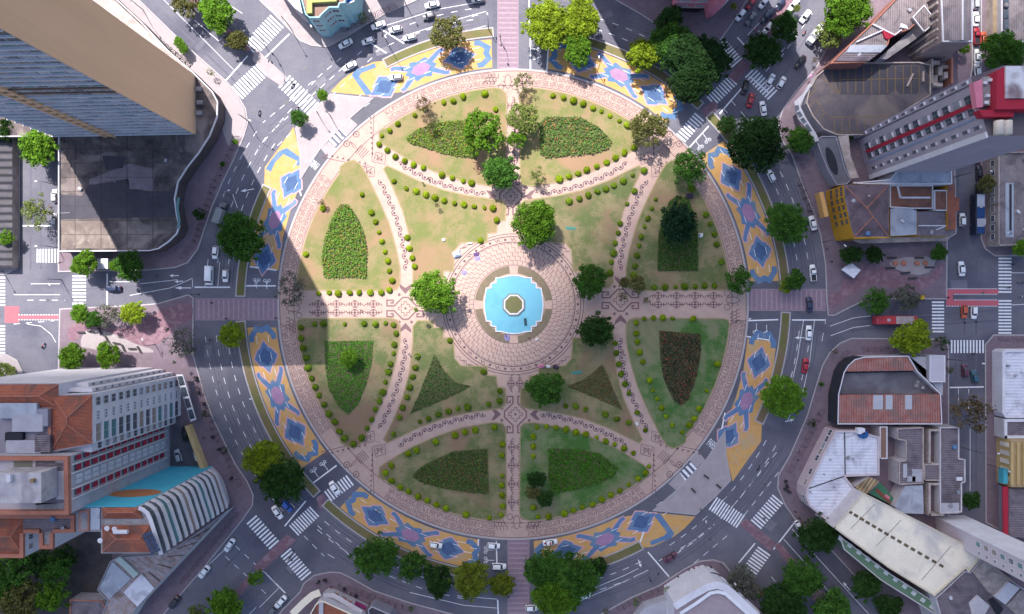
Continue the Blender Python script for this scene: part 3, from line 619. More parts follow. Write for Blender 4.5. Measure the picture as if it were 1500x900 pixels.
# ------------------------------------------------------------------ buildings
GLASS = mat('window_glass', (.035, .045, .06), rough=.18, c2=(.10, .11, .13), scale=.6, fine=2, spec=.6)
BLIND = mat('window_blind', (.30, .30, .33), c2=(.20, .2, .23), scale=.8)
CURT = mat('window_curtain', (.22, .16, .15), c2=(.3, .25, .22), scale=.8)
TEALG = mat('window_teal', (.05, .16, .17), c2=(.1, .2, .22), rough=.3)
FRAME = mat('window_frame', (.62, .62, .66), rough=.5)
WHT = mat('wall_white', (.66, .64, .68), c2=(.54, .51, .55), scale=.25, fine=1.5, c3=(.58, .55, .57))
OFFW = mat('wall_offwhite', (.56, .52, .54), c2=(.42, .38, .40), scale=.3, fine=2)
TAN = mat('wall_tan', (.76, .48, .30), c2=(.70, .44, .27), scale=.15, fine=.9, stretch=(1, 1, .12))
GREYW = mat('wall_grey', (.29, .28, .33), c2=(.22, .21, .25), scale=.3)
GREYL = mat('wall_lightgrey', (.42, .41, .45), c2=(.33, .32, .36), scale=.3)
BRICKT = corrug('roof_tile_red', (.38, .115, .06), (.24, .07, .045), .32, 1, c3=(.16, .075, .06))
BRICKB = corrug('roof_tile_brown', (.30, .125, .08), (.19, .08, .06), .32, 0)
FIBRE = corrug('roof_fibre_cement', (.30, .245, .245), (.20, .165, .18), .5, 0)
FIBRP = corrug('roof_fibre_purple', (.22, .18, .20), (.155, .125, .15), .5, 1)
METL = corrug('roof_metal_white', (.66, .65, .71), (.58, .57, .64), .9, 1, .48, c3=(.44, .42, .47))
METG = corrug('roof_metal_grey', (.40, .42, .48), (.33, .35, .41), .6, 0, .48, c3=(.27, .28, .33))
RUST = corrug('roof_rust', (.30, .085, .065), (.36, .20, .18), .7, 0, .8)
CONC = mat('roof_concrete', (.34, .32, .33), c2=(.20, .18, .19), scale=.35, fine=2, c3=(.14, .125, .135))
STAIN = mat('roof_stained', (.15, .12, .115), c2=(.042, .036, .04), scale=.26, fine=2.6, c3=(.25, .205, .19), bump=.3)
BITUM = mat('roof_bitumen', (.045, .042, .055), c2=(.065, .06, .075), scale=.3, fine=2)
SAND = mat('roof_sand', (.46, .39, .36), c2=(.30, .24, .22), scale=.5, fine=2, c3=(.26, .21, .19))
CREAM = mat('wall_cream', (.82, .73, .58), c2=(.70, .62, .50), scale=.2, fine=1.4, c3=(.52, .47, .43))
CRIM = mat('crimson', (.38, .02, .045), c2=(.30, .02, .04), scale=.4)
PINKB = mat('wall_pink', (.60, .20, .27), c2=(.50, .16, .22), scale=.3)
TEAL = mat('wall_teal', (.33, .55, .60), c2=(.26, .45, .50), scale=.4)
YELB = mat('wall_yellow', (.50, .26, .02), c2=(.40, .20, .02), scale=.4)
CYAN = mat('terrace_cyan', (.06, .40, .55), c2=(.09, .46, .60), scale=.3, fine=2)
ORNG = mat('terrace_orange', (.44, .19, .08), c2=(.36, .13, .06), scale=.5)
TERR = mat('parapet_terracotta', (.42, .17, .115), c2=(.33, .13, .09), scale=.6)
BLACKW = mat('wall_black', (.02, .022, .03), c2=(.03, .03, .04), scale=.5)
GREENB = mat('wall_green', (.10, .19, .11), c2=(.14, .22, .14), scale=.4)
METAL = mat('galvanised', (.32, .32, .35), rough=.5, metal=.4)
TANKM = mat('water_tank', (.70, .58, .47), c2=(.6, .5, .42), scale=.5, rough=.5)
def part(b, name, mats, root, smooth=False):
    o = b.build(name, mats, root, smooth); o.matrix_parent_inverse = Matrix.Translation(-root.location); return o
def bld(name, label, pts, h=0, cat='building', group=None):
    P = PW(pts, h); c = sum(P, Vector())/len(P)
    return empty(name, (c.x, c.y, 0), 0, label, cat, group)
def vol(root, pts, h, z0=0, wall=OFFW, roof=CONC, par=None, pname='wall', rname='roof', ph=.7, pw=.3):
    """one upright volume: walls, roof skin and parapet"""
    P = PW(pts, h); b = MB(); b.prism(P, z0, h); part(b, pname, wall, root)
    if roof:
        b = MB(); q = ccw([(p.x, p.y) for p in P]); b.face([(x, y, h+.015) for x, y in q]); ro = part(b, rname, roof, root)
    if roof in (CONC, FIBRE, FIBRP, STAIN, GREYL, METL, METG): clutter(root, P, h+.02)
    if par:
        b = MB(); q = ccw([(p.x, p.y) for p in P])
        for i in range(len(q)):
            a, c = Vector(q[i]), Vector(q[(i+1) % len(q)]); d = c-a
            if d.length < .05: continue
            n = Vector((-d.y, d.x)).normalized()*(pw/2-.04); m_ = (a+c)/2+n
            b.box((m_.x, m_.y, h+ph/2-.05), (d.length+.05+.003*i, pw, ph+.004*(i % 3)), math.atan2(d.y, d.x))
        part(b, 'parapet', par, root)
    return P
CR = random.Random(77)
def pip(x, y, P):
    r = False; j = len(P)-1
    for i in range(len(P)):
        if (P[i][1] > y) != (P[j][1] > y) and x < (P[j][0]-P[i][0])*(y-P[i][1])/(P[j][1]-P[i][1])+P[i][0]: r = not r
        j = i
    return r
def clutter(root, P, h):
    """small plant on a flat roof: condensers, vents, tanks, pipe runs"""
    q = [(p.x, p.y) for p in P]; ar = abs(sum(q[i][0]*q[(i+1) % len(q)][1]-q[(i+1) % len(q)][0]*q[i][1] for i in range(len(q))))/2
    x0, x1, y0, y1 = min(a for a, _ in q), max(a for a, _ in q), min(a for _, a in q), max(a for _, a in q); n = min(9, int(ar/38)); k = 0
    for _ in range(n*6):
        if k >= n: break
        x, y = CR.uniform(x0, x1), CR.uniform(y0, y1)
        if not (pip(x, y, q) and pip(x+.9, y, q) and pip(x-.9, y, q) and pip(x, y+.9, q) and pip(x, y-.9, q)): continue
        k += 1; t = CR.random(); b = MB()
        if t < .4: b.box((x, y, h+.32), (CR.uniform(.6, 1.1), CR.uniform(.5, .9), .6), CR.random()*3); part(b, 'condenser', CR.choice((WHT, METAL, GREYL)), root)
        elif t < .6: b.tube([(x, y, h), (x, y, h+.9)], .16, 8); part(b, 'vent_pipe', METAL, root)
        elif t < .75: b.loft([[(x+r_*math.cos(j*math.pi/5), y+r_*math.sin(j*math.pi/5), z) for j in range(10)] for r_, z in ((.6, h), (.66, h+.8), (.5, h+.95))]); part(b, 'water_tank', CR.choice((mat('tank_bluegrey', (.10, .2, .36)), CONC, TANKM)), root)
        else:
            a = CR.random()*3.1; l = CR.uniform(1.5, 4); b.tube([(x-l*.5*math.cos(a), y-l*.5*math.sin(a), h+.12), (x+l*.5*math.cos(a), y+l*.5*math.sin(a), h+.12)], .06, 5); part(b, 'pipe_run', METAL, root)
def ribs(root, name, lines, h, w_, m, hh=.25):
    b = MB()
    for l in lines:
        P = [W(x, y, h) for x, y in l]
        for a, c in zip(P[:-1], P[1:]): b.box(((a.x+c.x)/2, (a.y+c.y)/2, h+hh/2), ((c-a).length, w_, hh), math.atan2(c.y-a.y, c.x-a.x))
    return part(b, name, m, root)
def rbox(root, name, x, y, h, dx, dy, dz, m, ang=0):
    b = MB(); p = W(x, y, h+dz); b.box((p.x, p.y, h+dz/2), (dx, dy, dz), R(ang)); return part(b, name, m, root)
def hip(root, pts, ridge, h, dh, m, name='roof', z_off=.02):
    """hipped roof over a quad (plan at eaves height h) with a two-point ridge dh higher"""
    P = [W(x, y, h) for x, y in pts]; r = [W(x, y, h+dh) for x, y in ridge]
    P = [Vector((p.x, p.y, h+z_off)) for p in P]
    b = MB(); a, c, d, e = P
    b.face([a, c, r[1], r[0]]) if len(r) > 1 else b.face([a, c, r[0]])
    if len(r) > 1: b.face([c, d, r[1]]); b.face([d, e, r[0], r[1]]); b.face([e, a, r[0]])
    else: b.face([c, d, r[0]]); b.face([d, e, r[0]]); b.face([e, a, r[0]])
    o = part(b, name, m, root)
    cb = MB()
    for q in P: cb.tube([q+Vector((0, 0, .05)), (min(r, key=lambda t: (t-q).length))+Vector((0, 0, .05))], .13, 5)
    if len(r) > 1: cb.tube([r[0]+Vector((0, 0, .05)), r[1]+Vector((0, 0, .05))], .13, 5)
    cb.build('ridge_tiles', TERR, o)
    return o
WM = {}
FRM = [None]
def winmesh(w_, h_, fr=.12, proud=.10):
    k = (round(w_, 2), round(h_, 2), proud, FRM[0])
    if k not in WM:
        b = MB()
        for c, d in (((0, 0, h_/2), (w_+fr, proud, fr)), ((0, 0, -h_/2), (w_+fr+.1, proud+.08, fr)), ((-w_/2, 0, 0), (fr, proud-.01, h_)), ((w_/2, 0, 0), (fr, proud-.01, h_)), ((0, 0, 0), (.06, proud*.6, h_))): b.box(c, d)
        f = newmesh('window', b.v, b.f, FRM[0] or FRAME, b.mi); b = MB(); b.box((0, 0, 0), (w_, .04, h_)); g = b
        WM[k] = (f, {})
        WM[k][1]['b'] = g
    return WM[k]
def window(root, p, ang, w_, h_, gm, proud=.10, name='window'):
    f, d = winmesh(w_, h_, proud=proud)
    if gm.name not in d: d[gm.name] = newmesh('pane', d['b'].v, d['b'].f, gm)
    o = link(name, f, root, Vector(p)-root.location, ang); link('pane', d[gm.name], o)
    return o
WR = random.Random(11)
def wall_grid(root, A, B, zs, us, w_, h_, mats=(GLASS, GLASS, BLIND, CURT), face=None, proud=.1, drop=0):
    """windows on the wall A-B (plan points, metres): one at every height in zs and every fraction in us"""
    A, B = Vector((A[0], A[1])), Vector((B[0], B[1])); d = (B-A); n = Vector((-d.y, d.x)).normalized(); mid = (A+B)/2
    if n.dot(-mid if face is None else Vector(face)) < 0: n = -n; 
    t = d.normalized(); ang = math.atan2(n.y, n.x)-math.pi/2
    for z in zs:
        for u in us:
            if drop and WR.random() < drop: continue
            p = A+d*u+n*.03; window(root, (p.x, p.y, z), ang, w_, h_, WR.choice(mats), proud)
def band(root, name, A, B, z0, z1, out, m, face=None, ext=0.0):
    A, B = Vector((A[0], A[1])), Vector((B[0], B[1])); d = B-A; n = Vector((-d.y, d.x)).normalized()
    if n.dot(-(A+B)/2 if face is None else Vector(face)) < 0: n = -n
    c = (A+B)/2+n*out/2; b = MB(); b.box((c.x, c.y, (z0+z1)/2), (d.length+ext, abs(out), z1-z0), math.atan2(d.y, d.x)); return part(b, name, m, root)
def floors(z0, n, fh): return [z0+fh*(i+.5) for i in range(n)]
# --- podium with the slab tower on it
POD = [(87, 201), (87, 369), (220, 368), (233, 365), (249, 354), (260, 343), (264, 332), (260, 315), (257, 292), (262, 267), (276, 245), (292, 225), (308, 200), (319, 172), (320, 150), (312, 135), (282, 105), (250, 78), (207, 32), (172, 0), (130, -40), (-60, -40), (-60, 201)]
po = bld('podium_building', 'low podium with stained dark flat roof and pale curved rim at foot of tower', POD, 5)
vol(po, POD, 5, .15, mat('podium_wall', (.10, .08, .085), c2=(.07, .055, .06)), STAIN, WHT, ph=.55, pw=.28)
for q, m in (([(89, 285), (120, 287), (130, 272), (160, 268), (188, 262), (190, 278), (225, 281), (257, 281), (257, 318), (150, 320), (89, 322)], BITUM), ([(284, 108), (170, 3), (110, -38), (60, -38), (240, 98)], SAND), ([(225, 248), (225, 279), (190, 277), (186, 262), (130, 271), (132, 262), (170, 248), (190, 240)], mat('roof_patch', (.22, .185, .20), c2=(.15, .12, .14), scale=.4)),
             ([(90, 324), (150, 323), (172, 364), (90, 364)], mat('roof_brown_sunlit', (.185, .145, .125), c2=(.12, .09, .085), scale=.5, c3=(.25, .21, .18))), ([(150, 228), (185, 230), (180, 246), (155, 250)], BITUM)):  # dirty brown corner cut along the tower shadow, sunlight put into its colour
    b = MB(); p = ccw([(v.x, v.y) for v in PW(q, 5)]); b.face([(x, y, 5.03) for x, y in p]); part(b, 'roof_patch', m, po)
b = MB(); b.ribbon([(p.x, p.y) for p in PW([(263, 290), (261, 305), (264, 325), (262, 335)], 5)], .8, 5.6); part(b, 'skylight_strip', TEALG, po)
ribs(po, 'roof_joint', [[(89, 281+k*21), (250 if k != 4 else 222, 281+k*21)] for k in range(-3, 5)]+[[(110+k*38, 204), (110+k*38, 364)] for k in range(4)], 5.02, .1, mat('joint_dark', (.06, .05, .05)), .05)
for x, y in ((290, 130), (292, 150), (291, 165)): rbox(po, 'roof_unit', x, y, 5, 1.6, 1.2, 1.0, CONC)
TW = [(80, 112), (284.5, 112), (285, 196), (80, 200)]
tw = bld('apartment_tower', 'very tall slab tower with blank tan end wall and rows of grey windows', TW, 5); TH = 100.0
P = [W(x, y, 5) for x, y in TW]; b = MB(); b.prism(P, 5, TH); part(b, 'wall', GREYW, tw)
b = MB(); b.prism(P, TH, TH+.3); part(b, 'roof', CONC, tw)
A, B = P[1], P[2]; band(tw, 'end_wall', A, B, 5, TH+1, .35, TAN, face=(1, 0), ext=.5)
SA, SB = P[3], P[2]                                     # long front
fh = 2.9; nf = int((TH-6)/fh); bays = 13; cnt = 0; extra = MB()
sh_pan = {}
for f in range(nf):
    z = 6+fh*f
    band(tw, 'floor_ledge', SA, SB, z-.18, z+.16, .45, WHT if f not in (13, 14, 26) else mat('tower_brown', (.24, .15, .11), c2=(.18, .11, .08)), face=(0, -1))
    for i in range(bays):
        u = (i+.5)/bays; q = SA.lerp(SB, u); m = WR.choice((GLASS, GLASS, BLIND, OFFW, GREYL, CURT, TEALG, SAND))
        if cnt < 300: window(tw, (q.x, q.y-.05, z+1.45), math.pi, 2.35, 1.9, m, .08); cnt += 1
        else: extra.box((q.x, q.y-.05, z+1.45), (2.35, .06, 1.9))
ex = part(extra, 'upper_windows', GLASS, tw); ex['kind'] = 'stuff'
x0 = SA.lerp(SB, .40); b = MB()
for dx in (-1.3, 1.3): b.box((x0.x+dx, x0.y-.35, (TH+5)/2), (.45, .7, TH-5))
for f in range(nf): b.box((x0.x, x0.y-.25, 6+fh*f), (2.2, .5, 1.15))
part(b, 'stair_pilaster', MATS['wall_tan'], tw); band(tw, 'stair_recess', (x0.x-1.1, x0.y), (x0.x+1.1, x0.y), 5, TH, .12, BLACKW, face=(0, -1))
# --- arcade building beyond the side street
q = [(-70, 150), (18, 150), (18, 392), (-70, 392)]
o = bld('arcade_building', 'dark ribbed roof of arcade building across side street from the podium', q, 2.8); vol(o, q, 2.8, .15, SAND, corrug('roof_shaded_ribs', (.05, .048, .06), (.085, .078, .088), 2.2, 1, .9), None)  # ribbed roof coloured dark to carry the shade lying on it
# --- white apartment block, lower left
WB = [(-70, 562), (85, 562), (87, 579), (136, 577), (137, 650), (75, 664), (-70, 664)]
wb = bld('apartment_block', 'white apartment block with orange hip tiled roof and many small windows', WB, 42)
Q = [W(x, y, 42) for x, y in WB]
vol(wb, WB, 42, .15, WHT, mat('roof_grey_patch', (.30, .27, .31), c2=(.22, .2, .24), scale=.3), None)
hip(wb, [(-70, 564), (86, 563), (86, 597), (-70, 597)], [(-70, 581), (56, 581)], 42, 1.5, BRICKT)
hip(wb, [(76, 580), (135, 579), (135, 650), (76, 660)], [(98, 612), (98, 622)], 42, 2.0, BRICKT)
b = MB(); b.ribbon([(p.x, p.y) for p in PW([(74, 597), (74, 663)], 42)], .7, 42.4); part(b, 'gutter', TERR, wb)
for x, y, dx, dy, m in ((25, 602, 9, 3.5, METG), (40, 620, 7, 4, GREYL), (20, 641, 4, 2.2, BLACKW), (62, 612, 2.5, 4, GREYW), (34, 655, 8, 3, GREYL), (62, 650, 3.5, 4, FIBRP)): rbox(wb, 'roof_shed', x, y, 42.05, dx, dy, .6+.13*dy+.01*dx, m)
xE = W(137, 600, 42).x; yb = lambda py: W(0, py, 0).y; fz = floors(1.5, 13, 3.1)
def eface(x, y0, y1, zs, us, w_, h_, mats=(GLASS, BLIND, CURT), root=wb): wall_grid(root, (x, yb(y0)), (x, yb(y1)), zs, us, w_, h_, mats, face=(1, 0))
for x1, y0, y1, hh in ((241, 541, 545.4, 36), (255, 545.5, 550.2, 39)):
    b = MB(); b.prism([W(120, y0), W(x1, y0), W(x1, y1), W(120, y1)], .15, hh); part(b, 'north_wing', WHT, wb); eface(W(x1, 0).x, y0, y1, fz[:11 if hh < 38 else 12], (.5,), .62, 1.15, (GLASS, BLIND))
eface(xE, 551, 567, fz, (.55,), 1.9, 1.75); eface(xE, 568, 584, fz, (.3, .52, .74), .55, .85, (GLASS,))
eface(xE, 585, 607.5, fz, (.5,), 4.2, 1.95, (GLASS, GLASS, TEALG, CURT, BLIND))
for z in fz: band(wb, 'balcony_slab', (xE, yb(584.5)), (xE, yb(608)), z-1.7, z-1.15, .35, WHT, face=(1, 0))
b = MB(); b.prism([W(180, 608.5), W(258, 608.5), W(258, 620), W(180, 620)], .15, 40); part(b, 'south_bay', WHT, wb)
eface(W(258, 0).x, 609, 620, fz[:12], (.5,), 1.5, 1.6)
# --- grey hotel with crimson panels
HB = [(-70, 668), (103, 668), (104.5, 752), (-70, 752)]
hb = bld('hotel_building', 'tall grey hotel with crimson window panels and terracotta roof parapet', HB, 45)
vol(hb, HB, 45, .15, GREYL, mat('roof_tiles_pale', (.47, .42, .43), c2=(.40, .35, .37), scale=.6), TERR, ph=1.1, pw=.9)
for q, m in (([(52, 672), (81, 672), (81, 690), (73, 690), (73, 706), (64, 706), (64, 690), (52, 690)], FIBRP), ([(81, 678), (93, 678), (93, 690), (81, 690)], FIBRP), ([(94, 711), (103, 711), (103, 724), (94, 724)], FIBRP), ([(64, 719), (82, 719), (82, 732), (100, 732), (100, 736), (52, 740), (52, 734), (64, 733)], FIBRP), ([(53, 737), (100, 737), (100, 749), (53, 749)], CONC), ([(20, 672), (48, 672), (48, 690), (20, 690)], mat('roof_olive', (.2, .19, .15)))):
    b = MB(); p = ccw([(v.x, v.y) for v in PW(q, 45)]); b.face([(x, y, 45.04) for x, y in p]); part(b, 'roof_patch', m, hb)
rbox(hb, 'lift_house', 27, 715, 45.05, 10.0, 6.6, 5.5, mat('roof_stained_white', (.50, .47, .48), c2=(.36, .33, .35), scale=.5, c3=(.3, .27, .29)))
rbox(hb, 'vent', 12, 701, 50.6, .9, 1.6, .8, WHT); rbox(hb, 'vent', 46, 705, 50.6, .8, .8, .8, mat('vent_brown', (.3, .2, .12)))
xH = W(104, 0, 45).x; yH = lambda py: W(0, py, 45).y; hz = floors(3, 13, 3.15)
REDP = mat('panel_red', (.36, .015, .05), c2=(.28, .02, .045), scale=1)
PANW = mat('panel_white', (.55, .56, .62), c2=(.46, .47, .54), scale=1)
def hrow(y0, y1, kind):
    for z in hz:
        if kind == 'red':
            band(hb, 'red_panel', (xH, yH(y0)), (xH, yH(y1)), z-1.0, z+.75, .10, REDP, face=(1, 0)); band(hb, 'window_slot', (xH, yH(y0)), (xH, yH(y1)), z+.8, z+1.45, .06, GLASS, face=(1, 0))
        elif kind == 'white':
            for a, c in ((y0, (y0+y1)/2-.6), ((y0+y1)/2+.6, y1)): band(hb, 'white_panel', (xH, yH(a)), (xH, yH(c)), z-1.2, z+.95, .12, PANW, face=(1, 0))
        else: window(hb, (xH+.03, yH((y0+y1)/2), z), -math.pi/2, .5, .8, GLASS, .06)
for a in ((670, 677, 'red'), (684, 692, 'red'), (698, 712, 'white'), (720, 728, 'red'), (730, 733, 'red'), (744, 748, 'dot')): hrow(*a)
for y in (681, 694, 717, 731.5): band(hb, 'mullion_line', (xH, yH(y-.9)), (xH, yH(y+.9)), 2, 45, .35, WHT, face=(1, 0))
# --- curved balcony block
CB = [(115, 741), (204, 741), (214, 748), (222, 757), (228, 770), (234, 788), (238.5, 806), (238.5, 811), (148, 811)]
cb = bld('balcony_block', 'apartment block with stacked curved white balconies and red tiled roof', CB, 40)
CBI = [(115, 742), (202, 742), (210, 749), (218, 759), (224, 772), (229, 789), (233, 804), (233, 811), (148, 811), (148, 779), (115, 779)]
P = PW(CBI, 40); b = MB(); b.prism(P, .15, 40); part(b, 'wall', OFFW, cb)
b = MB(); p = ccw([(v.x, v.y) for v in P]); b.face([(x, y, 40.015) for x, y in p]); part(b, 'roof', CONC, cb)
hip(cb, [(150, 742), (203, 742), (209, 760), (150, 760)], [(158, 751), (196, 751)], 40.3, 1.2, BRICKT); hip(cb, [(150, 770), (219, 769), (231, 809), (150, 809)], [(170, 790), (205, 790)], 40.3, 1.3, BRICKT)
band(cb, 'cyan_wall', P[0], P[1], .15, 40.6, .12, CYAN, face=(0, 1))
b = MB(); yw = P[0].y+.14; b.face([(-94.5+6.5*math.cos(-t*math.pi/14), yw, 29+3.6*math.sin(-t*math.pi/14)) for t in range(28)]); part(b, 'orange_ellipse', ORNG, cb)
b = MB(); b.prism(PW([(116, 749), (130, 748), (130, 778), (116, 778)], 40.3), 40, 40.3); part(b, 'roof_patch', TERR, cb); b = MB(); b.prism(PW([(118, 751), (128, 751), (128, 776), (118, 776)], 40.34), 40.3, 40.34); part(b, 'roof_patch', CONC, cb)
b = MB(); b.prism(PW([(133, 744), (146, 744), (146, 776), (133, 776)], 40.4), 40, 40.4); part(b, 'glazed_roof', METG, cb)
ed = [W(x, y, 40) for x, y in [(205, 743), (212, 745.5), (218.5, 751), (223, 761), (228, 777), (233, 792), (237, 805), (238, 811)]]
ce = Vector((sum(v.x for v in P)/len(P), sum(v.y for v in P)/len(P)))
for k, z in enumerate(floors(3.6, 12, 3.05)):
    for nm, z0, z1, off, m, th in (('balcony', z-1.5, z-.45, .42, WHT, .5), ('balcony_glass', z-.45, z+1.5, .06, GLASS if k % 3 else (TEALG if k % 2 else CURT), .08)):
        b = MB()
        pts = []
        for i, v in enumerate(ed):
            d = (ed[min(i+1, len(ed)-1)]-ed[max(i-1, 0)]); n = Vector((-d.y, d.x)).normalized()
            if n.dot(Vector((1, .3))) < 0: n = -n
            pts.append((v.x+n.x*off, v.y+n.y*off))
        inner = [(v.x, v.y) for v in ed]; b.prism(pts+inner[::-1], z0, z1, bottom=True); part(b, nm, m, cb)
b = MB(); b.ribbon([(v.x, v.y) for v in ed], 1.0, 40.7); part(b, 'roof_rim', WHT, cb)
so = MB(); c = W(222, 795, 41.6); e1, e2 = Vector((.94, -.34)), Vector((.5, -.86))
for i in range(2):
    for j in range(5):
        pc = Vector((c.x, c.y))+Vector((-.42, .9))*(2-j)*-1.05*-1+Vector((.9, .42))*(i-.5)*1.25
        so.box((pc.x, pc.y, 41.75), (1.15, .9, .06), R(25))
part(so, 'solar_panel_array', mat('solar_blue', (.03, .045, .09), rough=.2, c2=(.05, .07, .12), scale=1), cb)
b = MB(); t = W(176, 780, 42.5); b.tube([(t.x-1.6, t.y, 42.2), (t.x+1.6, t.y, 42.2)], .5, 10); part(b, 'solar_tank', WHT, cb)
for x, y in ((157, 774), (168, 775), (147, 792)):
    b = MB(); c = W(x, y, 42); b.loft([[(c.x+r*math.cos(j*math.pi/4), c.y+r*math.sin(j*math.pi/4), z) for j in range(8)] for r, z in ((.1, 41.7), (.55, 41.95), (.62, 42.15))]); part(b, 'satellite_dish', WHT, cb)
# --- rear wings of the hotel court
q = [(-70, 753.5), (111, 753.5), (111, 779), (80, 780), (80, 803), (60, 803), (60, 780), (36.5, 780), (36.5, 816), (-70, 816)]
o = bld('rear_wing', 'white rear wing with grey flat roofs behind the grey hotel', q, 34); vol(o, q, 34, .15, WHT, FIBRP, TERR, ph=.7, pw=.9)
hip(o, [(-70, 758), (34, 760), (34, 813), (-70, 814)], [(-50, 786), (16, 786)], 34, 1.0, BRICKT)
wall_grid(o, W(36.5, 782, 34), W(36.5, 814, 34), (28, 32), (.25, .7), 1.2, 1.5, face=(1, 0)); rbox(o, 'roof_court', 70, 791, 34.02, 3.0, 4, .15, CONC)
# --- sheds along the avenue
q = [(240, 812), (262, 800), (334, 748), (200, 891), (186, 915), (145, 915), (158, 880), (143, 864), (162, 822), (175, 817)]
o = bld('market_shed', 'long shed with striped rusty sheet roof along the avenue kerb', q, 5.5)
vol(o, q, 5.5, .15, OFFW, corrug('roof_striped', (.42, .38, .42), (.30, .20, .17), 1.6, 1, .6, 0, .3, R(38)), METAL, ph=.3, pw=.25)
for pp, m, z in (([(181, 868), (207, 841), (226, 862), (201, 889)], METL, 5.9), ([(168, 820), (176, 816), (203, 841), (196, 847)], mat('roof_mint', (.42, .50, .46), c2=(.35, .43, .4)), 6.1), ([(164, 823), (192, 848), (160, 878), (145, 863)], METG, 5.8)):
    b = MB(); b.prism(PW(pp, z), 5.5, z); part(b, 'roof_sheet', m, o)
for k in range(11):
    a = W(226+k*9.2, 862-k*9.8, 5.5); c = W(211+k*6.8, 843-k*5.5, 5.5); b = MB(); b.tube([(a.x, a.y, 5.6), (c.x, c.y, 5.65)], .1, 5); part(b, 'roof_seam', BLACKW if k % 2 else METAL, o)
q = [(103, 878), (150, 880), (165, 912), (103, 915)]; o = bld('tiled_shed', 'small patched roof shed under the trees beside the long market shed', q, 5); vol(o, q, 5, .15, OFFW, FIBRP, TERR, ph=.3)
# glass canopy and yellow fence beside the white block
o = bld('glass_canopy', 'narrow framed glass canopy by the white apartment block', [(258, 548), (268, 548), (286, 616), (277, 618)], 4); vol(o, [(258, 549), (268, 549), (287, 615), (279, 618)], 4, 3.6, WHT, None)
for k in range(4):
    a = [(259.5+k*5, 551.5+k*16.5), (267+k*4.8, 551+k*16.3), (271+k*4.8, 564+k*16.3), (263.5+k*5, 565.5+k*16.5)]
    b = MB(); b.prism(PW(a, 4.06), 4.0, 4.06); part(b, 'pane', GLASS, o)
b = MB(); b.prism([W(277, 622), W(282, 621), W(306, 684), (W(300, 686))], .15, 2.8); o = b.build('boundary_wall', mat('wall_ochre', (.60, .42, .20), c2=(.5, .34, .17))); tag(o, 'ochre boundary wall of the hotel car yard', 'wall')
sheet('car_yard', [(254, 624), (277, 622), (300, 685), (246, 685)], .158, ASPHD, kind='structure')
# --- teal corner building, top
q = [(434, -30), (448, 22), (454, 27), (468, 27), (472, 22), (483, 12), (496, 12), (498, 6), (506, 5), (506, -30)]
o = bld('corner_building', 'pale teal corner building with stepped balcony front and yellow roof edge', q, 13); vol(o, q, 13, .15, TEAL, mat('roof_brown', (.2, .12, .1), c2=(.26, .17, .14)), TEAL, ph=.5)
b = MB(); b.prism(PW([(450, -30), (457, -30), (457, 19), (449, 20)], 14.2), 13, 14.2); part(b, 'yellow_roof', mat('roof_lime', (.34, .32, .12), c2=(.28, .27, .1)), o)
b = MB(); b.prism(PW([(457, -30), (493, -30), (493, 2), (457, 4)], 14.2), 13, 14.2); part(b, 'yellow_roof', MATS['roof_lime'], o)
for A_, B_, us in (((454, 27), (468, 27), (.5,)), ((472, 22), (483, 12), (.2, .5, .8)), ((483, 12), (496, 12), (.5,))): wall_grid(o, W(*A_, 13), W(*B_, 13), (5, 8.2, 11.2), us, 1.9 if len(us) == 1 else .7, 1.3, (GLASS, TEALG), face=(0, -1))
b = MB(); b.prism([W(456, 42), W(470, 45.5), W(485, 43), W(505, 30), W(505, 24), W(470, 38), W(456, 36)], 3.2, 3.5); part(b, 'blue_awning', mat('awning_blue', (.10, .27, .42), c2=(.08, .22, .36)), o)
q = [(505.5, -30), (507, 8), (519, 3), (520, -30)]; o = bld('side_building', 'narrow teal building with blue rooftop tarpaulin on the corner', q, 11); vol(o, q, 11, .15, TEAL, mat('tarp_blue', (.03, .10, .36), c2=(.02, .07, .28)), WHT, ph=.4)
q = [(395, -30), (432, 12), (443, 20), (433, -30)]; o = bld('wedge_building', 'grey wedge-shaped building beside the teal corner building', q, 9); vol(o, q, 9, .15, GREYL, GREYL, WHT, ph=.4)
# neighbours just beyond the top edge (their shadows fall on the street)
for pts, h, nm, lb in (([(500, -150), (566, -110), (566, -22), (540, -22)], 14, 'street_building', 'plain grey street-front building casting shade on the teal building pavement'), ([(640, -160), (655, -160), (655, -75), (640, -75)], 26, 'street_building', 'slim grey street-front block beyond the teal building pavement'), ([(800, -330), (990, -330), (990, -120), (860, -90), (815, -95)], 60, 'office_tower', 'tall office tower beyond the street shading the ring road')):
    o = bld(nm, lb, pts, 0); P = [W(x, y) for x, y in pts]; b = MB(); b.prism(P, 0, h); part(b, 'wall', GREYL, o); b = MB(); b.prism(P, h, h+.5); part(b, 'roof', CONC, o)
# --- pink building
q = [(985, -60), (985, 12), (1031, 12.5), (1034, 27), (1041, 26), (1053, 16), (1068, 0), (1105, -45), (1105, -60)]
o = bld('pink_building', 'pink rendered building with rounded corner over recessed ground floor', q, 4); P = PW(q, 4); b = MB(); b.prism(P, 4, 46, bottom=True); part(b, 'wall', PINKB, o); b = MB(); b.prism(P, 46, 46.4); part(b, 'roof', CONC, o)
b = MB(); b.prism(PW([(990, -50), (990, 8), (1028, 10), (1060, -8), (1095, -50)], 4), .15, 4); part(b, 'ground_floor', BLACKW, o)
wall_grid(o, P[1], P[2], floors(4, 6, 3.2), (.28, .82), 2.6, .7, (GLASS,), face=(0, -1)); wall_grid(o, P[5], P[6], floors(4, 6, 3.2), (.3, .7), 1.4, .9, (BLIND,), face=(.7, -.7))
for z in floors(4, 6, 3.2): band(o, 'sill_band', P[1], P[2], z-1.25, z-.6, .12, mat('wall_pale_pink', (.60, .45, .42)), face=(0, -1))
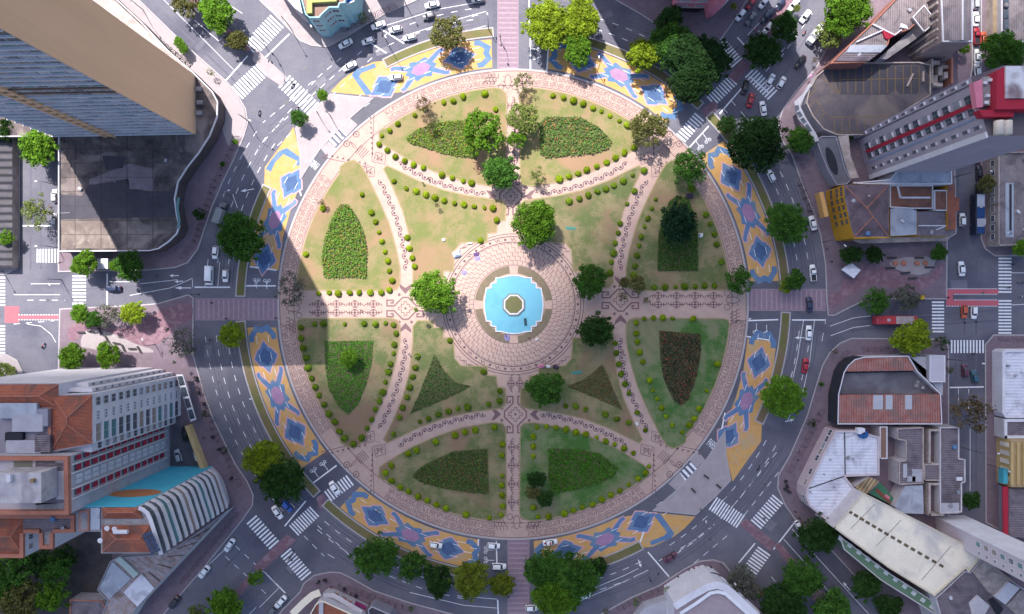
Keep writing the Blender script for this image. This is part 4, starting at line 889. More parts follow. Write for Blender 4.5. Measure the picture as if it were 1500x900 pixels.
# --- upper right quarter
q = [(1180, 152), (1184, 132), (1195, 113), (1216, 93), (1345, 92), (1362, 96), (1362, 140), (1287, 186), (1283, 198), (1226, 199), (1205, 190), (1190, 172)]
pk = bld('parking_deck', 'rooftop car park with yellow bay lines and dark resurfaced patch', q, 4)
vol(pk, q, 4, .15, GREYL, mat('deck_surface', (.105, .088, .10), c2=(.072, .062, .075), scale=.2, fine=1.6, c3=(.16, .13, .125)), SAND, ph=.6)
b = MB(); p = ccw([(v.x, v.y) for v in PW([(1218, 96), (1361, 96), (1361, 138), (1350, 126), (1343, 138), (1318, 138), (1311, 130), (1303, 139), (1231, 139), (1226, 128), (1221, 112)], 4)]); b.face([(x, y, 4.03) for x, y in p]); part(b, 'dark_patch', BITUM, pk)
YLN = mat('bay_line_yellow', (.22, .145, .045), c2=(.13, .09, .05), scale=1.2)
def plines(segs, w_=.16, z=4.05):
    for s in segs:
        b = MB(); b.ribbon([(v.x, v.y) for v in PW(s, 4)], w_, z); part(b, 'bay_line', YLN, pk)
plines([[(1218.7+11.6*k, 97), (1218.7+11.6*k, 137)] for k in range(12)]+[[(1231, 117), (1350, 115)], [(1214, 172), (1300, 171)], [(1219, 194), (1262, 194)]]+[[(1222+11.2*k, 172), (1222+11.2*k, 193)] for k in range(6)]+
       [[(1205, 114), (1229, 138)], [(1220, 114), (1229, 138)], [(1184, 143), (1196, 131), (1190, 123)], [(1195, 145), (1208, 166), (1200, 176)], [(1185, 158), (1195, 146)], [(1191, 168), (1201, 157)]])
for x, y, l, a in ((1334, 117, 4, 115), (1353, 112, 3, 90)): rbox(pk, 'barrier', x, y, 4, l, .4, .7, SAND, -a+180)
# curved glass canopy in front of the deck
for k, (x, y, a) in enumerate(((1167, 158, 78), (1170, 168, 70), (1176, 179, 60), (1184, 190, 55))): pass
q = [(1163, 150), (1176, 138), (1187, 122), (1189, 125), (1178, 142), (1172, 155), (1180, 172), (1195, 195), (1200, 206), (1193, 209), (1185, 193), (1170, 175)]
o = bld('curved_canopy', 'curved pale canopy with dark glass panes in front of the rooftop car park', q, 5); vol(o, q, 5, 4.4, OFFW, mat('canopy_grey', (.4, .39, .43)), None)
for a in ([(1164.5, 155), (1169.5, 154), (1171, 161), (1166.5, 163)], [(1167, 165), (1172, 163), (1176, 170), (1171, 173)], [(1172, 175), (1177, 172), (1182, 179), (1177, 182)], [(1179, 184), (1183, 181), (1190, 192), (1186, 194)]):
    b = MB(); b.prism(PW(a, 5.08), 5.02, 5.08); part(b, 'pane', GLASS, o)
q = [(1195, 206), (1203, 200), (1224, 200), (1230, 220), (1238, 250), (1246, 264), (1240, 270), (1225, 272), (1212, 250), (1203, 228)]
o = bld('entrance_court', 'low sunken entrance roof with dark curved opening below the car park', q, 4); vol(o, q, 4, .15, GREYW, mat('court_slate', (.15, .15, .175), c2=(.11, .11, .13)), GREYW, ph=.4)
b = MB(); p = ccw([(v.x, v.y) for v in PW(smooth_poly([(1208, 217), (1214, 215), (1224, 230), (1229, 255), (1222, 258), (1211, 238)], 2), 4)]); b.face([(x, y, 4.04) for x, y in p]); part(b, 'dark_opening', BLACKW, o)
q = [(1228, 200), (1243, 198), (1246, 228), (1258, 260), (1246, 262), (1236, 232)]; o = bld('side_terrace', 'cream side terrace at the foot of the mauve hotel tower', q, 4.6); vol(o, q, 4.6, .15, OFFW, SAND, None)
q = [(1216, 93.5), (1246, 64), (1276, 36), (1322, -12), (1362, -25), (1366, 8), (1343, 33), (1331, 44), (1312, 50), (1302, 58), (1300, 66), (1272, 88), (1268, 92)]
o = bld('workshop_building', 'workshop with patched asbestos sheet roofs and red brick edge beside the street', q, 9); vol(o, q, 9, .15, mat('wall_brick', (.28, .12, .10), c2=(.2, .09, .08)), FIBRE, TERR, ph=.4)
for pp, m in (([(1246, 66), (1294, 66), (1300, 67), (1290, 77), (1240, 77)], METG), ([(1240, 78), (1288, 78), (1272, 90), (1222, 90)], FIBRP), ([(1292, 42), (1310, 52), (1301, 58), (1296, 55)], CRIM), ([(1320, 34), (1328, 37), (1331, 43), (1319, 40)], WHT)):
    b = MB(); b.prism(PW(pp, 9.6), 9, 9.6); part(b, 'roof_sheet', m, o)
ribs(o, 'roof_gutter', [[(1254, 62), (1292, 45)], [(1278, 36), (1310, 52), (1320, 44)]], 9.4, .35, WHT, .3)
q = [(1349, 32), (1355, 48), (1299, 87), (1287, 86)]; o = bld('ramp_roof', 'sloping grey concrete ramp roof beside the workshop', q, 7); vol(o, q, 7, .15, GREYW, CONC, None)
q = [(1336, 26), (1353, 8), (1371, 32), (1353, 48)]; o = bld('sheet_roof_hut', 'square hut with tilted brown sheet roof and pale gutter', q, 10); vol(o, q, 10, .15, SAND, FIBRE, WHT, ph=.35)
q = [(1376, -40), (1380, 62), (1423.5, 62), (1423.5, -40)]; o = bld('warehouse_building', 'long brown warehouse with ridged sheet roof and white ridge capping', q, 14)
P = vol(o, q, 14, .15, mat('wall_mauve_brown', (.33, .26, .26), c2=(.24, .18, .18), scale=.3), None, WHT, ph=.4, pw=.35)
b = MB(); r0, r1 = W(1410, -40, 15), W(1410, 59, 15); a = [Vector((v.x, v.y, 14.02)) for v in P]
b.face([a[0], a[1], r1, r0]); b.face([a[3], r0, r1, a[2]]); b.face([a[1], a[2], r1]); ro = part(b, 'roof', FIBRE, o)
b = MB(); b.tube([r0, r1], .25, 6); part(b, 'ridge_cap', WHT, o)
for k in range(6): band(o, 'pilaster', (P[0].x, P[1].y+1.0+k*2.4), (P[0].x, P[1].y+1.7+k*2.4), .15, 13.6, .5, SAND, face=(-1, 0))
q = [(1352, 96.5), (1364, 92), (1393, 85), (1393, 112), (1366, 132), (1366, 140)]; o = bld('ruined_yard', 'cluttered roofless yard of broken walls by the car park', q, 4); vol(o, q, 1.2, .15, CONC, mat('rubble', (.09, .08, .09), c2=(.18, .15, .15), scale=.9, fine=3, c3=(.04, .04, .05)), None)
for x, y, dx, dy, dz in ((1372, 92, 2, 1.2, 2), (1378, 104, 1.2, 2.4, 2.5), (1384, 98, 2, 1, 1.6), (1370, 118, 1.4, 3, 2), (1386, 110, 1, 1.8, 3), (1376, 124, 2, 1, 1.5), (1366, 104, .5, 7, 3)): rbox(o, 'broken_wall', x, y, 1.2, dx, dy, dz, SAND)
b = MB(); a, c = W(1394, 85, 4), W(1396, 122, 4); b.box(((a.x+c.x)/2, (a.y+c.y)/2, 2), (.5, (a-c).length, 4)); part(b, 'brick_pier', TERR, o)
q = [(1454, -40), (1463, -40), (1463, 50), (1454, 50)]; o = bld('lane_wall_building', 'narrow ochre roof strip along the side street', q, 3); vol(o, q, 3, .15, SAND, mat('roof_ochre', (.32, .24, .15), c2=(.2, .15, .12)), None)
q = [(1466, -40), (1560, -40), (1560, 62), (1466, 62)]; o = bld('shop_building', 'brown shop roof with white framed skylight row by the leafy tree', q, 4.5); vol(o, q, 4.5, .15, GREYL, FIBRE, WHT, ph=.4)
for k in range(4): rbox(o, 'skylight', 1474, 6+k*15, 4.5, 1.5, 2.5, .3, GLASS)
# mauve hotel tower
HT = [(1422, 113), (1447, 198), (1488, 199), (1560, 199), (1560, 96), (1470, 96)]
ht = bld('hotel_tower', 'mauve hotel tower with crimson stripe and window columns beside the car park', HT, 50); P = PW(HT, 50); MAUV = mat('wall_mauve', (.38, .33, .38), c2=(.31, .27, .315), scale=.2, fine=1.2)
b = MB(); b.prism(P, .15, 50); part(b, 'wall', MAUV, ht); b = MB(); p = ccw([(v.x, v.y) for v in P]); b.face([(x, y, 50.02) for x, y in p]); part(b, 'roof', mat('roof_darkgrey', (.12, .1, .12)), ht)
A, B = P[0], P[1]; tz = floors(2, 12, 3.95); fc = (-1, -.25)
f_ = lambda u: A.lerp(B, u)
FRM[0] = MAUV; wall_grid(ht, A, B, tz, (.06,), .6, 1.6, (GLASS,), face=fc); wall_grid(ht, A, B, tz, (.34,), 2.0, 2.6, (GLASS, BLIND, GLASS), face=fc); wall_grid(ht, A, B, tz, (.55,), 1.7, 2.6, (GLASS,), face=fc); wall_grid(ht, A, B, tz, (.83,), .9, 1.9, (GLASS,), face=fc); FRM[0] = None
band(ht, 'crimson_stripe', f_(.41), f_(.48), 3, 48, .4, CRIM, face=fc); band(ht, 'blue_stripe', f_(.66), f_(.685), 1, 50, .2, mat('stripe_blue', (.22, .30, .45)), face=fc); band(ht, 'dark_joint', f_(.115), f_(.13), 1, 50, .08, BLACKW, face=fc)
band(ht, 'white_edge', f_(.94), f_(1.04), 1, 50, .5, WHT, face=fc)
for z in tz:
    for u in (.06, .34, .55, .83):
        band(ht, 'sun_fin', f_(u-.05 if u in (.34, .55) else u-.03), f_(u+.05 if u in (.34, .55) else u+.03), z+1.35, z+1.6, .4, WHT, face=fc)
for pp, z, m, nm in (([(1426, 121), (1439, 116), (1440, 157), (1431, 158)], 51.5, PINKB, 'pink_roof'), ([(1439.5, 113), (1459, 111), (1459, 154), (1440, 155)], 51, CONC, 'machine_deck'), ([(1460, 104), (1473, 97), (1473, 145), (1560, 145), (1560, 160), (1460, 160)], 53, CRIM, 'crimson_roof'), ([(1473.5, 97), (1560, 97), (1560, 144), (1473.5, 144)], 53.4, mat('roof_white_stain', (.64, .63, .66), c2=(.5, .48, .5), c3=(.2, .14, .15), scale=.25), 'white_roof'), ([(1434, 161), (1485, 162), (1485, 171), (1440, 171)], 52, CRIM, 'crimson_roof')):
    b = MB(); b.prism(PW(pp, z), 50, z); part(b, nm, m, ht)
for x in (1467, 1479):
    b = MB(); a, c = W(x, 176, 52), W(x, 196, 52); b.tube([(a.x, a.y, 51.2), (a.x, a.y-.15, 51.2), (c.x, c.y, 51.2)], 1.05, 14); part(b, 'water_tank', TANKM, ht, True)
for x, y in ((1444, 121), (1452, 117), (1448, 140), (1446, 150)): rbox(ht, 'roof_unit', x, y, 51, .8, .6, .7, WHT)
# --- yellow shop house and tiled roofs
q = [(1236, 271), (1302, 271), (1302, 347), (1251, 348), (1246, 330), (1237, 288)]
o = bld('shop_house', 'yellow shop house with brown tiled hip roof and dark windows', q, 11); P = vol(o, q, 11, .15, YELB, FIBRP, None)
hip(o, [(1237, 272), (1301, 272), (1301, 346), (1251, 347)], [(1270, 305), (1279, 318)], 11, 1.3, corrug('roof_tile_mauve', (.165, .115, .14), (.12, .085, .105), .35, 0))
FRM[0] = YELB; wall_grid(o, P[5], P[0], (3.4, 6.8, 9.4), (.3, .7), 1.3, 1.7, (GLASS,), face=(-1, 0)); wall_grid(o, P[4], P[5], (3.4, 6.8, 9.4), (.15, .4, .65, .9), 1.4, 1.7, (GLASS,), face=(-1, 0))
FRM[0] = None; ribs(o, 'eaves_trim', [[(1250, 349), (1302, 348)]], 10.7, .35, YELB, .3)
for nm, lb, q, h, wm, rm, pm in (('tiled_house', 'house with rusty brown tiled roofs and narrow light well', [(1303, 272), (1366, 272), (1366, 306), (1336, 306), (1303, 304)], 7, OFFW, BRICKB, WHT), ('tiled_annex', 'annex with brown tiled roof beside the light well', [(1368, 279), (1387, 279), (1387, 309), (1368, 309)], 7.5, WHT, BRICKB, WHT), ('street_house', 'house with orange-brown tiled roof edge along the side street', [(1388, 271), (1399, 271), (1399, 289), (1405, 290), (1405, 309), (1400, 310), (1400, 336), (1388, 337)], 8, YELB, BRICKT, None),
     ('metal_roof_shop', 'shop with pale lilac sheet metal roof and orange wall', [(1304, 306), (1327, 303), (1343, 309), (1343, 344), (1304, 346)], 7, YELB, METG, None), ('fibre_roof_shop', 'shop with purple-brown sheet roof and yellow street wall', [(1344, 310), (1386, 310), (1386, 338), (1400, 338), (1392, 346), (1344, 346)], 7.2, YELB, FIBRP, None), ('grey_sheet_hall', 'hall with grey ribbed sheet roof wedged beside mauve tower', [(1312, 252), (1393, 229), (1394, 270), (1260, 270), (1250, 268), (1304, 263)], 9, WHT, METG, WHT)):
    o = bld(nm, lb, q, h); vol(o, q, h, .15, wm, rm, pm, ph=.3)
    if nm == 'fibre_roof_shop': ribs(o, 'roof_flashing', [[(1371, 337), (1384, 332)], [(1345, 331), (1390, 331)]], 7.2, .3, WHT)
    if nm == 'tiled_house': ribs(o, 'valley_wall', [[(1318, 290), (1362, 290)], [(1314, 273), (1318, 290)]], 7, .5, WHT, .4)
q = [(1250, 349), (1300, 348.5), (1345, 347), (1392, 347), (1388, 353), (1260, 357), (1240, 348), (1232, 335), (1245, 336)]
o = bld('street_awning', 'curved concrete awning along the yellow shop fronts', q, 4); vol(o, q, 4, 3.6, SAND, SAND, None)
o = bld('billboard', 'orange-topped billboard on posts above the pavement', [(1200, 282), (1207, 281), (1215, 317), (1208, 318)], 7, 'billboard')
b = MB(); b.prism(PW([(1200, 282), (1206, 281), (1214, 317), (1208, 318)], 8), 5, 8, bottom=True); part(b, 'panel', mat('billboard_orange', (.55, .30, .10), c2=(.48, .26, .1)), o)
for x, y in ((1205, 290), (1210, 310)): b = MB(); p = W(x, y, 5); b.tube([(p.x, p.y, .15), (p.x, p.y, 5)], .15, 6); part(b, 'post', METAL, o)
# right edge
q = [(1461, 224), (1560, 222), (1560, 358), (1461, 360)]; o = bld('corner_block', 'weathered corner block with brown roof and inner gutter by the bus street', q, 4.5); P = vol(o, q, 4.5, .15, SAND, FIBRE, SAND, ph=.6)
b = MB(); b.prism(PW([(1473, 268), (1485, 268), (1485, 348), (1473, 348)], 4.7), 4.5, 4.7); part(b, 'roof_gutter', METG, o); b = MB(); b.prism(PW([(1479, 270), (1482, 270), (1482, 338), (1479, 338)], 4.8), 4.7, 4.8); part(b, 'gutter_slot', BLACKW, o)
wall_grid(o, P[0], P[3], (2.6,), [.1+.1*k for k in range(9)], 1.6, 1.6, face=(-1, 0))
# --- lower right
q = [(1227, 621), (1228, 578), (1236, 546), (1242, 536), (1252, 527), (1266, 523.5), (1330, 522), (1343, 544), (1377, 577), (1379, 621)]
o = bld('garage_building', 'garage with black curved wall and rust red sheet roofs round a yard', q, 6); P = PW(q, 6); b = MB(); b.prism(P, .15, 4.2); part(b, 'wall', BLACKW, o)
for i in range(len(P)-1): 
    if i not in (8,): band(o, 'outer_wall', P[i], P[i+1], .15, 6.1, .12, BLACKW if i < 5 else OFFW, ext=.1)
b = MB(); b.ribbon([(v.x, v.y) for v in P], .3, 6.2, True); part(b, 'coping', WHT, o)
b = MB(); p = ccw([(v.x, v.y) for v in PW([(1230, 577), (1236, 547), (1342, 545), (1374, 577)], 4.2)]); b.face([(x, y, 4.22) for x, y in p]); part(b, 'yard', mat('yard_floor', (.12, .11, .13), c2=(.09, .085, .1), c3=(.17, .16, .18), scale=.2), o)
for pp in ([(1237, 544.5), (1243, 536), (1253, 528), (1267, 524.5), (1329, 523), (1341, 543)], [(1229, 579), (1377, 578), (1378, 620), (1228, 620)]):
    b = MB(); b.prism(PW(pp, 6), 4.2, 6); part(b, 'roof', RUST, o)
for x0, x1 in ((1279, 1293.5), (1297.5, 1307.5), (1326, 1336)): b = MB(); b.prism(PW([(x0, 579), (x1, 579), (x1, 600), (x0, 600)], 6.06), 6, 6.06); part(b, 'skylight', mat('skylight_sheet', (.42, .42, .46), c2=(.36, .36, .4)), o)
for x, y, dx in ((1343, 565, 1.0), (1352, 568, .8), (1345, 560, .8)): rbox(o, 'drum', x, y, 4.2, dx, dx, 1.0, CONC)
q = [(1333, 523), (1361, 523), (1361, 561), (1381, 561), (1381, 580)]; o = bld('office_annex', 'grey flat-roofed annex at the corner of the garage', q, 5); vol(o, q, 5, .15, GREYL, GREYL, None)
q = [(1361.5, 521), (1384, 521), (1384, 560), (1361.5, 560)]; o = bld('office_cube', 'pale square flat-roofed office beside the garage', q, 6.5); vol(o, q, 6.5, .15, GREYL, mat('roof_pale_tiles', (.48, .45, .50), c2=(.43, .40, .45)), WHT, ph=.25)
q = [(1222, 631), (1256, 630.5), (1257, 629), (1285, 640), (1287, 640), (1287, 697), (1260, 697), (1263, 700), (1299, 728), (1262, 728), (1221, 771), (1200, 755), (1186, 742), (1180, 728), (1180, 717), (1198, 678)]
WR_ = [(1223, 631), (1257, 631), (1287, 640), (1287, 696), (1237, 698), (1259, 726), (1220, 770), (1200, 754), (1185, 741), (1180, 728), (1181, 716), (1199, 678)]
o = bld('rounded_building', 'rounded white sheet-roofed building with pink windowed front', WR_, 6.5); P = vol(o, WR_, 6.5, .15, mat('wall_rose', (.50, .40, .42), c2=(.42, .33, .36)), METL, mat('rim_rose', (.55, .46, .48)), ph=.5, pw=.5)
for i, us in ((11, [.1+.2*k for k in range(5)]), (10, (.2, .6)), (8, (.3, .7))):
    wall_grid(o, P[i], P[(i+1) % len(P)], (4.6,), us, 1.7, 1.7, (GLASS, BLIND, CURT), face=(-1, .3))
ribs(o, 'roof_seam', [[(1237, 631), (1238, 697)], [(1181, 717), (1236, 698)]], 6.6, .25, BLACKW, .1)
b = MB(); c = W(1266, 637, 8); b.loft([[(c.x+r*math.cos(j)*1.2, c.y+r*math.sin(j), z) for j in [k*math.pi/4 for k in range(8)]] for r, z in ((1.1, 6.5), (1.2, 7.7), (.7, 8.1))]); part(b, 'blue_tank', mat('tank_blue', (.02, .10, .30), c2=(.02, .07, .22)), o)
rbox(o, 'stair_head', 1262, 632, 6.5, 2, 1.6, 1.6, WHT)
for nm, lb, q, h, wm, rm, pm in (('alley_building', 'narrow brown-roofed strip beside the white rounded building', [(1288, 625), (1299, 625), (1299, 672), (1288, 672)], 5, OFFW, mat('roof_brownstrip', (.26, .15, .11), c2=(.2, .12, .1)), WHT),
     ('old_house', 'old house with purple sheet roof and pale patched sheets', [(1313, 628), (1352, 626), (1352, 708), (1316, 710), (1316, 676), (1326, 674), (1326, 646), (1314, 644)], 5.5, OFFW, FIBRP, SAND), ('terrace_house', 'long terrace house with brown sheet roof along side street', [(1376, 626), (1404, 626), (1404, 672), (1413, 673), (1413, 706), (1408, 708), (1408, 750), (1376, 752)], 5.5, OFFW, FIBRP, OFFW),
     ('court_house', 'courtyard house with arched light well and pink plaster edges', [(1353, 680), (1376, 680), (1376, 704), (1353, 704)], 5.2, SAND, FIBRP, SAND), ('blue_sheet_house', 'house with pale blue sheet roof behind the cream block', [(1326, 712), (1352, 711), (1353, 753), (1318, 752), (1310, 742)], 5, OFFW, METG, None),
     ('back_shed', 'ochre wavy-roofed shed squeezed behind the cream block', [(1252, 713), (1273, 699), (1288, 705), (1272, 722), (1264, 724)], 7, OFFW, corrug('roof_ochre_wave', (.42, .31, .17), (.33, .23, .13), 1.0, 0, .7, 0, .3, .6), None), ('green_court', 'small green and red sports court behind the cream block', [(1289, 707), (1298, 716), (1323, 748), (1273, 723)], 3, OFFW, mat('court_green', (.05, .16, .09), c2=(.06, .19, .11)), None)):
    o = bld(nm, lb, q, h); vol(o, q, h, .15, wm, rm, pm, ph=.4)
    if nm == 'green_court':
        b = MB(); b.prism(PW([(1281, 718), (1286, 716), (1308, 738), (1300, 736)], 3.1), 3, 3.1); part(b, 'red_area', mat('court_red', (.25, .08, .06)), o); rbox(o, 'pink_mat', 1300, 728, 3.05, 1.6, .8, .1, PINKB, -40)
    if nm == 'old_house':
        for x, y, dx, dy in ((1344, 697, 3, 3.6), (1326, 690, 1.1, 4), (1335, 702, 2.4, 1.5)): rbox(o, 'pale_sheet', x, y, 5.52, dx, dy, .08, GREYL)
    if nm == 'terrace_house': rbox(o, 'roof_box', 1406, 702, 5.5, 1.6, 1.0, .5, WHT); rbox(o, 'pale_sheet', 1391, 745, 5.52, 5.4, 3.0, .1, GREYL)
q = [(1353, 627), (1375, 627), (1375, 679), (1353, 679)]; o = bld('light_well', 'sunken light well with pale arched rim between house roofs', q, 6); vol(o, q, 3, .15, SAND, mat('well_floor', (.08, .07, .085), c2=(.14, .1, .11)), SAND, ph=2.5, pw=.6)
q = [(1353, 705), (1375, 705), (1375, 752), (1353, 752)]; o = bld('light_well', 'sunken light well with stained pink walls behind white tower', q, 6); vol(o, q, 3, .15, SAND, MATS['well_floor'], SAND, ph=2.5, pw=.6)
CRB = [(1264.5, 722), (1441, 812), (1418, 838), (1414, 832), (1368, 873), (1300, 831), (1221, 773)]
o = bld('cream_block', 'long cream-roofed block with row of dark roof vents and green front', CRB, 12); vol(o, CRB, 12, .15, OFFW, CREAM, mat('rim_cream', (.62, .54, .42)), ph=.35, pw=.4)
for k in range(15):
    x, y = 1245.5+k*8.35+k*k*.085, 750.5+k*5.05+k*k*.04
    rbox(o, 'roof_vent', x, y, 12, 1.25, .75, .12, mat('vent_dark', (.10, .07, .045), c2=(.15, .11, .07)), -31)
ribs(o, 'roof_joint', [[(1281, 739), (1246, 775)], [(1320, 762), (1284, 800)], [(1393, 800), (1350, 850)]], 12.02, .12, mat('joint_grey', (.25, .22, .21)), .06)
GRL = [(1229, 785), (1300, 838), (1380, 889), (1378, 905), (1290, 850), (1236, 805)]
g = bld('green_terrace', 'stepped green terrace roof with square white skylights under the cream block', GRL, 8); vol(g, GRL, 8, .15, GREENB, GREENB, OFFW, ph=.3)
for k in range(11):
    x, y = 1231.5+k*13.4, 789.5+k*10.0
    rbox(g, 'skylight', x, y, 8.02, 1.3, 1.15, .12, mat('skylight_white', (.52, .55, .54), c2=(.45, .48, .47)), -37)
q = [(1420, 838), (1440, 815), (1480, 850), (1560, 905), (1560, 960), (1395, 960), (1369, 876), (1412, 836)]
o = bld('dark_roof_block', 'dark patched flat-roofed block joined to end of cream block', q, 11); vol(o, q, 11, .15, OFFW, FIBRP, OFFW, ph=.5)
for pp, z, m in (([(1425, 838), (1443, 818), (1482, 850), (1462, 876), (1448, 868)], 11.5, SAND), ([(1458, 875), (1478, 853), (1494, 862), (1473, 886)], 12.2, WHT), ([(1420, 884), (1432, 872), (1450, 888), (1440, 905), (1425, 905)], 11.4, OFFW), ([(1475, 888), (1496, 864), (1540, 890), (1520, 930)], 11.6, SAND), ([(1448, 880), (1455, 876), (1470, 892), (1462, 905)], 11.3, BLACKW)):
    b = MB(); b.prism(PW(pp, z), 11, z); part(b, 'roof_sheet', m, o)
q = [(1369, 757), (1411, 756), (1480, 790), (1480, 840), (1372, 784)]
o = bld('white_tower', 'slender white tower with paired dark windows rising beside the cream block', q, 0); P = [W(x, y) for x, y in q]; b = MB(); b.prism(P, .15, 56); part(b, 'wall', mat('wall_blush', (.58, .50, .53), c2=(.5, .43, .46), scale=.25), o)
b = MB(); p = ccw([(v.x, v.y) for v in P]); b.face([(x, y, 56.02) for x, y in p]); part(b, 'roof', WHT, o)
wall_grid(o, P[0], P[4], floors(17, 12, 3.0), (.32,), 1.3, 1.6, (GLASS, GLASS, TEALG, CURT), face=(-1, 0)); wall_grid(o, P[0], P[4], floors(17, 12, 3.0), (.75,), .7, .9, (GLASS,), face=(-1, 0))
band(o, 'blank_wall', P[0], P[1], .15, 56.5, .3, WHT, face=(0, 1), ext=.4)
for nm, lb, q, h, wm, rm, pm in (('corner_shop', 'corner shop with lilac sheet roof and broad white rim', [(1467, 516), (1472, 512), (1560, 512), (1560, 612), (1472, 612), (1467, 605)], 4, WHT, METL, WHT), ('grey_hall', 'dark grey roofed hall between corner shop and yellow ribbed front', [(1470, 614), (1560, 614), (1560, 642), (1470, 642)], 4, OFFW, FIBRP, WHT), ('ribbed_building', 'building with yellow vertical fins over its front', [(1481, 645), (1560, 645), (1560, 714), (1481, 714)], 6, mat('wall_sandy', (.50, .36, .16), c2=(.42, .3, .14)), mat('roof_sandy', (.4, .29, .16)), None), ('awning_shop', 'shop with long crimson awning and grey corrugated roof', [(1478, 716), (1560, 716), (1560, 800), (1478, 785)], 4.5, GREYW, FIBRP, None)):
    o = bld(nm, lb, q, h); P = vol(o, q, h, .15, wm, rm, pm, ph=.5, pw=.8)
    if nm == 'ribbed_building':
        for k in range(5): rbox(o, 'fin', 1483+k*9, 680, h, .7, 12.0, .6, MATS['wall_sandy']); band(o, 'front_panel', (P[0].x, P[0].y-1-2.4*k), (P[0].x, P[0].y-2.2-2.4*k), 2, 5.4, .3, CREAM, face=(-1, 0))
        rbox(o, 'turquoise_sign', 1473, 698, 4, 1.2, 4.2, 2, mat('sign_turquoise', (.06, .34, .42)))
    if nm == 'awning_shop': b = MB(); b.prism(PW([(1469, 713), (1477, 713), (1477, 786), (1470, 782)], 5), 4.6, 5); part(b, 'crimson_awning', CRIM, o)
# --- bottom
q = [(987, 920), (988, 886), (1012, 870), (1035, 857), (1050, 853.5), (1062, 857), (1074, 866), (1112, 902), (1130, 920)]
o = bld('curved_roof_building', 'corner building with broad curved white rim and brown tiled roof', q, 13); vol(o, q, 13, .15, WHT, mat('roof_rosy_tiles', (.36, .29, .31), c2=(.28, .225, .25), scale=.7), None)
rim = [(v.x, v.y) for v in PW([(988, 889), (1013, 873), (1036, 860.5), (1050, 857), (1061, 860.5), (1072, 869), (1112, 906)], 13.5)]
b = MB(); b.ribbon(rim, 2.0, 13.6); part(b, 'roof_rim', WHT, o)
b = MB(); b.ribbon([(v.x, v.y) for v in PW([(996, 898), (1018, 884), (1040, 868), (1051, 866), (1062, 869), (1100, 903)], 13.3)], .9, 13.75); part(b, 'inner_rim', mat('rim_white', (.75, .74, .77)), o)
cn = PW([(982, 877), (1008, 861), (1030, 847.5), (1043, 844), (1057, 847), (1068, 856), (1113, 898)], 6)
b = MB(); b.ribbon([(v.x, v.y) for v in cn], 2.2, 6.0); part(b, 'canopy', mat('canopy_dark', (.12, .09, .11)), o); b = MB(); b.ribbon([(v.x, v.y) for v in cn], .7, 6.1); part(b, 'canopy_edge', WHT, o)
b = MB(); b.prism([W(985, 890, 9), W(990, 888, 9), W(992, 920, 9), W(985, 920, 9)], .15, 9); part(b, 'blue_wall', mat('wall_blue', (.02, .10, .42), c2=(.02, .08, .34)), o)
q = [(925, 915), (945, 890), (981, 878), (981, 915)]; o = bld('flat_kiosk', 'pale grey flat roof beside the blue wall', q, 4); vol(o, q, 4, .15, GREYL, GREYL, None)
q = [(424, 925), (455, 893), (470, 878), (521, 894), (545, 925)]
q2 = [(440, 925), (462, 886), (469, 880), (476, 881), (500, 892), (530, 906), (540, 925)]
o = bld('red_roof_house', 'corner house with two red tiled roofs split by grey ridge', q2, 9); vol(o, q2, 9, .15, OFFW, BRICKT, CREAM, ph=.4)
ribs(o, 'ridge_strip', [[(471, 882), (470, 925)]], 9.1, 1.2, GREYL, .35)
b = MB(); b.ribbon([(v.x, v.y) for v in PW([(428, 900), (445, 883), (458, 872), (469, 868)], 6)], 2.0, 6.1); part(b, 'cream_canopy', CREAM, o)
b = MB(); b.ribbon([(v.x, v.y) for v in PW([(474, 872), (488, 872), (505, 882), (530, 897)], 6.5)], 1.3, 6.6); part(b, 'white_cornice', OFFW, o)
for x, y in ((493, 869.5), (505, 876), (513, 880.5)): b = MB(); b.prism(PW([(x-3, y-2), (x+4, y+1.5), (x, y+3.5)], 5.1), 5.0, 5.1); part(b, 'awning_triangle', TERR, o)
b = MB(); b.prism(PW([(521, 881), (537, 889), (536, 894), (519, 886)], 4.5), 4.2, 4.5); part(b, 'crimson_awning', mat('awning_crimson', (.26, .03, .12)), o)
q = [(539, 893), (545, 888), (572, 900), (590, 925), (545, 925)]; o = bld('dark_roof_annex', 'dark framed flat roof annex beside the crimson awning', q, 5); vol(o, q, 5, .15, GREYW, BITUM, GREYL, ph=.3)
# kiosk on the purple paving
o = bld('kiosk', 'small kiosk with tilted blue-white sheet roof on purple paving', [(1234, 394), (1247, 386), (1260, 397), (1251, 408)], 3, 'kiosk')
b = MB(); b.prism(PW([(1236, 394), (1247, 387), (1258, 397), (1250, 406)], 2.6), .158, 2.6); part(b, 'wall', GREYW, o); b = MB(); p = PW([(1233, 395), (1247, 385), (1261, 396), (1251, 408)], 3); b.prism(p, 2.7, 2.95, bottom=True); part(b, 'roof', METL, o)
q = [(142, 379), (158, 379), (158, 394), (142, 394)]; o = bld('news_kiosk', 'small white-roofed kiosk between round trees below the podium', q, 3, 'kiosk'); vol(o, q, 3, .15, GREYL, WHT, None)
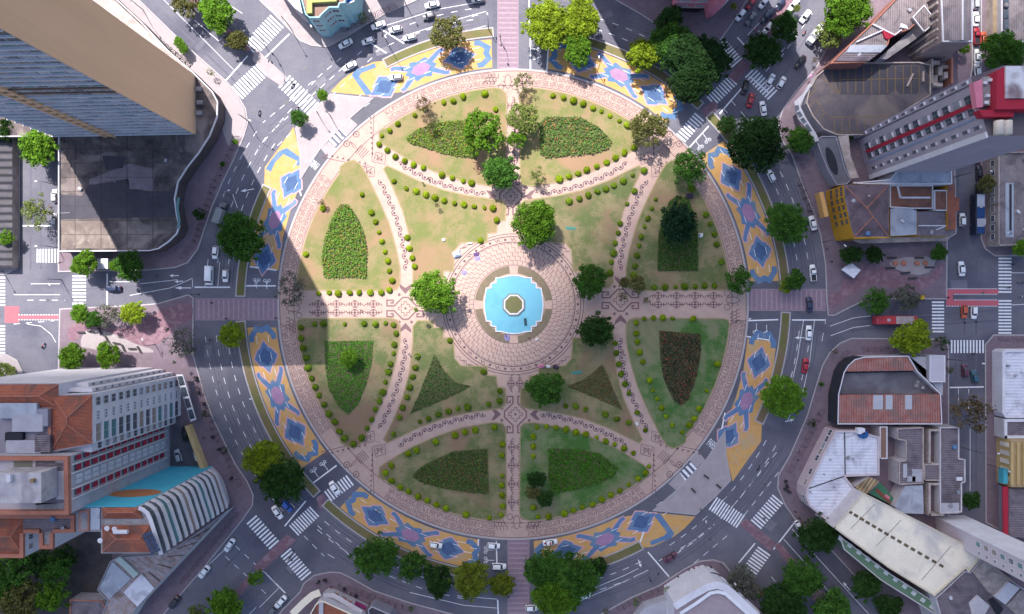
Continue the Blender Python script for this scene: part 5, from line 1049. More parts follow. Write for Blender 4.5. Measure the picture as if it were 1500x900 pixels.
# ------------------------------------------------------------------ vegetation
def leafmat(name, trans=.3):
    m = bpy.data.materials.new(name); m.use_nodes = True; N = m.node_tree.nodes; L = m.node_tree.links; b = N['Principled BSDF']
    oi = N.new('ShaderNodeObjectInfo'); ge = N.new('ShaderNodeNewGeometry'); mr = N.new('ShaderNodeMapRange'); L.new(ge.outputs['Random Per Island'], mr.inputs[0]); mr.inputs[3].default_value = .55; mr.inputs[4].default_value = 1.4
    tc = N.new('ShaderNodeTexCoord'); nz = N.new('ShaderNodeTexNoise'); L.new(tc.outputs['Object'], nz.inputs['Vector']); nz.inputs['Scale'].default_value = 2.6; nz.inputs['Detail'].default_value = 3
    m2 = N.new('ShaderNodeMapRange'); L.new(nz.outputs[0], m2.inputs[0]); m2.inputs[1].default_value = .3; m2.inputs[2].default_value = .7; m2.inputs[3].default_value = .6; m2.inputs[4].default_value = 1.35
    mu = N.new('ShaderNodeMath'); mu.operation = 'MULTIPLY'; L.new(mr.outputs[0], mu.inputs[0]); L.new(m2.outputs[0], mu.inputs[1])
    vm = N.new('ShaderNodeVectorMath'); vm.operation = 'SCALE'; L.new(oi.outputs['Color'], vm.inputs[0]); L.new(mu.outputs[0], vm.inputs['Scale'])
    L.new(vm.outputs[0], b.inputs['Base Color']); b.inputs['Roughness'].default_value = .75; b.inputs['Specular IOR Level'].default_value = .03
    t = N.new('ShaderNodeBsdfTranslucent'); L.new(vm.outputs[0], t.inputs[0]); mx = N.new('ShaderNodeMixShader'); mx.inputs[0].default_value = trans
    L.new(b.outputs[0], mx.inputs[1]); L.new(t.outputs[0], mx.inputs[2]); L.new(mx.outputs[0], N['Material Output'].inputs[0]); return m
LEAF = leafmat('foliage'); BARK = mat('bark', (.13, .10, .085), c2=(.19, .15, .13), scale=2)
def leaf_quad(b, p, n, s, rnd):
    t = n.orthogonal().normalized(); t.rotate(Matrix.Rotation(rnd.random()*6.283, 3, n)); u = n.cross(t)
    a = s*(.7+.6*rnd.random()); c = a*(.55+.3*rnd.random())
    b.face([p-t*a, p-u*c*.8+n*a*.12, p+t*a, p+u*c*.8+n*a*.12])
def crown(kind, seed):
    rnd = random.Random(seed); b = MB()
    nc, nl, ls, cr = {'huge': (150, 58, .040, .17), 'dense': (78, 62, .056, .22), 'loose': (46, 48, .06, .22), 'sparse': (30, 26, .055, .20), 'feather': (34, 42, .045, .22)}[kind]
    lobes = [(rnd.random()*6.283, .62+.5*rnd.random()) for _ in range(8)]
    for k in range(nc):
        a = rnd.random()*6.283; q = rnd.random()
        lim = 1.0
        for la, lr in lobes:
            d = abs((a-la+math.pi) % (2*math.pi)-math.pi)
            if d < .45: lim = lr
        rr = math.sqrt(q)*(.86*lim); zc = math.sqrt(max(0, 1-rr*rr))*.55*(.75+.4*rnd.random())-.05
        if kind in ('sparse', 'feather'): zc *= .5+rnd.random()*.6
        r0 = cr*(.65+.7*rnd.random())
        if rnd.random() < .05: rr = .84+.17*rnd.random(); r0 *= .6; zc = .12+.2*rnd.random()
        c = Vector((rr*math.cos(a), rr*math.sin(a), zc))
        for i in range(nl):
            d = Vector((rnd.gauss(0, 1), rnd.gauss(0, 1), rnd.gauss(.35, 1))).normalized()
            p = c+Vector((d.x, d.y, d.z*.75))*r0*(rnd.random()**.35)
            n = (d+Vector((rnd.gauss(0, .5), rnd.gauss(0, .5), .5+rnd.gauss(0, .4)))).normalized(); leaf_quad(b, p, n, ls, rnd)
    if kind in ('dense', 'loose', 'huge'):                      # inner leaves that close the crown
        for i in range({'dense': 480, 'huge': 900}.get(kind, 220)):
            a = rnd.random()*6.283; rr = math.sqrt(rnd.random())*.82; leaf_quad(b, Vector((rr*math.cos(a), rr*math.sin(a), .1+.3*(1-rr)*rnd.random())), Vector((rnd.gauss(0, .4), rnd.gauss(0, .4), 1)).normalized(), ls*1.25, rnd)
    return newmesh('crown', b.v, b.f, LEAF)
def trunkmesh(kind, seed):
    rnd = random.Random(seed); b = MB(); b.tube([(0, 0, 0), (.02, .01, .35), (0, .02, .75)], [.07, .052, .045], 7)
    nb = 6 if kind in ('dense', 'loose', 'huge') else 9
    for k in range(nb):
        a = k*6.283/nb+rnd.random()*.6; l = .55+.3*rnd.random(); zt = 1.0+.25*rnd.random(); z0 = .55+.2*rnd.random()
        m_ = Vector((math.cos(a)*l*.5, math.sin(a)*l*.5, (z0+zt)/2+.03)); e = Vector((math.cos(a+.2)*l, math.sin(a+.2)*l, zt))
        b.tube([(0, 0, z0), m_, e], [.035, .024, .009], 5)
        for s_ in (-1, 1):
            q = m_+(e-m_)*.3; b.tube([q, q+Vector((math.cos(a+s_*.7)*.28, math.sin(a+s_*.7)*.28, .12))], [.016, .006], 4)
    return newmesh('trunk', b.v, b.f, BARK)
CROWN = {k: [crown(k, 10*i+j) for j in range(3)] for i, k in enumerate(('dense', 'loose', 'sparse', 'feather', 'huge'))}
TRUNK = {k: [trunkmesh(k, 50+j) for j in range(2)] for k in ('dense', 'loose', 'sparse', 'feather', 'huge')}
COLS = {'Y': (.20, .275, .02), 'B': (.105, .215, .02), 'M': (.055, .135, .022), 'D': (.032, .075, .018), 'K': (.018, .045, .022), 'O': (.125, .125, .04), 'G': (.14, .145, .115), 'N': (.155, .115, .065), 'L': (.155, .20, .05), 'E': (.022, .052, .016), 'Q': (.14, .175, .02)}
TR = random.Random(21); tcount = 0
def tree(x, y, r, kind, c, label, group=None, hf=1.0, z0=.15, name='street_tree'):
    global tcount
    tcount += 1; rm = r*S; kind = 'huge' if kind == 'dense' and r > 28 else kind; zc = (1.6+.62*rm)*hf; p = W(x, y, zc+.3*rm)
    o = empty(name, (p.x, p.y, z0), 0, label, 'tree' if name != 'leafy_shrub' else 'shrub', group)
    t = link('trunk', TRUNK[kind][tcount % 2], o); t.scale = (rm, rm, zc); t.rotation_euler = (0, 0, TR.random()*6.28)
    k = link('crown', CROWN[kind][tcount % 3], o, (0, 0, zc)); v = .85+.3*TR.random(); k.color = (*(a*v for a in COLS[c]), 1); s = 1.04*rm
    k.scale = (s*(.90+.22*TR.random()), s*(.90+.22*TR.random()), rm*(.95+.25*TR.random())); k.rotation_euler = (0, 0, TR.random()*6.28)
    return o
T_ = [
 (318, 21, 26, 'dense', 'B', 'bright green tree on the avenue median with shade on the road'), (273, 5, 22, 'loose', 'O', 'olive thin-crowned tree on the avenue median beside the bright one'), (347, 60, 16, 'dense', 'O', 'small olive tree at tip of the avenue median'),
 (262, 62, 8, 'dense', 'B', 'small bright tree on the pavement beside tan tower wall'), (269, 72, 7, 'dense', 'B', 'low bright bush on the pavement beside tan tower wall'), (55, 216, 27, 'dense', 'B', 'broad green tree at the foot of tall tower in side street'), (8, 190, 16, 'loose', 'D', 'dark tree beside arcade roof in side street'),
 (655, 48, 25, 'loose', 'O', 'olive green tree on the grass strip above bleached mural'), (472, 140, 9, 'dense', 'B', 'small round tree at the tip of the pale traffic island'), (437, 173, 13, 'dense', 'M', 'small dark round tree on pale traffic island casting a round shadow'),
 (708, 193, 30, 'loose', 'B', 'large loose-crowned tree over the flower bed beside the garden walk'), (732, 252, 26, 'dense', 'M', 'blue-green dense tree beside the scroll hub of garden walk'), (622, 155, 15, 'sparse', 'N', 'brownish sparse tree on lens lawn edge with small crown'),
 (632, 185, 9, 'sparse', 'O', 'tiny sparse sapling beside the brownish tree on lawn'), (802, 36, 32, 'dense', 'Y', 'bright lime tree on the grass strip by the lime-tree crossing'), (850, 28, 30, 'dense', 'Y', 'bright lime tree beside the dark shaded ring road'), (847, 70, 24, 'dense', 'B', 'green tree over the mural shaded below lime trees'),
 (944, 80, 26, 'dense', 'Y', 'lime green half-lit tree at the edge of large dark tree'), (985, 65, 30, 'dense', 'M', 'dark green tree joined to the lime half-lit tree'), (1002, 78, 36, 'dense', 'E', 'dark tree in the big clump in front of pink building corner'), (1034, 88, 34, 'dense', 'E', 'dark tree of the big clump nearest the diagonal zebra crossings'), (1010, 122, 32, 'dense', 'E', 'dark tree of the big clump overhanging the street mural'), (980, 28, 20, 'dense', 'D', 'dark tree in front of pink building'),
 (1118, 76, 26, 'dense', 'D', 'dark round tree on the avenue median island'), (1108, 208, 46, 'dense', 'E', 'huge dark tree over the ring road by blue car mural'), (1065, 183, 14, 'dense', 'D', 'small dark tree on ring verge beside huge tree'), (1172, 207, 20, 'dense', 'M', 'dark green tree at the curved canopy'),
 (950, 188, 27, 'loose', 'O', 'olive tree on plaza edge above corner paving'), (766, 172, 24, 'loose', 'L', 'pale leafy tree leaning over the garden walk'), (766, 120, 16, 'sparse', 'L', 'sparse pale tree at street end of garden walk'), (757, 205, 14, 'loose', 'B', 'small bright tree beside reddish soil on the garden walk'), (786, 258, 15, 'sparse', 'L', 'small sparse tree on lawn corner by the garden walk'),
 (1012, 246, 26, 'loose', 'M', 'mid green tree spreading over ring paving by the corner hub'), (784, 328, 35, 'dense', 'B', 'large dense green tree above the fountain court'), (865, 412, 24, 'dense', 'M', 'round green tree beside the fountain court and cross walk'), (872, 484, 27, 'dense', 'D', 'round dark green tree below the cross walk by fountain'),
 (797, 570, 27, 'dense', 'M', 'round dark tree beside shaded scroll hub with people under it'), (636, 430, 35, 'dense', 'B', 'large bright tree at sunny side of the fountain'), (993, 328, 27, 'dense', 'K', 'blackish green tree growing inside arched flower bed'), (1083, 412, 21, 'loose', 'M', 'greyish green tree at the garden edge by cross walk'), (935, 417, 13, 'loose', 'O', 'low olive bush tree at end of the wave path'), (915, 415, 9, 'loose', 'O', 'small olive shrub tree beside the scroll hub'), (912, 434, 8, 'sparse', 'O', 'thin sapling standing on scroll inlay'), (946, 440, 7, 'sparse', 'O', 'thin sapling on the cross walk paving'),
 (1153, 327, 31, 'dense', 'M', 'big round green tree on the ring verge facing yellow shop house'), (1163, 412, 15, 'dense', 'M', 'green tree on verge by the paved crossing'), (1150, 420, 11, 'loose', 'Y', 'small yellowish tree on verge by paved crossing'), (1148, 582, 29, 'dense', 'B', 'round green tree on the ring verge opposite the black wall'), (1335, 496, 27, 'dense', 'Y', 'bright lime tree by the garage corner next to red bus'), (1380, 500, 13, 'sparse', 'D', 'dark sparse small tree by the zebra crossing'),
 (1283, 441, 22, 'loose', 'M', 'green tree on the kiosk plaza by the road'), (1328, 436, 19, 'loose', 'G', 'grey-green tree on kiosk plaza'), (1247, 373, 15, 'dense', 'D', 'dark round tree behind the blue-white kiosk'), (1281, 373, 13, 'dense', 'D', 'small dark tree in front of yellow shop awning'), (1375, 371, 13, 'dense', 'M', 'round green tree at the corner of kiosk plaza'),
 (1422, 600, 36, 'sparse', 'N', 'brown nearly bare spreading tree over side street'), (1470, 76, 32, 'dense', 'M', 'broad green tree beside the crimson roofed tower'), (1243, 12, 36, 'dense', 'B', 'broad green tree beside the workshop roof'), (1214, 50, 21, 'loose', 'L', 'olive tree over white box truck'), (1225, 28, 16, 'dense', 'M', 'green tree between box truck and workshop'), (1150, 38, 20, 'dense', 'D', 'dark tree between parked cars on avenue'), (1445, 270, 13, 'loose', 'O', 'small olive tree over parked black cars'), (1497, 362, 15, 'dense', 'B', 'green tree at the edge of the corner block'), (1468, 214, 16, 'loose', 'B', 'green tree below the rooftop water tanks'), (1412, 70, 9, 'loose', 'B', 'small bright bush by the warehouse end'),
 (352, 347, 37, 'dense', 'M', 'big green tree on ring verge in the tower shadow'), (122, 387, 21, 'dense', 'B', 'round clipped green tree below podium corner'), (190, 390, 23, 'dense', 'M', 'dark green tree below podium beside kiosk'), (169, 389, 10, 'dense', 'B', 'small lime tree next to kiosk below podium'), (55, 308, 27, 'feather', 'L', 'feathery pale tree with open crown over side street'), (9, 348, 12, 'loose', 'B', 'small tree at arcade corner'), (118, 459, 14, 'dense', 'B', 'small round tree at the island plaza edge by cycle box'), (139, 468, 13, 'dense', 'M', 'small dark tree on island plaza'), (160, 459, 20, 'sparse', 'G', 'greyish sparse tree on island plaza'), (194, 458, 18, 'dense', 'Y', 'lime round tree on purple island paving'),
 (264, 504, 25, 'sparse', 'G', 'whitish grey sparse tree at ring kerb of island plaza'), (338, 491, 18, 'dense', 'Y', 'round lime tree on ring verge by paved crossing'), (106, 524, 21, 'dense', 'B', 'round green tree in front of white apartment block'), (158, 522, 20, 'dense', 'B', 'round green tree beside bench zigzag on island plaza'), (8, 546, 16, 'loose', 'L', 'pale tree at the small pavement corner'), (425, 425, 25, 'sparse', 'G', 'grey-brown sparse tree on garden edge by paved crossing'),
 (388, 674, 30, 'dense', 'Y', 'yellow-green tree on ring verge'), (412, 704, 34, 'dense', 'D', 'dark round tree joined to yellow-green verge tree'), (510, 525, 14, 'dense', 'B', 'small round tree inside the pointed green bed'), (375, 847, 13, 'loose', 'B', 'small tree on avenue median'), (550, 816, 33, 'dense', 'M', 'dark round tree beside the mural and red roofed corner'), (604, 831, 25, 'loose', 'M', 'green tree on long ring verge next to the dark round tree'), (642, 853, 24, 'dense', 'D', 'dark tree in the long verge row'), (690, 850, 30, 'dense', 'Q', 'olive yellow tree in the long verge row'), (735, 856, 18, 'dense', 'Q', 'olive yellow tree at the end of verge row by paved crossing'),
 (800, 835, 32, 'dense', 'M', 'large green tree beside olive-row paved crossing'), (842, 845, 34, 'dense', 'M', 'large green tree over the ring road by patrol car'), (815, 872, 32, 'dense', 'B', 'large bright-crowned tree over white parked car'), (877, 831, 14, 'dense', 'D', 'small dark tree at the end of long verge'), (786, 702, 14, 'dense', 'D', 'dark shrubby tree beside the shaded garden walk'), (782, 722, 12, 'loose', 'O', 'brownish shrubby tree by the shaded garden walk'), (797, 730, 13, 'dense', 'D', 'dark low shrub tree by shaded flower bed'),
 (1198, 785, 31, 'dense', 'D', 'dark tree against the rounded white building'), (1271, 857, 24, 'dense', 'D', 'dark round tree below green terrace'), (1300, 888, 20, 'dense', 'D', 'dark tree at the pavement below green terrace'), (1176, 848, 32, 'dense', 'M', 'green tree on shaded avenue median'), (1148, 885, 32, 'dense', 'D', 'dark green tree on shaded avenue median near red car'), (1220, 893, 28, 'dense', 'M', 'green tree on the avenue median by the road arrow'), (1085, 850, 22, 'loose', 'G', 'grey olive tree at zebra crossing by curved roof'), (1096, 868, 18, 'loose', 'G', 'grey olive tree beside red car'), (1421, 733, 13, 'dense', 'D', 'small dark tree in the side street by white tower'),
 (20, 835, 30, 'loose', 'M', 'dense court tree behind rear wing'), (55, 820, 26, 'loose', 'D', 'dark court tree beside the white gable'), (82, 838, 26, 'loose', 'M', 'green court tree by the grey alley strip'), (30, 878, 30, 'loose', 'O', 'olive court tree at open end of the grove'), (75, 872, 24, 'loose', 'B', 'lighter court tree beside tiled shed'), (5, 868, 24, 'loose', 'M', 'mid green court tree at edge of grove'), (95, 815, 17, 'loose', 'D', 'small dark court tree next to alley'),
 (330, 888, 27, 'dense', 'B', 'bright tree on shaded avenue median near black car'), (290, 898, 14, 'loose', 'L', 'pale tree on shaded avenue median'),
 (300, 606, 7, 'sparse', 'D', 'small palm-like plant on hotel pavement'), (328, 660, 6, 'sparse', 'D', 'small dark plant on hotel pavement'), (292, 314, 10, 'loose', 'D', 'dark small tree on podium pavement'), (345, 208, 4, 'dense', 'B', 'tiny green bush on podium pavement corner'), (326, 241, 4, 'dense', 'M', 'tiny dark bush on podium pavement'), (532, 26, 9, 'sparse', 'L', 'thin palm-like plant on the teal building pavement'), (978, 863, 7, 'sparse', 'B', 'small palm-like plant on curved pavement'), (932, 882, 6, 'sparse', 'B', 'small palm-like plant beside grey roof'), (888, 896, 6, 'sparse', 'O', 'small yellowing plant on shaded pavement'), (1191, 620, 8, 'sparse', 'D', 'small palm by the rounded building'), (1203, 563, 4, 'dense', 'M', 'tiny bush on pavement by black wall'), (1223, 515, 6, 'sparse', 'N', 'dry tan shrub at garage corner'), (1392, 543, 7, 'sparse', 'O', 'thin weed tree by pale office'), (1245, 201, 5, 'dense', 'M', 'small bush at hotel tower foot'), (1240, 246, 5, 'loose', 'M', 'small bush on cream terrace'), (602, 892, 6, 'sparse', 'M', 'small palm on shaded pavement'), (308, 106, 6, 'sparse', 'L', 'pale straggly plant on avenue pavement'), (1194, 63 + 25, 5, 'sparse', 'N', 'dry shrub by the black car'), (1075, 10, 5, 'loose', 'Y', 'yellow flowering bush by parked white car'), (1167, 12, 6, 'loose', 'L', 'pale bush between parked white cars'), (640, 300, 5, 'sparse', 'N', 'dead twig bush on dry lawn') , (472, 297, 6, 'sparse', 'N', 'bare twig tree on dry lawn edge'),
]
for t in T_:
    nm = 'leafy_shrub' if t[2] < 9 else ('garden_tree' if math.dist(t[:2], (GX, GY)) < 345 else 'street_tree')
    tree(*t, name=nm)
# ------------------------------------------------------------------ clipped ball shrubs round the lawns
def ballmesh(seed):
    rnd = random.Random(seed); b = MB()
    for i in range(260):
        d = Vector((rnd.gauss(0, 1), rnd.gauss(0, 1), abs(rnd.gauss(.2, .9)))).normalized(); p = Vector((d.x*.86, d.y*.86, .18+d.z*.85))*(.92+.12*rnd.random())
        leaf_quad(b, p, (d+Vector((rnd.gauss(0, .35), rnd.gauss(0, .35), rnd.gauss(0, .35)))).normalized(), .135, rnd)
    for i in range(40): 
        a = rnd.random()*6.283; r_ = rnd.random()*.6; leaf_quad(b, Vector((r_*math.cos(a), r_*math.sin(a), .35+.3*rnd.random())), Vector((0, 0, 1)), .25, rnd)
    b.loft([[(r_*math.cos(j*math.pi/5), r_*math.sin(j*math.pi/5), z) for j in range(10)] for r_, z in ((.5, .02), (.78, .3), (.72, .6), (.45, .88))])
    return newmesh('ball_shrub', b.v, b.f, LEAF)
BALL = [ballmesh(k) for k in range(3)]
SH = {
 ('nwa', (375, 0)): '1340,550 1213,565 1155,592 1100,600 1403,640 990,640 930,675 830,725 783,765 737,795 720,845 768,880', ('nwa', (375, 225)): '815,18 870,42 922,65 980,83 1088,125 1150,142 1213,160 1262,172',
 ('nwb', (375, 225)): '807,162 880,205 938,220 995,240 1048,258 1102,275 1162,290 1218,298 1278,310 1338,317 1388,320 1410,390 1315,510 885,492 897,555 915,612 928,662',
 ('nwc', (375, 225)): '390,320 620,240 675,345 700,400 720,462 737,515 755,575 772,630 780,688 797,745 780,800 733,815 668,815 603,815 547,815 480,820 427,815 365,820 290,590',
 ('nea', (750, 225)): '278,150 335,135 388,117 438,95 497,75 555,52 607,25 658,3', ('nea', (750, 0)): '240,560 302,572 360,590 417,607 475,633 525,652 575,678 630,708 675,735 715,865 660,890',
 ('neb', (750, 225)): '335,280 395,265 447,243 500,222 550,208 597,187 652,160 708,127 775,100 718,220 675,295 635,410 623,465 605,525 597,585 583,637 575,700',
 ('nec', (750, 225)): '843,268 820,322 797,380 778,428 758,488 745,540 733,598 722,660 714,713 835,785 898,785 960,782 1012,780 1075,780 1130,775 1187,775 1228,637 1200,533 1187,473 1160,413 1137,358 1052,207',
 ('swc', (375, 450)): '263,120 340,100 393,98 518,100 632,97 698,100 758,95 805,105 820,155 808,220 805,272 787,335 775,380 757,440 742,500 722,553 698,600 677,660 650,712 618,768 570,803 518,770 487,730 460,673 425,628 398,573 368,518 345,470 325,418 302,357 292,298 275,240 262,183',
 ('swb', (375, 450)): '945,290 932,355 918,410 900,472 885,530 858,590 840,648 805,745 960,673 1010,655 1068,630 1128,612 1183,597 1240,587 1363,570 1427,552 1428,492 1333,380 1135,197',
 ('swa', (375, 450)): '890,862 940,840 1053,792 1165,752 1225,733 1285,722 1398,705 1443,805 1440,870', ('swa', (375, 675)): '793,30 757,72 793,120 845,158 893,182 948,213 1003,235 1057,260 1112,282 1230,317 1368,337 1437,320 1445,267 1443,205 1440,147 1443,90',
 ('sec', (750, 450)): '728,92 775,68 830,63 885,62 942,67 1063,67 730,155 735,205 748,265 768,322 807,430 827,490 852,540 878,592 903,642 940,695 998,735 1040,692 1068,655 1098,597 1143,493 1205,335',
 ('seb', (750, 450)): '605,212 613,270 627,335 640,393 663,452 685,505 735,620 783,722 375,582 432,600 315,580 548,630 615,657 685,678',
 ('sea', (750, 450)): '125,760 125,818 125,875 145,705 202,702 258,707 317,718 375,735 433,745 497,765 550,787 602,805 657,830 712,857', ('sea', (750, 675)): '803,35 785,72 740,107 685,142 633,178 580,203 528,230 473,258 413,275 360,293 307,312 215,330 152,330 125,277',
}
SL = {'nwa': 'round the lens lawn shaded by the loose-crowned tree', 'nwb': 'on the bare dry lawn without a bed by the bright tree', 'nwc': 'round the arched hedge bed crossed by tower shadow', 'nea': 'round the lens lawn under the pale leaning tree', 'neb': 'on the bedless shaded lawn by the dense green tree', 'nec': 'round arched bed holding the blackish tree',
      'swc': 'round the pointed green bed with small round tree', 'swb': 'on the lawn of the dark star-shaped bed', 'swa': 'round the half-lens bed with brown patch', 'sec': 'round the dark red flowering pointed bed', 'seb': 'on the lawn of the brown triangular bed', 'sea': 'round the lush green half-lens bed'}
SS = {'nwa': 'lens lawn under loose-crowned tree', 'nwb': 'sunny bedless lawn', 'nwc': 'lawn of arched hedge bed', 'nea': 'lens lawn of pink-brown bed', 'neb': 'shaded bedless lawn', 'nec': 'lawn of blackish tree', 'swc': 'lawn of pointed green bed', 'swb': 'lawn of star-shaped bed', 'swa': 'lawn of brown-patched bed', 'sec': 'lawn of dark red bed', 'seb': 'lawn of brown triangular bed', 'sea': 'lawn of lush half-lens bed'}
SR = random.Random(4)
for (k, (tx, ty)), s in SH.items():
    for q in s.split():
        cx, cy = map(float, q.split(',')); x, y = tx+cx/4, ty+cy/4; p = W(x, y, .7)
        o = link('ball_shrub', BALL[SR.randrange(3)], None, (p.x, p.y, .22), SR.random()*6.28); f = 1.08*SR.choice((SR.uniform(.9, 1.1), SR.uniform(.85, 1.05), SR.uniform(.65, .9))); o.scale = (f*SR.uniform(.88, 1.14), f*SR.uniform(.88, 1.14), f*SR.uniform(.8, 1.05))
        b_ = SR.uniform(.8, 1.2); c = (.25, .34, .015) if k in ('nwa', 'nwb', 'nwc', 'nea', 'sec', 'sea', 'swa') else (.165, .25, .02)
        o.color = (*(a*b_ for a in c), 1); rd = math.dist((x, y), (GX, GY)); eg = 'ring-paving' if rd > 292 else 'cross-walk' if abs(x-GX) < 30 or abs(y-GY) < 36 else 'court' if rd < 125 else 'wave-path'
        tag(o, '%s lime ball shrub on %s edge of the %s' % ('small' if f < .8 else 'full', eg, SS[k]), 'shrub', 'ball shrubs '+SL[k])
# ------------------------------------------------------------------ flower beds
def inside(x, y, P):
    r = False; j = len(P)-1
    for i in range(len(P)):
        if (P[i][1] > y) != (P[j][1] > y) and x < (P[j][0]-P[i][0])*(y-P[i][1])/(P[j][1]-P[i][1])+P[i][0]: r = not r
        j = i
    return r
BLOS = mat('blossom', (.42, .13, .07), c2=(.5, .24, .12), scale=1, tint=True)
def bed(pts, c, label, flower=None, hgt=.55, dens=6.0, fd=.5, sz=.3):
    P = [(p.x, p.y) for p in PW(pts)]; cx = sum(p[0] for p in P)/len(P); cy = sum(p[1] for p in P)/len(P)
    o = empty('flower_bed', (cx, cy, .23), 0, label, 'flower bed'); rnd = random.Random(int(cx*10+cy)); b = MB(); b.prism([(x-cx, y-cy) for x, y in P], 0, .12); b.build('soil', mat('bed_soil', (.09, .07, .04), c2=(.07, .09, .03), scale=1.5), o)
    x0, x1, y0, y1 = min(p[0] for p in P), max(p[0] for p in P), min(p[1] for p in P), max(p[1] for p in P); n = int((x1-x0)*(y1-y0)*dens*1.4); lf, fl = MB(), MB()
    for _ in range(n):
        x, y = rnd.uniform(x0, x1), rnd.uniform(y0, y1)
        if not inside(x, y, P): continue
        h = hgt*(.55+.6*rnd.random())*(1+.35*noise.noise(Vector((x*.5, y*.5, 0)))); leaf_quad(lf, Vector((x-cx, y-cy, h)), Vector((rnd.gauss(0, .55), rnd.gauss(0, .55), 1)).normalized(), sz, rnd)
        if flower and rnd.random() < fd*.2*(1+1.2*noise.noise(Vector((x*.25, y*.25, 3)))): leaf_quad(fl, Vector((x-cx+.1, y-cy, h+.12)), Vector((rnd.gauss(0, .3), rnd.gauss(0, .3), 1)).normalized(), .15, rnd)
    f = lf.build('foliage', LEAF, o); f.color = (*(v*1.3 for v in c), 1); f['kind'] = 'stuff'
    if flower:
        g = fl.build('blossoms', BLOS, o); g.color = (*flower, 1); g['kind'] = 'stuff'
bed([(500, 300), (511, 300), (525, 320), (535, 345), (538, 365), (537, 407), (475, 407), (472, 375), (476, 350), (485, 325), (493, 308)], (.10, .185, .03), 'dense arched hedge bed with rusty blossoms on sunny dry lawn', (1, .8, .6), .6, 9, .45)
bed([(595, 203), (612, 190), (640, 180), (690, 176), (698, 234), (660, 228), (625, 218), (600, 210)], (.115, .18, .03), 'pointed green bed half under the loose-crowned tree', (1, .9, .7), .5, 8, .5)
bed([(790, 182), (800, 172), (850, 172), (878, 188), (897, 208), (890, 219), (868, 226), (800, 232), (791, 226)], (.09, .155, .04), 'dense lens-shaped bed with pink-brown blossoms on sunny lawn', (1.1, .9, .9), .6, 9, .6)
bed([(990, 287), (1007, 290), (1015, 310), (1021, 337), (1022, 397), (963, 397), (964, 345), (970, 320), (980, 295)], (.045, .10, .022), 'arched dark green bed holding the blackish tree', None, .5, 8)
bed([(476, 500), (547, 499), (545, 532), (537, 562), (525, 592), (511, 607), (497, 597), (482, 570), (477, 537)], (.055, .165, .018), 'pointed green grass bed with a small round tree inside', None, .3, 8, .5, .25)
bed([(637, 519), (650, 542), (667, 560), (690, 566), (650, 586), (601, 606), (615, 575)], (.05, .10, .028), 'dark star-shaped bed on grey lawn', None, .35, 7, .2, .25)
bed([(605, 695), (618, 683), (640, 672), (665, 661), (714, 657), (716, 723), (690, 722), (650, 715), (620, 708), (607, 700)], (.065, .11, .028), 'half-lens bed with brown flowering patch beside shaded walk', (.8, .6, .6), .5, 8, .6)
bed([(803, 657), (850, 658), (880, 665), (905, 685), (900, 697), (880, 708), (850, 716), (810, 723), (803, 700)], (.05, .145, .016), 'lush green half-lens bed beside the shaded garden walk', None, .4, 9, .6)
bed([(965, 485), (1025, 489), (1026, 515), (1020, 550), (1007, 585), (996, 594), (985, 585), (972, 555), (967, 525)], (.045, .055, .03), 'dark red flowering pointed bed on green lawn', (.8, .5, .6), .55, 8, 1.2)
bed([(882, 534), (890, 550), (900, 575), (911, 600), (870, 582), (831, 566), (857, 555)], (.10, .095, .035), 'brown dry triangular bed on shaded lawn', (.8, .6, .5), .3, 7, .6, .25)
# ------------------------------------------------------------------ vehicles
def paintmat():
    m = bpy.data.materials.new('car_paint'); m.use_nodes = True; N = m.node_tree.nodes; L = m.node_tree.links; b = N['Principled BSDF']
    oi = N.new('ShaderNodeObjectInfo'); tc = N.new('ShaderNodeTexCoord'); nz = N.new('ShaderNodeTexNoise'); nz.inputs['Scale'].default_value = 1.5; L.new(tc.outputs['Object'], nz.inputs['Vector'])
    mr = N.new('ShaderNodeMapRange'); L.new(nz.outputs[0], mr.inputs[0]); mr.inputs[3].default_value = .88; mr.inputs[4].default_value = 1.06; vm = N.new('ShaderNodeVectorMath'); vm.operation = 'SCALE'
    L.new(oi.outputs['Color'], vm.inputs[0]); L.new(mr.outputs[0], vm.inputs['Scale']); L.new(vm.outputs[0], b.inputs['Base Color']); b.inputs['Roughness'].default_value = .3; b.inputs['Coat Weight'].default_value = .4; return m
PAINT = paintmat(); CGLASS = mat('car_glass', (.02, .025, .035), rough=.08, c2=(.03, .035, .045), spec=.6); TYRE = mat('tyre', (.02, .02, .022)); RIM = mat('wheel_rim', (.35, .35, .37), rough=.4, metal=.5); LAMP = mat('head_lamp', (.7, .7, .72), rough=.2); TAIL = mat('tail_lamp', (.35, .02, .02), rough=.3)
PLASTIC = mat('black_plastic', (.03, .03, .034), rough=.6)
def rrect(x0, x1, hw, r, z, nf=4, tf=1.0, tb=1.0):
    """rounded plan outline from rear x0 to front x1"""
    pts = []
    for cx, cy, a0, t in ((x1-r, hw*tf-r, 0, 1), (x0+r, hw*tb-r, 90, 1), (x0+r, -(hw*tb-r), 180, 1), (x1-r, -(hw*tf-r), 270, 1)):
        for i in range(nf+1):
            a = R(a0+90*i/nf); pts.append((cx+r*math.cos(a), cy+r*math.sin(a), z))
    return pts
def wheel(parent, x, y, r=.31, w_=.2):
    b = MB(); b.tube([(x, y-w_/2, r), (x, y+w_/2, r)], r, 12); o = b.build('wheel', TYRE, parent); b = MB(); s = 1 if y > 0 else -1; b.tube([(x, y+s*w_/2-s*.02, r), (x, y+s*(w_/2+.015), r)], r*.6, 10); b.build('rim', RIM, o)
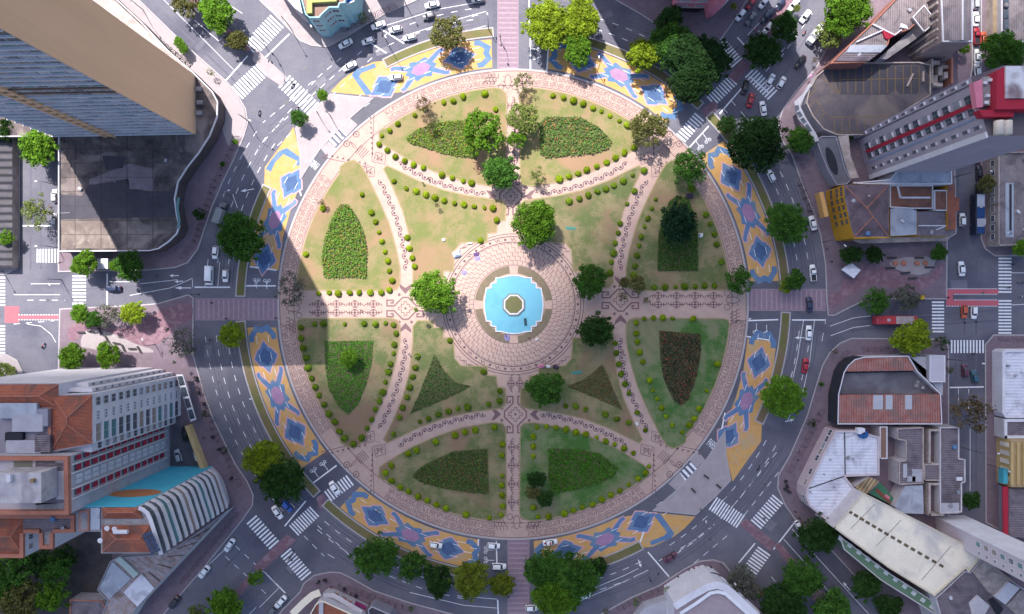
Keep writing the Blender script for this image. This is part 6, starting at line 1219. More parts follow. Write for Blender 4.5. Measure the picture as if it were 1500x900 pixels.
def make_car(kind):
    L_, Wd, hood, roof0, roof1, ht = {'hatch': (3.9, 1.68, .95, -1.45, .35, 1.46), 'sedan': (4.4, 1.74, .98, -1.05, .45, 1.45), 'suv': (4.3, 1.78, .95, -1.75, .45, 1.65), 'pickup': (4.9, 1.78, 1.0, -.15, .75, 1.65)}[kind]
    h = L_/2; hw = Wd/2; t = empty('car'); b = MB()
    b.loft([rrect(-h+.08, h-.1, hw-.06, .3, .2), rrect(-h, h-.02, hw, .36, .42, 4, .93, .96), rrect(-h+.02, h, hw, .4, .62, 4, .92, .96), rrect(-h+.05, h-.1, hw-.04, .42, .84, 4, .88, .94), rrect(-h+.12, h-.3, hw-.1, .45, .93, 4, .86, .93)]); b.build('body', PAINT, t, True)
    gb, gf = (roof0-.35 if kind != 'pickup' else roof0-.2), roof1+.62
    b = MB(); b.loft([rrect(gb, gf, hw-.1, .22, .9, 3, .93, .93), rrect(roof0-.1, roof1+.1, hw-.24, .2, ht-.06, 3)]); b.build('windows', CGLASS, t)
    b = MB(); b.loft([rrect(roof0-.05, roof1+.05, hw-.22, .22, ht-.07, 4), rrect(roof0, roof1, hw-.24, .22, ht-.01, 4), rrect(roof0+.25, roof1-.2, hw-.42, .2, ht+.03, 4)]); b.build('roof', PAINT, t, True)
    for s in (-1, 1):                                   # pillars
        for xa, xb in ((gf-.06, roof1+.06), (gb+.08, roof0)): b = MB(); b.tube([(xa, s*(hw-.13), .9), (xb, s*(hw-.25), ht-.05)], .05, 5); b.build('pillar', PAINT, t)
        wheel(t, h-.75, s*(hw-.12)); wheel(t, -h+.75, s*(hw-.12))
        b = MB(); b.box((h-.17, s*(hw-.38), .68), (.18, .34, .14), s*-.35); b.build('headlight', LAMP, t); b = MB(); b.box((-h+.06, s*(hw-.3), .72), (.1, .3, .2)); b.build('tail_light', TAIL, t)
        b = MB(); b.box((gf-.35, s*(hw+.08), .92), (.14, .2, .13)); b.build('mirror', PAINT, t)
    if kind == 'pickup':
        b = MB(); b.box((-1.45, 0, .97), (1.75, Wd-.35, .06)); b.build('load_bed', PLASTIC, t)
        for c, d in (((-1.45, hw-.12, 1.0), (1.8, .12, .22)), ((-1.45, -hw+.12, 1.0), (1.8, .12, .22)), ((-2.35, 0, 1.0), (.1, Wd-.2, .22))): b = MB(); b.box(c, d); b.build('bed_side', PAINT, t)
    return t
def make_van(L_=5.6, Wd=2.0, ht=2.4, box=False):
    t = empty('van'); h = L_/2; hw = Wd/2; b = MB()
    b.loft([rrect(-h+.05, h-.08, hw-.05, .2, .3), rrect(-h, h, hw, .28, .6), rrect(-h, h-.1, hw, .28, 1.05), rrect(-h, h-.75, hw-.03, .22, 1.15), rrect(-h+.02, h-1.2, hw-.1, .2, ht-.08), rrect(-h+.1, h-1.35, hw-.22, .2, ht)]); b.build('body', PAINT, t, True)
    b = MB(); b.loft([rrect(h-1.15, h-.62, hw-.1, .1, 1.1), rrect(h-1.4, h-1.12, hw-.18, .1, ht-.25)]); b.build('windscreen', CGLASS, t)
    for s in (-1, 1):
        b = MB(); b.box((0, s*(hw-.02), 1.6), (L_*.55, .08, .5)); b.build('side_window', CGLASS, t); wheel(t, h-.95, s*(hw-.12), .34); wheel(t, -h+1.0, s*(hw-.12), .34); b = MB(); b.box((h-.06, s*(hw-.3), .8), (.12, .3, .2)); b.build('headlight', LAMP, t); b = MB(); b.box((h-.95, s*(hw+.1), 1.3), (.12, .22, .25)); b.build('mirror', PLASTIC, t)
    return t
def make_truck(L_=6.4, boxm=None, load=3.9):
    t = empty('truck'); h = L_/2; b = MB()
    b.loft([rrect(h-1.7, h, 1.0, .25, .5), rrect(h-1.7, h, 1.0, .25, 1.2), rrect(h-1.65, h-.35, .95, .2, 2.1), rrect(h-1.5, h-.55, .8, .2, 2.2)]); b.build('cab', PAINT, t, True)
    b = MB(); b.box((h-.3, 0, 1.6), (.3, 1.7, .55)); b.build('windscreen', CGLASS, t)
    b = MB(); b.box((-.85, 0, .7), (L_-1.8, .9, .25)); b.build('chassis', PLASTIC, t); b = MB(); b.box((-.9, 0, 1.85), (load, 2.1, 2.1)); b.build('cargo_box', boxm or WHITE, t)
    for s in (-1, 1): wheel(t, h-.9, s*.92, .4, .26); wheel(t, -h+1.3, s*.92, .4, .3); b = MB(); b.box((h-.1, s*.7, .75), (.14, .3, .2)); b.build('headlight', LAMP, t)
    return t
def make_bus(cols):
    t = empty('bus'); h = 5.9; b = MB(); b.loft([rrect(-h, h, 1.22, .25, .35), rrect(-h, h, 1.27, .3, .8), rrect(-h, h, 1.27, .3, 2.7), rrect(-h+.1, h-.15, 1.15, .3, 3.05)]); b.build('body', PAINT, t, True)
    x = -h+.35
    for k, (f, m) in enumerate(cols): b = MB(); b.box((x+f/2, 0, 3.075), (f-.08, 2.15, .07)); b.build('roof_panel', m, t); x += f
    for s in (-1, 1):
        b = MB(); b.box((0, s*1.25, 1.95), (10.4, .09, .8)); b.build('side_window', CGLASS, t)
        for xw in (h-2.4, -h+3.0): wheel(t, xw, s*1.1, .48, .3)
        b = MB(); b.box((h-.02, s*.9, .8), (.08, .35, .22)); b.build('headlight', LAMP, t)
    b = MB(); b.box((h-.02, 0, 2.0), (.12, 2.2, 1.1)); b.build('windscreen', CGLASS, t)
    for xv in (-2.5, 2.2): b = MB(); b.box((xv, 0, 3.15), (.9, .8, .16)); b.build('roof_hatch', GREYL, t)
    return t
def make_moto():
    t = empty('motorcycle'); b = MB(); b.tube([(.62, 0, .3), (.35, 0, .75), (-.1, 0, .62), (-.6, 0, .32)], .07, 6); b.build('frame', PLASTIC, t)
    for x in (.65, -.62): b = MB(); b.tube([(x, -.06, .3), (x, .06, .3)], .3, 12); b.build('wheel', TYRE, t)
    b = MB(); b.loft([rrect(-.05, .4, .16, .1, .62), rrect(-.05, .42, .2, .1, .78), rrect(0, .36, .12, .08, .88)]); b.build('tank', PAINT, t, True); b = MB(); b.box((-.35, 0, .78), (.7, .24, .12)); b.build('seat', PLASTIC, t)
    b = MB(); b.tube([(.42, -.38, .98), (.5, 0, 1.0), (.42, .38, .98)], .025, 6); b.build('handlebar', PLASTIC, t); b = MB(); b.box((.6, 0, .85), (.12, .16, .16)); b.build('headlight', LAMP, t); return t
PROTO = {k: make_car(k) for k in ('hatch', 'sedan', 'suv', 'pickup')}
PROTO['van'] = make_van(); PROTO['truck'] = make_truck(); PROTO['moto'] = make_moto()
PROTO['greytruck'] = make_truck(6.8, mat('tarp_grey', (.25, .27, .27)), 4.4)
PROTO['bluebus'] = make_bus([(1.8, mat('bus_navy', (.02, .06, .18))), (2.4, GREYL), (3.4, MATS['bus_navy']), (3.6, mat('bus_pale', (.42, .45, .52)))])
PROTO['redbus'] = make_bus([(5.2, mat('bus_red', (.45, .05, .06), c2=(.4, .05, .06))), (5.2, mat('bus_cream', (.46, .42, .42), c2=(.3, .24, .24), scale=.8)), (.9, MATS['bus_red'])])
USED = set()
VC = {'w': (.78, .78, .80), 's': (.42, .43, .46), 'k': (.018, .018, .022), 'n': (.02, .03, .07), 'g': (.12, .125, .14), 'r': (.38, .015, .03), 'm': (.10, .025, .05), 'o': (.50, .09, .03), 'b': (.02, .10, .42), 't': (.03, .10, .14), 'd': (.05, .05, .06), 'p': (.45, .04, .06)}
def vehicle(kind, x, y, ang, c, label, cat='car', group=None, z=.0):
    pr = PROTO[kind]
    o = copy_tree(pr) if kind in USED else pr
    USED.add(kind); p = W(x, y, .8); o.location = (p.x, p.y, z); o.rotation_euler = (0, 0, R(ang)); o.name = {'hatch': 'hatchback_car', 'sedan': 'sedan_car', 'suv': 'estate_car', 'pickup': 'pickup_truck', 'van': 'delivery_van', 'truck': 'box_truck', 'greytruck': 'covered_truck', 'moto': 'motorcycle', 'bluebus': 'city_bus', 'redbus': 'city_bus'}[kind]
    for ch in o.children: ch.color = (*VC[c], 1)
    tag(o, label, cat, group); return o
V = [('sedan', 633, 7, 192, 'w', 'white sedan in the kerb lane past the teal building pavement'), ('hatch', 628, 24, 195, 'g', 'dark grey hatchback beside the olive verge tree'), ('sedan', 554, 37, 200, 'w', 'white sedan at the kerb by teal building pavement stop line'), ('hatch', 579, 43, 192, 'w', 'white hatchback waiting behind stop line in the middle lane'), ('hatch', 600, 55, 192, 'w', 'white hatchback waiting next to the grass strip'), ('sedan', 506, 64, 208, 'w', 'white sedan leaving the teal building shadow'), ('hatch', 539, 60, 200, 'w', 'white hatchback crossing the stop line near kerb shadow'), ('sedan', 512, 97, 208, 'w', 'white sedan turning beside tip of the bleached mural'), ('hatch', 580, 113, 184, 'w', 'white hatchback on bleached mural diamond'), ('hatch', 700, 0, 190, 's', 'silver hatchback in kerb lane close to the lime-tree crossing'),
 ('hatch', 1085, 22, 232, 'w', 'white hatchback parked by yellow flowering bush'), ('sedan', 1100, 27, 232, 'g', 'grey sedan waiting at avenue stop line'), ('sedan', 1123, 24, 232, 'n', 'dark navy sedan queuing on avenue'), ('hatch', 1101, 5, 232, 'r', 'red hatchback queuing on avenue'), ('hatch', 1119, 4, 232, 'w', 'white hatchback queuing behind the navy sedan'), ('moto', 1108, 42, 232, 'r', 'red motorcycle at avenue stop line'), ('moto', 1112, 46, 232, 'w', 'white motorcycle at avenue stop line'), ('hatch', 1125, 41, 232, 'w', 'white hatchback half under dark median tree'),
 ('sedan', 1092, 128, 75, 'k', 'black sedan crossing the clump-tree zebra stripes'), ('sedan', 1100, 147, 75, 'r', 'red sedan behind the black sedan'), ('sedan', 1118, 159, 100, 'w', 'white sedan beside huge dark tree'), ('hatch', 1129, 117, 60, 'w', 'white hatchback near the clump-tree zebra in shade'), ('hatch', 1145, 121, 60, 'w', 'second white hatchback on avenue near the curved kerb'), ('sedan', 1163, 7, 232, 'w', 'white sedan parked by pale bush'), ('sedan', 1180, 24, 232, 'w', 'white sedan in the sunny patch of avenue'), ('hatch', 1143, 6, 232, 'n', 'navy hatchback at far end of avenue'), ('hatch', 1129, 62 - 42, 232, 'n', 'navy hatchback by the dark median tree') , ('truck', 1193, 52, 232, 'w', 'white box truck under the olive tree', 'truck'), ('sedan', 1173, 91, 235, 'k', 'black sedan on avenue beside dry shrub'), ('moto', 1179, 47, 232, 'r', 'red motorcycle beside white box truck'),
 ('hatch', 1430, 4, 90, 's', 'silver hatchback parked by warehouse end'), ('sedan', 1430, 28, 90, 'w', 'white sedan parked along warehouse wall'), ('pickup', 1431, 53, 90, 'r', 'red pickup parked by warehouse'), ('hatch', 1441, 56, 90, 'o', 'orange-red hatchback beside the red pickup'), ('sedan', 1432, 83, 90, 'w', 'pale sedan parked below warehouse'), ('hatch', 1432, 103, 95, 'w', 'white hatchback parked beneath pink hotel roof'),
 ('hatch', 1130, 258, 115, 'w', 'white hatchback on ring road above round verge tree'), ('sedan', 1191, 327, 105, 'w', 'white sedan on ring road beside billboard'), ('pickup', 1191, 400, 95, 'w', 'white pickup with covered bed on ring road'), ('sedan', 1186, 446, 92, 'n', 'dark navy sedan on the paved crossing'), ('sedan', 1435, 253, 90, 'k', 'black sedan parked under small olive tree'), ('sedan', 1435, 279, 90, 'k', 'black sedan parked behind blue bus'), ('hatch', 1439, 323, 90, 'w', 'white hatchback squeezed beside blue bus'), ('hatch', 1410, 322, 90, 'w', 'white hatchback parked by fibre roof shop'), ('sedan', 1409, 394, 94, 'w', 'white sedan alone in wide side street'), ('sedan', 1433, 228, 90, 'r', 'dark red sedan parked below the white tower edge'),
 ('bluebus', 1429, 315, 90, 'n', 'navy and pale bus driving up the side street', 'bus'), ('redbus', 1308, 469, 0, 'p', 'red and cream bus beside lime tree', 'bus'), ('hatch', 1413, 457, 270, 'o', 'orange hatchback by the cycle box'), ('hatch', 1427, 458, 270, 'w', 'white hatchback next to orange hatchback'), ('sedan', 1185, 488, 88, 'w', 'white sedan waiting below paved crossing'), ('sedan', 1180, 536, 82, 'r', 'red sedan on ring road by black wall'), ('hatch', 1414, 543, 92, 'm', 'maroon hatchback below zebra crossing'), ('hatch', 1428, 552, 98, 't', 'dark teal hatchback below zebra crossing'),
 ('sedan', 166, 423, 180, 'n', 'dark navy sedan at the island street stop line'), ('van', 307, 404, 268, 'w', 'long white van in the tower shadow', 'van'), ('hatch', 315, 370, 264, 'w', 'white hatchback ahead of the long van'), ('hatch', 330, 404, 268, 'w', 'white hatchback beside the long van'), ('greytruck', 324, 313, 70, 'g', 'grey covered truck in tower shadow under big tree', 'truck'), ('hatch', 80, 287, 90, 'w', 'white hatchback parked under feathery tree'), ('hatch', 80, 322, 90, 's', 'silver hatchback parked by podium wall'), ('sedan', 271, 636, 95, 'k', 'black sedan in hotel yard'), ('hatch', 289, 667, 105, 'w', 'white hatchback in hotel yard'), ('hatch', 261, 668, 108, 's', 'silver hatchback in hotel yard'), ('moto', 62, 507, 60, 'r', 'red motorcycle turning on island street'),
 ('sedan', 336, 799, 235, 'w', 'white sedan beside hotel corner kerb'), ('sedan', 299, 838, 232, 'w', 'white sedan on avenue by market shed'), ('sedan', 255, 883, 232, 'k', 'black sedan parked by market shed'), ('sedan', 490, 715, 305, 'w', 'white sedan stopped on zebra stripes'), ('sedan', 406, 751, 305, 'w', 'white sedan next to blue hatchback'), ('hatch', 420, 742, 310, 'b', 'bright blue hatchback below dark verge tree'), ('hatch', 434, 731, 310, 'd', 'dark hatchback half under dark verge tree'), ('sedan', 411, 882, 228, 'w', 'white sedan parked by red roofed corner house'), ('hatch', 397, 897, 228, 'g', 'grey hatchback parked behind a white sedan'), ('hatch', 638, 799, 350, 'w', 'white hatchback driving on mural diamond'), ('hatch', 723, 800, 355, 'w', 'white hatchback over the shaded stop line'), ('suv', 731, 830, 358, 'w', 'white estate car at the end of olive trees'),
 ('sedan', 806, 795, 8, 'w', 'white patrol car at the start of a mural'), ('sedan', 982, 817, 32, 'm', 'dark maroon sedan near shaded stop line'), ('hatch', 858, 873, 20, 'w', 'white hatchback half under the large tree'), ('hatch', 779, 891, 0, 'w', 'white hatchback at the olive-row paved crossing'), ('sedan', 1109, 865, 310, 'r', 'red sedan beside grey olive tree'), ('hatch', 1171, 772, 300, 'w', 'white hatchback under dark tree by rounded building'),
 ('moto', 428, 125, 60, 'k', 'black motorcycle on sunny zebra stripes'), ('moto', 434, 159, 60, 'm', 'maroon motorcycle by sunny zebra'), ('moto', 379, 165, 80, 'k', 'black motorcycle on wide sunny roadway'), ('moto', 1497, 414, 180, 'k', 'black motorcycle by the side street zebra'), ('moto', 1112, 686, 60, 'k', 'black motorcycle next to shaded mural diamond')]
for v in V: vehicle(v[0], v[1], v[2], v[3], v[4], v[5], v[6] if len(v) > 6 else ('motorcycle' if v[0] == 'moto' else 'car'), z=.158 if v[0] in ('hatch', 'sedan') and v[1] < 300 and 620 < v[2] < 690 else .02)
pc = [o for o in col.objects if o.get('label') == 'white patrol car at the start of a mural'][0]
b = MB(); b.box((0, 0, 1.52), (.35, 1.0, .12)); q = b.build('light_bar', TAIL, pc); b = MB(); b.box((-1.45, 0, .955), (.7, .5, .02)); b.build('boot_mark', mat('mark_red', (.4, .05, .06)), pc)
# ------------------------------------------------------------------ people
def make_person(seed, walk=.35):
    bm_v = {'pel': (0, 0, .95), 'ch': (.02, 0, 1.28), 'nk': (.03, 0, 1.48), 'hd': (.06, 0, 1.64), 'ht': (.06, 0, 1.74), 'hl': (0, .1, .9), 'kl': (walk*.45, .1, .5), 'fl': (walk*.55, .1, .06), 'tl': (walk*.55+.18, .11, .04), 'hr': (0, -.1, .9), 'kr': (-walk*.15, -.1, .5), 'fr': (-walk*.8, -.1, .1), 'tr': (-walk*.8+.17, -.11, .04), 'sl': (.02, .19, 1.42), 'el': (-walk*.35, .26, 1.16), 'wl': (-walk*.3+.08, .27, .93), 'gl': (-walk*.3+.14, .26, .84), 'sr': (.02, -.19, 1.42), 'er': (walk*.3, -.26, 1.16), 'wr': (walk*.6+.05, -.25, .95), 'gr': (walk*.65+.1, -.24, .87)}
    rad = {'pel': .15, 'ch': .155, 'nk': .06, 'hd': .105, 'ht': .075, 'hl': .1, 'kl': .065, 'fl': .05, 'tl': .035, 'hr': .1, 'kr': .065, 'fr': .05, 'tr': .035, 'sl': .075, 'el': .05, 'wl': .038, 'gl': .036, 'sr': .075, 'er': .05, 'wr': .038, 'gr': .036}
    ed = [('pel', 'ch'), ('ch', 'nk'), ('nk', 'hd'), ('hd', 'ht'), ('pel', 'hl'), ('hl', 'kl'), ('kl', 'fl'), ('fl', 'tl'), ('pel', 'hr'), ('hr', 'kr'), ('kr', 'fr'), ('fr', 'tr'), ('ch', 'sl'), ('sl', 'el'), ('el', 'wl'), ('wl', 'gl'), ('ch', 'sr'), ('sr', 'er'), ('er', 'wr'), ('wr', 'gr')]
    ks = list(bm_v); me = bpy.data.meshes.new('body'); me.from_pydata([bm_v[k] for k in ks], [(ks.index(a), ks.index(c)) for a, c in ed], [])
    o = bpy.data.objects.new('person', me); col.objects.link(o); o.modifiers.new('s', 'SKIN'); o.modifiers.new('d', 'SUBSURF').levels = 1
    for i, k in enumerate(ks): me.skin_vertices[0].data[i].radius = (rad[k], rad[k])
    me.skin_vertices[0].data[0].use_root = True
    out = bpy.data.meshes.new_from_object(o.evaluated_get(bpy.context.evaluated_depsgraph_get())); bpy.data.objects.remove(o); return out
SKIN = mat('skin', (.35, .20, .14)); HAIR = mat('hair', (.03, .022, .02)); TOP = mat('clothing_top', (.9, .9, .9), tint=True); TROU = mat('trousers', (.05, .055, .085), c2=(.08, .08, .1))
PMESH = [make_person(k, w_) for k, w_ in ((1, .38), (2, .2))]
for me in PMESH:
    for m in (TOP, TROU, SKIN, HAIR): me.materials.append(m)
    for p in me.polygons:
        c = p.center; z = c.z; p.material_index = 3 if z > 1.66 else 2 if z > 1.5 else 1 if (z < .98 and abs(c.y) < .2) else 2 if (abs(c.y) > .2 and z < 1.12) else 0; p.use_smooth = True
PC = {'white': (.7, .7, .7), 'black': (.02, .02, .02), 'red': (.5, .03, .04), 'pink': (.6, .25, .35), 'blue': (.05, .12, .4), 'grey': (.25, .25, .27), 'yellow': (.6, .45, .05), 'teal': (.05, .3, .3)}
PE = [(428, 121, 60, 'black', 'crossing the sunny zebra'), (366, 122, 200, 'red', 'crossing the zebra by tan tower'), (461, 40, 0, 'white', 'at the teal building corner') , (628, 263, 150, 'black', 'walking on the sunny wave path'), (530, 455, 20, 'black', 'on the cross walk in sun'), (620, 268 + 1, 100, 'black', 'beside another walker on the sunny wave path'),
 (600, 519, 90, 'blue', 'on the shaded wave path by a white bag'), (611, 522, 90, 'white', 'in white on lawn edge near shaded wave path'), (571, 539, 80, 'white', 'by the shrub near pointed bed'), (914, 520, 70, 'black', 'on shaded wave path'), (752, 671, 90, 'blue', 'on shaded garden walk'), (775, 495, 180, 'black', 'sitting at fountain edge crescent'), (740, 490, 0, 'grey', 'beside the fountain rim by lilac cloth'), (792, 536, 40, 'pink', 'in pink under round dark tree'), (799, 538, 90, 'blue', 'in blue under round dark tree'), (806, 538, 120, 'white', 'in white under round dark tree'), (815, 540, 160, 'black', 'in black at the edge of the round dark tree'),
 (1023, 345, 0, 'grey', 'by arched bed with bags'), (1011, 287, 0, 'blue', 'kneeling spot at arched bed tip'), (553, 748, 0, 'black', 'near purple zebra island'), (429, 819, 60, 'black', 'crossing zebra by red roofed corner'), (480, 850, 30, 'black', 'on red roofed corner pavement'), (486, 858, 0, 'red', 'in red on the corner pavement'), (497, 855, 200, 'grey', 'in grey on corner pavement'), (515, 868, 90, 'black', 'by white awning'), (1008, 833, 200, 'black', 'at curved-roof bus stop'), (1015, 830, 100, 'red', 'in red at curved-roof bus stop'), (1022, 829, 0, 'white', 'in white at the curved-roof bus stop'), (1031, 826, 20, 'grey', 'in grey at curved-roof bus stop'), (1040, 829, 150, 'black', 'in black at end of the curved-roof bus stop'), (1068, 743, 30, 'black', 'crossing shaded ring zebra'), (1118, 758, 300, 'black', 'crossing shaded avenue zebra'), (1061, 728, 50, 'grey', 'on shaded pale island'), (1183, 122, 0, 'pink', 'with umbrella by parking canopy'),
 (1385, 512, 90, 'black', 'at side street zebra corner'), (1422, 518, 0, 'black', 'on side street zebra'), (1479, 388, 0, 'black', 'on tall zebra by far pavement'), (1474, 422, 0, 'black', 'on tall zebra middle'), (1493, 435, 0, 'white', 'in white beyond tall zebra'), (1385, 436, 0, 'black', 'by yellow bin on kiosk plaza'), (1350, 432, 20, 'grey', 'near the kiosk plaza trees'), (1216, 384, 40, 'black', 'near the billboard pavement'), (745, 861 + 12, 100, 'black', 'on olive-row paved crossing'), (767, 815, 0, 'white', 'in white on olive-row paved crossing'), (312, 444, 10, 'black', 'on shaded paved crossing'), (333, 467, 0, 'black', 'on shaded crossing edge'), (405, 466, 0, 'black', 'at plaza kerb by paved crossing'), (310, 498, 0, 'black', 'crossing ring road in shade'), (300, 640, 100, 'black', 'on hotel pavement'), (290, 567, 60, 'black', 'walking past glass canopy'), (345, 655, 10, 'grey', 'on hotel pavement by palm'), (1210, 365, 200, 'grey', 'by yellow shop awning'), (115, 195 + 20, 0, 'black', 'on podium roof') , (95, 308, 0, 'pink', 'on podium roof edge')]
for k, (x, y, a, c, wh) in enumerate(PE):
    p = W(x, y); r_ = math.dist((x, y), (GX, GY)); z = 5.03 if 'podium roof' in wh else .16 if r_ < 344 else .02
    if 'lawn' in wh or 'shrub' in wh or 'arched bed' in wh: z = .235
    if any(q in wh for q in ('pavement', 'canopy', 'bus stop', 'plaza t', 'island', 'bin', 'awning', 'teal', 'billboard')): z = .155
    o = link('person', PMESH[k % 2], None, (p.x, p.y, z), R(a)); o.color = (*PC[c], 1); tag(o, 'pedestrian in %s top %s' % (c, wh), 'person')
# ------------------------------------------------------------------ lamps, signals, small things
POLE = mat('pole_metal', (.10, .10, .11), rough=.5, metal=.3)
def lamp_mesh(h, reach):
    b = MB(); b.tube([(0, 0, 0), (0, 0, h*.55), (.05, 0, h*.85), (reach*.35, 0, h*.98), (reach, 0, h)], [.13, .10, .08, .06, .05], 7); pole = newmesh('pole', b.v, b.f, POLE)
    b = MB(); b.loft([rrect(reach-.15, reach+.65, .17, .1, h-.06), rrect(reach-.15, reach+.65, .2, .12, h+.02), rrect(reach, reach+.5, .1, .06, h+.1)]); head = newmesh('lamp_head', b.v, b.f, mat('lamp_white', (.6, .6, .62)))
    return pole, head
LM = {k: lamp_mesh(h, r_) for k, (h, r_) in {'tall': (9, 2.6), 'mid': (6.5, 1.6), 'long': (9, 4.2)}.items()}
def lamp(x, y, ang, k, label):
    p = W(x, y); r_ = math.dist((x, y), (GX, GY)); o = empty('street_lamp', (p.x, p.y, .14), R(ang), label, 'street lamp'); link('pole', LM[k][0], o); link('lamp_head', LM[k][1], o)
for a in ((385, 60, 250, 'mid', 'street lamp on the avenue divider by sunny zebra'), (425, 40, 300, 'tall', 'street lamp on pavement of wedge building'), (462, 45, 300, 'tall', 'street lamp in front of teal corner building'), (566, 60, 300, 'tall', 'street lamp casting long shadow on the sunny mural'), (545, 22, 290, 'mid', 'street lamp on the teal building pavement'), (716, 44, 95, 'mid', 'signal lamp on the grass strip by the lime-tree crossing'), (595, 8, 300, 'mid', 'street lamp at end of teal building pavement'), (364, 178, 330, 'long', 'long-armed street lamp at podium corner'), (465, 165, 310, 'mid', 'street lamp on pale island'), (484, 170, 300, 'mid', 'street lamp near island lane'), (340, 288, 20, 'mid', 'street lamp on ring verge in tower shade'), (210, 15, 310, 'tall', 'street lamp on avenue pavement beside tan tower'),
          (85, 272, 180, 'mid', 'street lamp by podium wall'), (85, 363, 185, 'mid', 'street lamp at podium corner zebra'), (5, 398, 300, 'mid', 'street lamp at arcade corner'), (90, 410, 300, 'mid', 'street lamp on street beside round clipped tree'), (228, 505, 100, 'mid', 'street lamp on island plaza'), (1387, 526, 352, 'long', 'long-armed street lamp by pale office'), (1408, 655, 0, 'long', 'long-armed street lamp over side street by the terrace house'), (1446, 680, 340, 'mid', 'street lamp opposite terrace house'), (1398, 260, 0, 'long', 'long-armed street lamp beside grey sheet hall'), (1462, 345, 180, 'mid', 'street lamp by corner block'), (1024, 838, 300, 'tall', 'street lamp at curved-roof bus stop'), (1055, 825, 300, 'tall', 'street lamp at curved roof corner'), (1025, 745, 270, 'mid', 'street lamp at tip of shaded pale island'), (1205, 355, 320, 'tall', 'street lamp on pavement below billboard'), (1200, 770 - 50, 200, 'mid', 'street lamp at the rounded building'), (875, 105, 100, 'mid', 'garden lamp casting round shadow on ring paving'), (1078, 470, 20, 'mid', 'signal post at garden edge by paved crossing')): lamp(*a)
def signal(x, y, ang, label):
    p = W(x, y); o = empty('traffic_signal', (p.x, p.y, .14), R(ang), label, 'traffic light'); b = MB(); b.tube([(0, 0, 0), (0, 0, 5.2), (.4, 0, 5.6), (3.6, 0, 5.7)], [.09, .08, .07, .05], 6); b.build('pole', POLE, o)
    for q, z in ((3.4, 5.3), (.1, 3.0)): b = MB(); b.box((q, 0, z), (.3, .35, 1.0)); b.build('signal_head', BLACKW, o)
for a in ((405, 85, 280, 'traffic light on avenue divider near sunny stop line'), (1103, 62, 140, 'traffic light at pink building stop line'), (950, 845, 60, 'traffic light by shaded stop line'), (733, 60, 275, 'traffic light beside lime-tree crossing'), (430, 812, 60, 'traffic light by red roof corner zebra'), (1165, 755, 130, 'traffic light on rounded building corner'), (287, 432, 0, 'traffic light on island plaza corner')): signal(*a)
def thing(name, b, m, x, y, z, ang, label, cat, group=None):
    p = W(x, y); o = b.build(name, m); o.location = (p.x, p.y, z); o.rotation_euler = (0, 0, R(ang)); return tag(o, label, cat, group)
# tents, mats and bundles round the fountain court
b = MB(); b.loft([rrect(-1.2, 1.2, 1.0, .2, 0), rrect(-.9, .9, .7, .2, .8), rrect(-.3, .3, .1, .05, 1.3)]); thing('dome_tent', b, mat('tent_blue', (.35, .42, .60), c2=(.6, .62, .68), scale=.8), 669, 373, .16, 20, 'pale blue dome tent at the edge of the fountain court', 'tent')
for x, y, dx, dy, a, c, lb in ((698, 373, 1.7, 1.3, 15, 'mat_purple', 'dark purple groundsheet on the fountain court'), (699.5, 379, 1.7, 1.3, 15, 'mat_lilac', 'lilac groundsheet next to the purple one'), (680, 400, 1.5, 1.4, 0, 'mat_lilac', 'lilac groundsheet alone on court near bright tree'), (743, 495, 1.6, 2.0, 5, 'mat_lilac', 'lilac cloth on planting by the fountain rim'), (786, 497, 1.0, .5, 30, 'mat_white', 'white cloth by the fountain crescent'), (688, 357, 2.2, .5, 10, 'mat_white', 'white boxes of belongings on court edge'), (665, 364, 2.0, .4, -15, 'mat_sand', 'sandy plank beside the dome tent'), (653, 580, .8, .8, 0, 'mat_teal', 'small teal sheet on lawn by star bed') , (845, 546, 3.2, 1.2, 5, 'mat_teal', 'teal groundsheet on lawn by round dark tree'), (871, 549, 1.4, 1.0, 30, 'mat_teal', 'small teal groundsheet by triangular bed'), (836, 335, 3.0, 1.0, -5, 'mat_teal', 'teal sheet on shaded lawn by large dense tree'), (933, 621, .8, 1.2, 20, 'mat_white', 'white bag on shaded lawn by shrubs'), (793, 537, 1.8, 1.2, 20, 'mat_pink', 'pink bedding bundle beside the round dark tree'), (803, 537, 1.2, 1.0, 0, 'mat_white', 'white bedding bundle beside the round dark tree'), (814, 538, 1.8, 1.2, -20, 'mat_dark', 'dark bedding bundle beside the round dark tree'), (650, 352, 1, 1, 0, 'mat_white', 'white bag on the dry lawn'), (1010, 288, 2.0, 1.8, 0, 'mat_dark', 'dark bundle at tip of the arched bed'), (1026, 345, 1.4, 1.4, 0, 'mat_white', 'white bags beside the arched bed')):
    cc = {'mat_purple': (.10, .05, .15), 'mat_lilac': (.26, .22, .42), 'mat_white': (.7, .7, .72), 'mat_sand': (.5, .38, .25), 'mat_teal': (.07, .22, .18), 'mat_pink': (.6, .2, .35), 'mat_dark': (.06, .04, .07)}[c]
    b = MB(); hh = .07 if 'sheet' in lb or 'cloth' in lb or 'plank' in lb else .4
    n = 7; b.loft([[(dx/2*(1+.12*math.sin(3*t+k))*math.copysign(abs(math.cos(t))**.5, math.cos(t))*(1-.18*k), dy/2*(1+.1*math.cos(2*t))*math.copysign(abs(math.sin(t))**.5, math.sin(t))*(1-.18*k), hh*k/2) for t in [j*2*math.pi/16 for j in range(16)]] for k in range(3)])
    thing('groundsheet' if hh < .1 else 'bundle', b, mat(c, cc, c2=tuple(v*.7 for v in cc), scale=2), x, y, .24 if 'lawn' in lb or 'bed' in lb or 'planting' in lb or 'crescent' in lb else .16, a, lb, 'groundsheet' if hh < .1 else 'bundle')
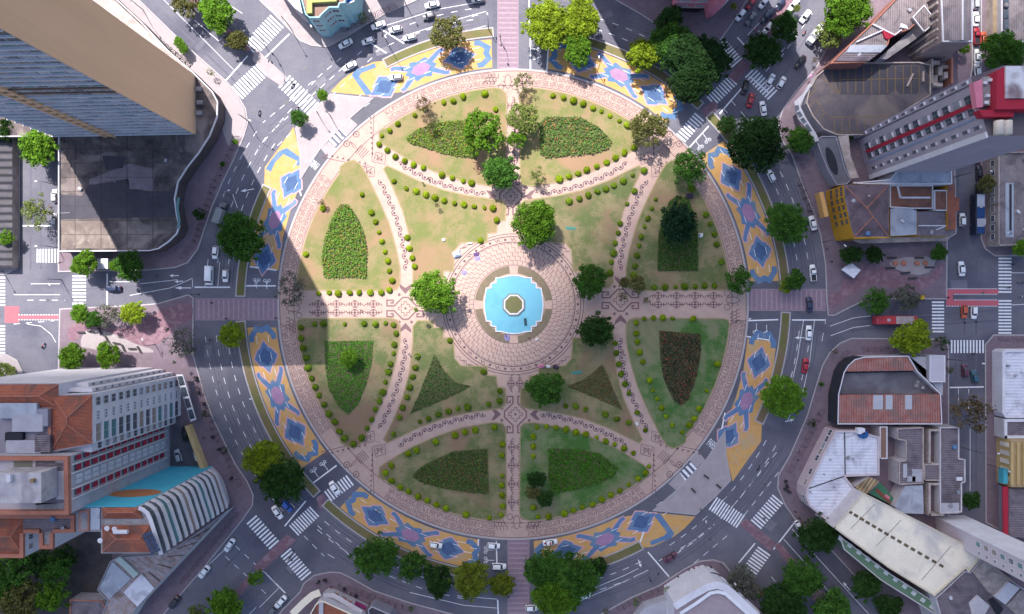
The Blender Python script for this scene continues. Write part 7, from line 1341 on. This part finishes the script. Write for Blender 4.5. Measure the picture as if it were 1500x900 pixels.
def bench(x, y, ang, lb, grp, l=2.2):
    p = W(x, y); o = empty('bench', (p.x, p.y, .157), R(ang), lb, 'bench', grp); b = MB(); b.box((0, 0, .44), (l, .5, .08)); b.build('seat', mat('bench_dark', (.05, .045, .05)), o)
    for s in (-1, 1): b = MB(); b.box((s*l*.4, 0, .2), (.12, .45, .4)); b.build('leg', CONC, o)
for x, y, a in ((120, 487, 0), (135, 486, -10), (148, 485, -60), (158, 497, -60), (172, 503, -10), (182, 510, -65), (195, 511, 0), (205, 512, -60)): bench(x, y, a, 'dark bench of the zigzag row on island plaza', 'benches in zigzag row on island plaza')
for x, y, a in ((1180, 0 + 422, 0),): pass
for x, y, a in ((1303, 393, 0), (1325, 400, 5), (1335, 408, 5), (1360, 392, 0), (1305, 378, 0), (1345, 378, 0)): bench(x, y, a, 'dark bench on pale paving of kiosk plaza', 'benches on kiosk plaza', 2.8)
for x, y, a in ((1034, 698, -35), (1052, 712, -40), (1015, 718, -45)): bench(x, y, a, 'dark bench on shaded pale island', 'benches on shaded pale island', 1.8)
for x in (1310, 1322, 1342, 1354):
    b = MB(); b.loft([[(r_*math.cos(j*math.pi/6), r_*math.sin(j*math.pi/6), z) for j in range(12)] for r_, z in ((.6, 0), (.75, .5), (.62, .52), (.55, .42))]); thing('round_planter', b, TERR, x, 386, .157, 0, 'round terracotta planter in row on kiosk plaza', 'planter', 'planters on kiosk plaza')
b = MB(); b.prism([(-.5, -.5), (.5, -.5), (.5, .5), (-.5, .5)], 0, 1.0); b.box((0, 0, 1.06), (1.15, 1.15, .12)); thing('waste_bin', b, mat('bin_yellow', (.5, .32, .04)), 1348, 436, .155, 20, 'yellow-brown waste bin on kiosk plaza', 'bin')
b = MB(); b.loft([[(.4*k*math.cos(j*math.pi/6), 0.4*k*math.sin(j*math.pi/6), z) for j in range(12)] for k, z in ((1, 2.0), (.6, 2.15), (.05, 2.25))]); b.tube([(0, 0, 0), (0, 0, 2.4)], .03, 5); thing('parasol', b, mat('parasol_pink', (.6, .25, .5)), 1183, 115, .155, 0, 'pink parasol by the parking canopy', 'umbrella')
for k, (x, y) in enumerate(((288, 553), (289, 556), (292, 575), (300, 592), (313, 640), (322, 658), (340, 700), (1150, 705), (1152, 712), (1155, 720), (1149, 716), (1018, 836), (1006, 840), (994, 846), (1026, 834), (476, 849), (467, 852), (505, 862), (522, 872))):
    b = MB(); b.loft([rrect(-.45, .45, .3, .1, 0), rrect(-.5, .5, .35, .12, .6), rrect(-.4, .4, .25, .1, 1.1)]); thing('street_bin', b, PLASTIC, x, y, .155, k*37, 'small dark box or bin standing on the outer pavement', 'bin', 'dark boxes on outer pavements')
